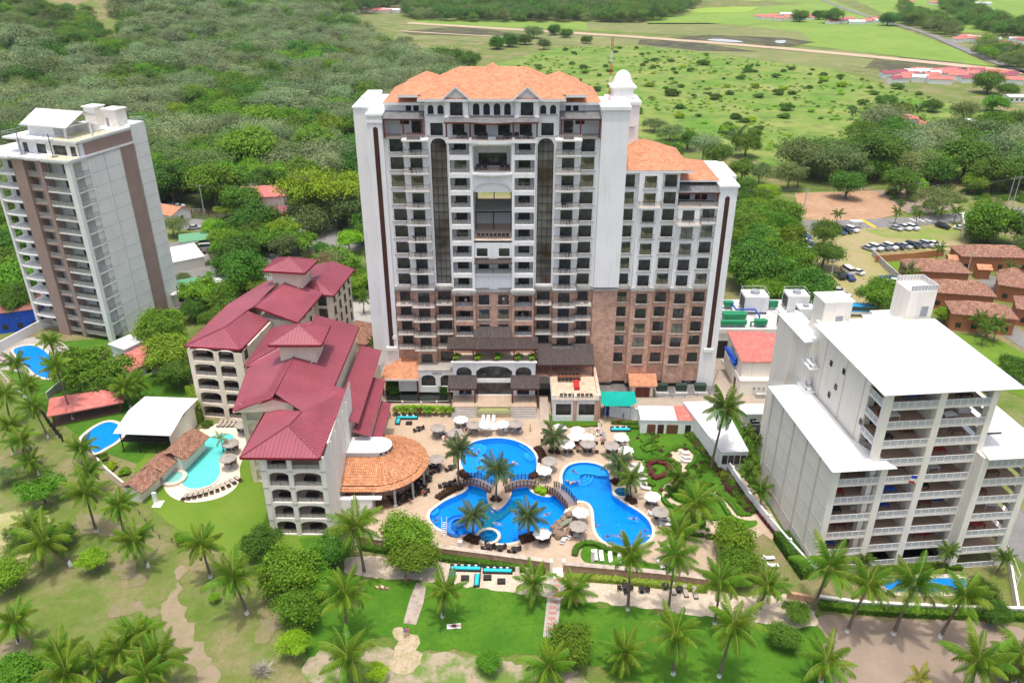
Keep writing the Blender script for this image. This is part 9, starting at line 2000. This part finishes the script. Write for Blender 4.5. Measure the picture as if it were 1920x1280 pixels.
# bare white shrub
t = thing('bare_shrub', 'leafless pale grey shrub at the lower edge beside the lime tree', 'shrub', G(492,1262)); b = MB(); rr = random.Random(8)
for i in range(110):
 a, e = rr.uniform(0, 6.28), rr.uniform(.2,1.4); l = rr.uniform(1.4,2.4); d = Vector((math.cos(a)*math.cos(e), math.sin(a)*math.cos(e), math.sin(e))); m_ = d*l*.5+Vector((rr.uniform(-.2,.2),rr.uniform(-.2,.2),.1)); b.tube([(0,0,.1),tuple(m_),tuple(d*l)], [.04,.025,.01], 3, False)
 for j in range(2): v = m_+Vector((rr.uniform(-.7,.7),rr.uniform(-.7,.7),rr.uniform(.1,.7))); b.tube([tuple(m_),tuple(v)], [.02,.008], 3, False)
b.build('twigs', F_DRY, t)
# ================================================================= THE WOOD, THE MEADOW, THE HILLS
PROTO = bpy.data.collections.new('wood_prototypes')
def proto(k, n, nl, leaf, seed, **kw):
 K = TK[k]; C, N_, rng = crown_pts(K['R'], K['H'], n, nl, seed, **kw); me = npmesh('wood_tree', leaves(C, N_, leaf, rng), n, K['m']); return me
def gn_scatter(name, pts, protos, kind_='stuff'):
 """one object: each point carries one of the prototype meshes"""
 me = bpy.data.meshes.new(name); me.from_pydata([p[:3] for p in pts], [], [])
 for nm, ty, i in (('sc','FLOAT',3),('rz','FLOAT',4),('ix','INT',5)): at = me.attributes.new(nm, ty, 'POINT'); at.data.foreach_set('value', [p[i] for p in pts])
 c = bpy.data.collections.new(name+'_prototypes')
 for i, m in enumerate(protos): o = bpy.data.objects.new('%s_%02d' % (name, i), m); c.objects.link(o)
 ng = bpy.data.node_groups.new(name, 'GeometryNodeTree'); ng.interface.new_socket('Geometry', in_out='INPUT', socket_type='NodeSocketGeometry'); ng.interface.new_socket('Geometry', in_out='OUTPUT', socket_type='NodeSocketGeometry')
 N = ng.nodes; L = ng.links; gi = N.new('NodeGroupInput'); go = N.new('NodeGroupOutput'); ip = N.new('GeometryNodeInstanceOnPoints'); ci = N.new('GeometryNodeCollectionInfo'); ci.inputs[0].default_value = c; ci.inputs[1].default_value = True; ci.inputs[2].default_value = True
 def attr(nm, ty): a = N.new('GeometryNodeInputNamedAttribute'); a.data_type = ty; a.inputs[0].default_value = nm; return a.outputs[0]
 cx = N.new('ShaderNodeCombineXYZ'); L.new(attr('rz','FLOAT'), cx.inputs[2]); ip.inputs['Pick Instance'].default_value = True
 L.new(gi.outputs[0], ip.inputs['Points']); L.new(ci.outputs[0], ip.inputs['Instance']); L.new(attr('ix','INT'), ip.inputs['Instance Index']); L.new(cx.outputs[0], ip.inputs['Rotation']); L.new(attr('sc','FLOAT'), ip.inputs['Scale']); L.new(ip.outputs[0], go.inputs[0])
 o = put(name, me); md = o.modifiers.new('scatter', 'NODES'); md.node_group = ng; o['kind'] = kind_; return o
from mathutils import noise as mnoise
def nz(x, y, s, o=0.): return mnoise.noise(Vector((x/s+o, y/s, o)))
WPX = [(-200,440),(-200,170),(90,150),(240,160),(230,60),(330,40),(560,25),(640,70),(650,60),(820,130),(880,180),(760,215),(700,235),(650,330),(650,360),(560,360),(440,320),(330,330),(300,390),(250,400),(180,440)]
WP = scatter_pts(WPX, 9.0, 14.5, 3); WP.sort(key=lambda p: p[1])
def wkind(x, y):
 a = nz(x, y, 60, 3.1)+nz(x, y, 22, 8.)*.4; d = y
 if d < 255: return ('ball','lime','broad','dark')[int(abs(nz(x,y,30,1)*9)) % 4] if a > -.05 else ('dark','ball','olive')[int(abs(nz(x,y,14,5)*7)) % 3]
 if a > .22: return 'ball' if nz(x,y,20,2) > 0 else 'dark'
 return 'grey' if a > -.18 else 'olive' if a > -.34 else 'dark'
cnt = 0; far = []
wp_ = ['grey','olive','ball','dark','lime','broad']; WPROT = []
for i, k in enumerate(wp_):
 for j in range(2): WPROT.append(proto(k, 3400, 9, .38, 40+i*3+j, clump=.14, spread=.75))
for (x, y, s) in WP:
 k = wkind(x, y); r = s*rt.uniform(.45,.95)/5; z = HZ(x, y); hh = (9.5 if k in ('grey','olive') else 7.5)*rt.uniform(.6,1.35)+abs(nz(x,y,35,9))*6
 if cnt < 290:
  K = TK[k]; r *= 1.15; t = thing('wood_tree', f'{K["desc"]} in the dense wood behind the towers', 'tree', (x, y, z), group='trees of the dense wood'); c = put('crown', rt.choice(K['crowns']), t, (0,0,hh-2.8*r), rt.uniform(0,6)); c.scale = (r, r, r*1.05); u = put('trunk', rt.choice(K['trunks']), t); u.scale = (r*.8, r*.8, (hh-2.5*r)/K['th']); cnt += 1
 else: far.append((x, y, z+hh-3*r, r*1.25, rt.uniform(0,6.28), wp_.index(k)*2+rt.randrange(2)))
gn_scatter('wood', far, WPROT)
# pale bare trunks standing among the grey crowns
b = MB(); rr = random.Random(31)
for (x, y, s) in WP:
 if 230 < y < 520 and rr.random() < .30:
  a, c = x+rr.uniform(-2,2), y+rr.uniform(-2,2); h = rr.uniform(9,15); l = (rr.uniform(-1,1), rr.uniform(-1,1)); b.tube([(a,c,0),(a+l[0]*.6,c+l[1]*.6,h*.6),(a+l[0],c+l[1],h)], [.16,.11,.04], 4, False)
  for j in range(4): q = rr.uniform(.5,.95)*h; v = rr.uniform(0,6.28); b.tube([(a+l[0]*.7,c+l[1]*.7,q),(a+l[0]*.7+math.cos(v)*1.6,c+l[1]*.7+math.sin(v)*1.6,q+1.6)], [.06,.02], 3, False)
b.build('bare_trunks', mat('pale_dead_wood', (.42,.38,.33)))['kind'] = 'stuff'
# wooded hills and plantations
hp = []
HILLPX = [([(-300,170),(-300,95),(0,75),(180,78),(245,110),(235,165),(90,150)],9,9,['dark','ball','olive']), ([(-400,60),(-400,-40),(700,-50),(780,10),(700,25),(640,45),(420,40),(330,40),(230,60),(0,80)],15,34,['dark','olive','dark','grey']),
  ([(770,38),(900,42),(1215,44),(1290,24),(1320,-10),(1300,-60),(700,-60),(760,8)],12,30,['dark','dark','olive']), ([(1310,-14),(1500,-14),(1960,-34),(2100,-60),(1200,-70)],22,40,['dark']), ([(1760,14),(1800,8),(1870,48),(1860,62),(1800,50)],11,13,['dark']), ([(1850,52),(1960,60),(1960,78),(1870,70)],11,13,['dark']), ([(1690,20),(1740,36),(1800,68),(1775,70),(1700,48)],10,12,['dark','olive']), ([(1800,96),(1860,100),(1960,120),(1960,140),(1880,130)],11,12,['olive','dark','ball']),([(380,-8),(480,-4),(640,14),(500,30),(400,22)],14,16,['grey','olive'])]
for poly, s0, s1, ks in HILLPX:
 for (x, y, s) in scatter_pts(poly, s0, s1, 5, .5):
  if rt.random() < .2: continue
  k = ks[int(abs(nz(x,y,120,4)*11+rt.random()*1.2)) % len(ks)]; r = s*rt.uniform(.5,.85)/5; z = HZ(x, y); hp.append((x, y, z+3.4*r, r*1.2, rt.uniform(0,6.28), wp_.index(k)*2+rt.randrange(2)))
gn_scatter('hill_woodland', hp, WPROT)
# meadow bushes
SPX = [(880,150),(1040,95),(1190,88),(1330,104),(1480,118),(1620,150),(1760,188),(1900,230),(1890,250),(1700,262),(1560,240),(1460,240),(1380,260),(1230,225),(1100,200),(950,170)]
sp = scatter_pts(SPX, 14, 24, 12, .5); rr = random.Random(5); nb = 0
for (x, y, s) in sp:
 if nz(x, y, 70, 2.2)+rr.uniform(-.35,.35) < -.12: continue
 K = TK[rr.choice(['shrub','shrub','bush','shrub'])]; r = rr.uniform(.2,.6)+.5*rr.random()**3; t = thing('meadow_bush', K['desc']+' in the scrub meadow behind the hotel', 'bush', (x, y, 0), group='bushes dotted over the scrub meadow'); c = put('crown', rr.choice(K['crowns']), t, (0,0,1.3*r), rr.uniform(0,6)); c.scale = (r,r,r*.9); nb += 1
uw = []
for (x, y, s) in scatter_pts([(860,165),(1040,90),(1190,86),(1330,102),(1480,116),(1620,150),(1760,186),(1930,235),(1960,330),(1700,345),(1560,345),(1480,330),(1400,300),(1300,270),(1200,250),(1080,210),(930,185)], 3.6, 7.5, 8, .5):
 a = nz(x, y, 45, 7)
 if a < -.05 or rr.random() < .45: continue
 uw.append((x, y, .1, rr.uniform(.10,.34), rr.uniform(0,6), rr.choice([2,3,4,5,8,9,8,9])))
gn_scatter('undergrowth', uw, WPROT)
gp = []
GPX = [tuple(GX(*p)[:2]) for p in [(90,245),(500,215),(640,380),(900,720),(1010,900),(700,965),(400,960),(350,760),(230,640),(215,540),(140,455)]]
for _ in range(900):
 x, y = rr.uniform(17, 45), rr.uniform(95, 135)
 if inside(x, y, GPX) and nz(x, y, 5, 3) > .12: gp.append((x, y, .15, rr.uniform(.05,.12), rr.uniform(0,6), rr.randrange(4)))
for k in range(160): t_ = rr.random(); p = GX(500+t_*480+rr.uniform(-25,10), 215+t_*600+rr.uniform(-10,25)); gp.append((p[0], p[1], .2, rr.uniform(.08,.18), rr.uniform(0,6), rr.choice([0,1,2,3,3])))
gn_scatter('garden_undergrowth', gp, [crown_mesh('garden_plant', 5, 5, 400, 5, 60+i, 1.5, m, clump=.25, lower=0) for i, m in enumerate((F_DARK, F_MID, F_HEDGE, F_PURP))])
uw = []
for poly, s in [([(0,1000),(60,1010),(40,1040),(0,1040)],2.2),([(1380,380),(1480,395),(1470,420),(1400,425)],4),([(1640,360),(1900,340),(1960,380),(1800,392),(1700,395)],5),([(1385,440),(1475,440),(1530,600),(1500,640),(1440,560),(1390,560)],5),([(560,330),(700,330),(700,480),(640,440)],6),([(-60,430),(40,430),(60,600),(-60,640)],6),([(620,500),(700,500),(700,560),(660,560)],4),([(395,470),(560,470),(520,540),(480,590),(380,600)],6)]:
 for (x, y, s_) in scatter_pts(poly, s, s, 9, .5): uw.append((x, y, .3, rr.uniform(.2,.5), rr.uniform(0,6), rr.choice([2,3,4,5,6,7])))
gn_scatter('undergrowth', uw, WPROT)
rank_labels()
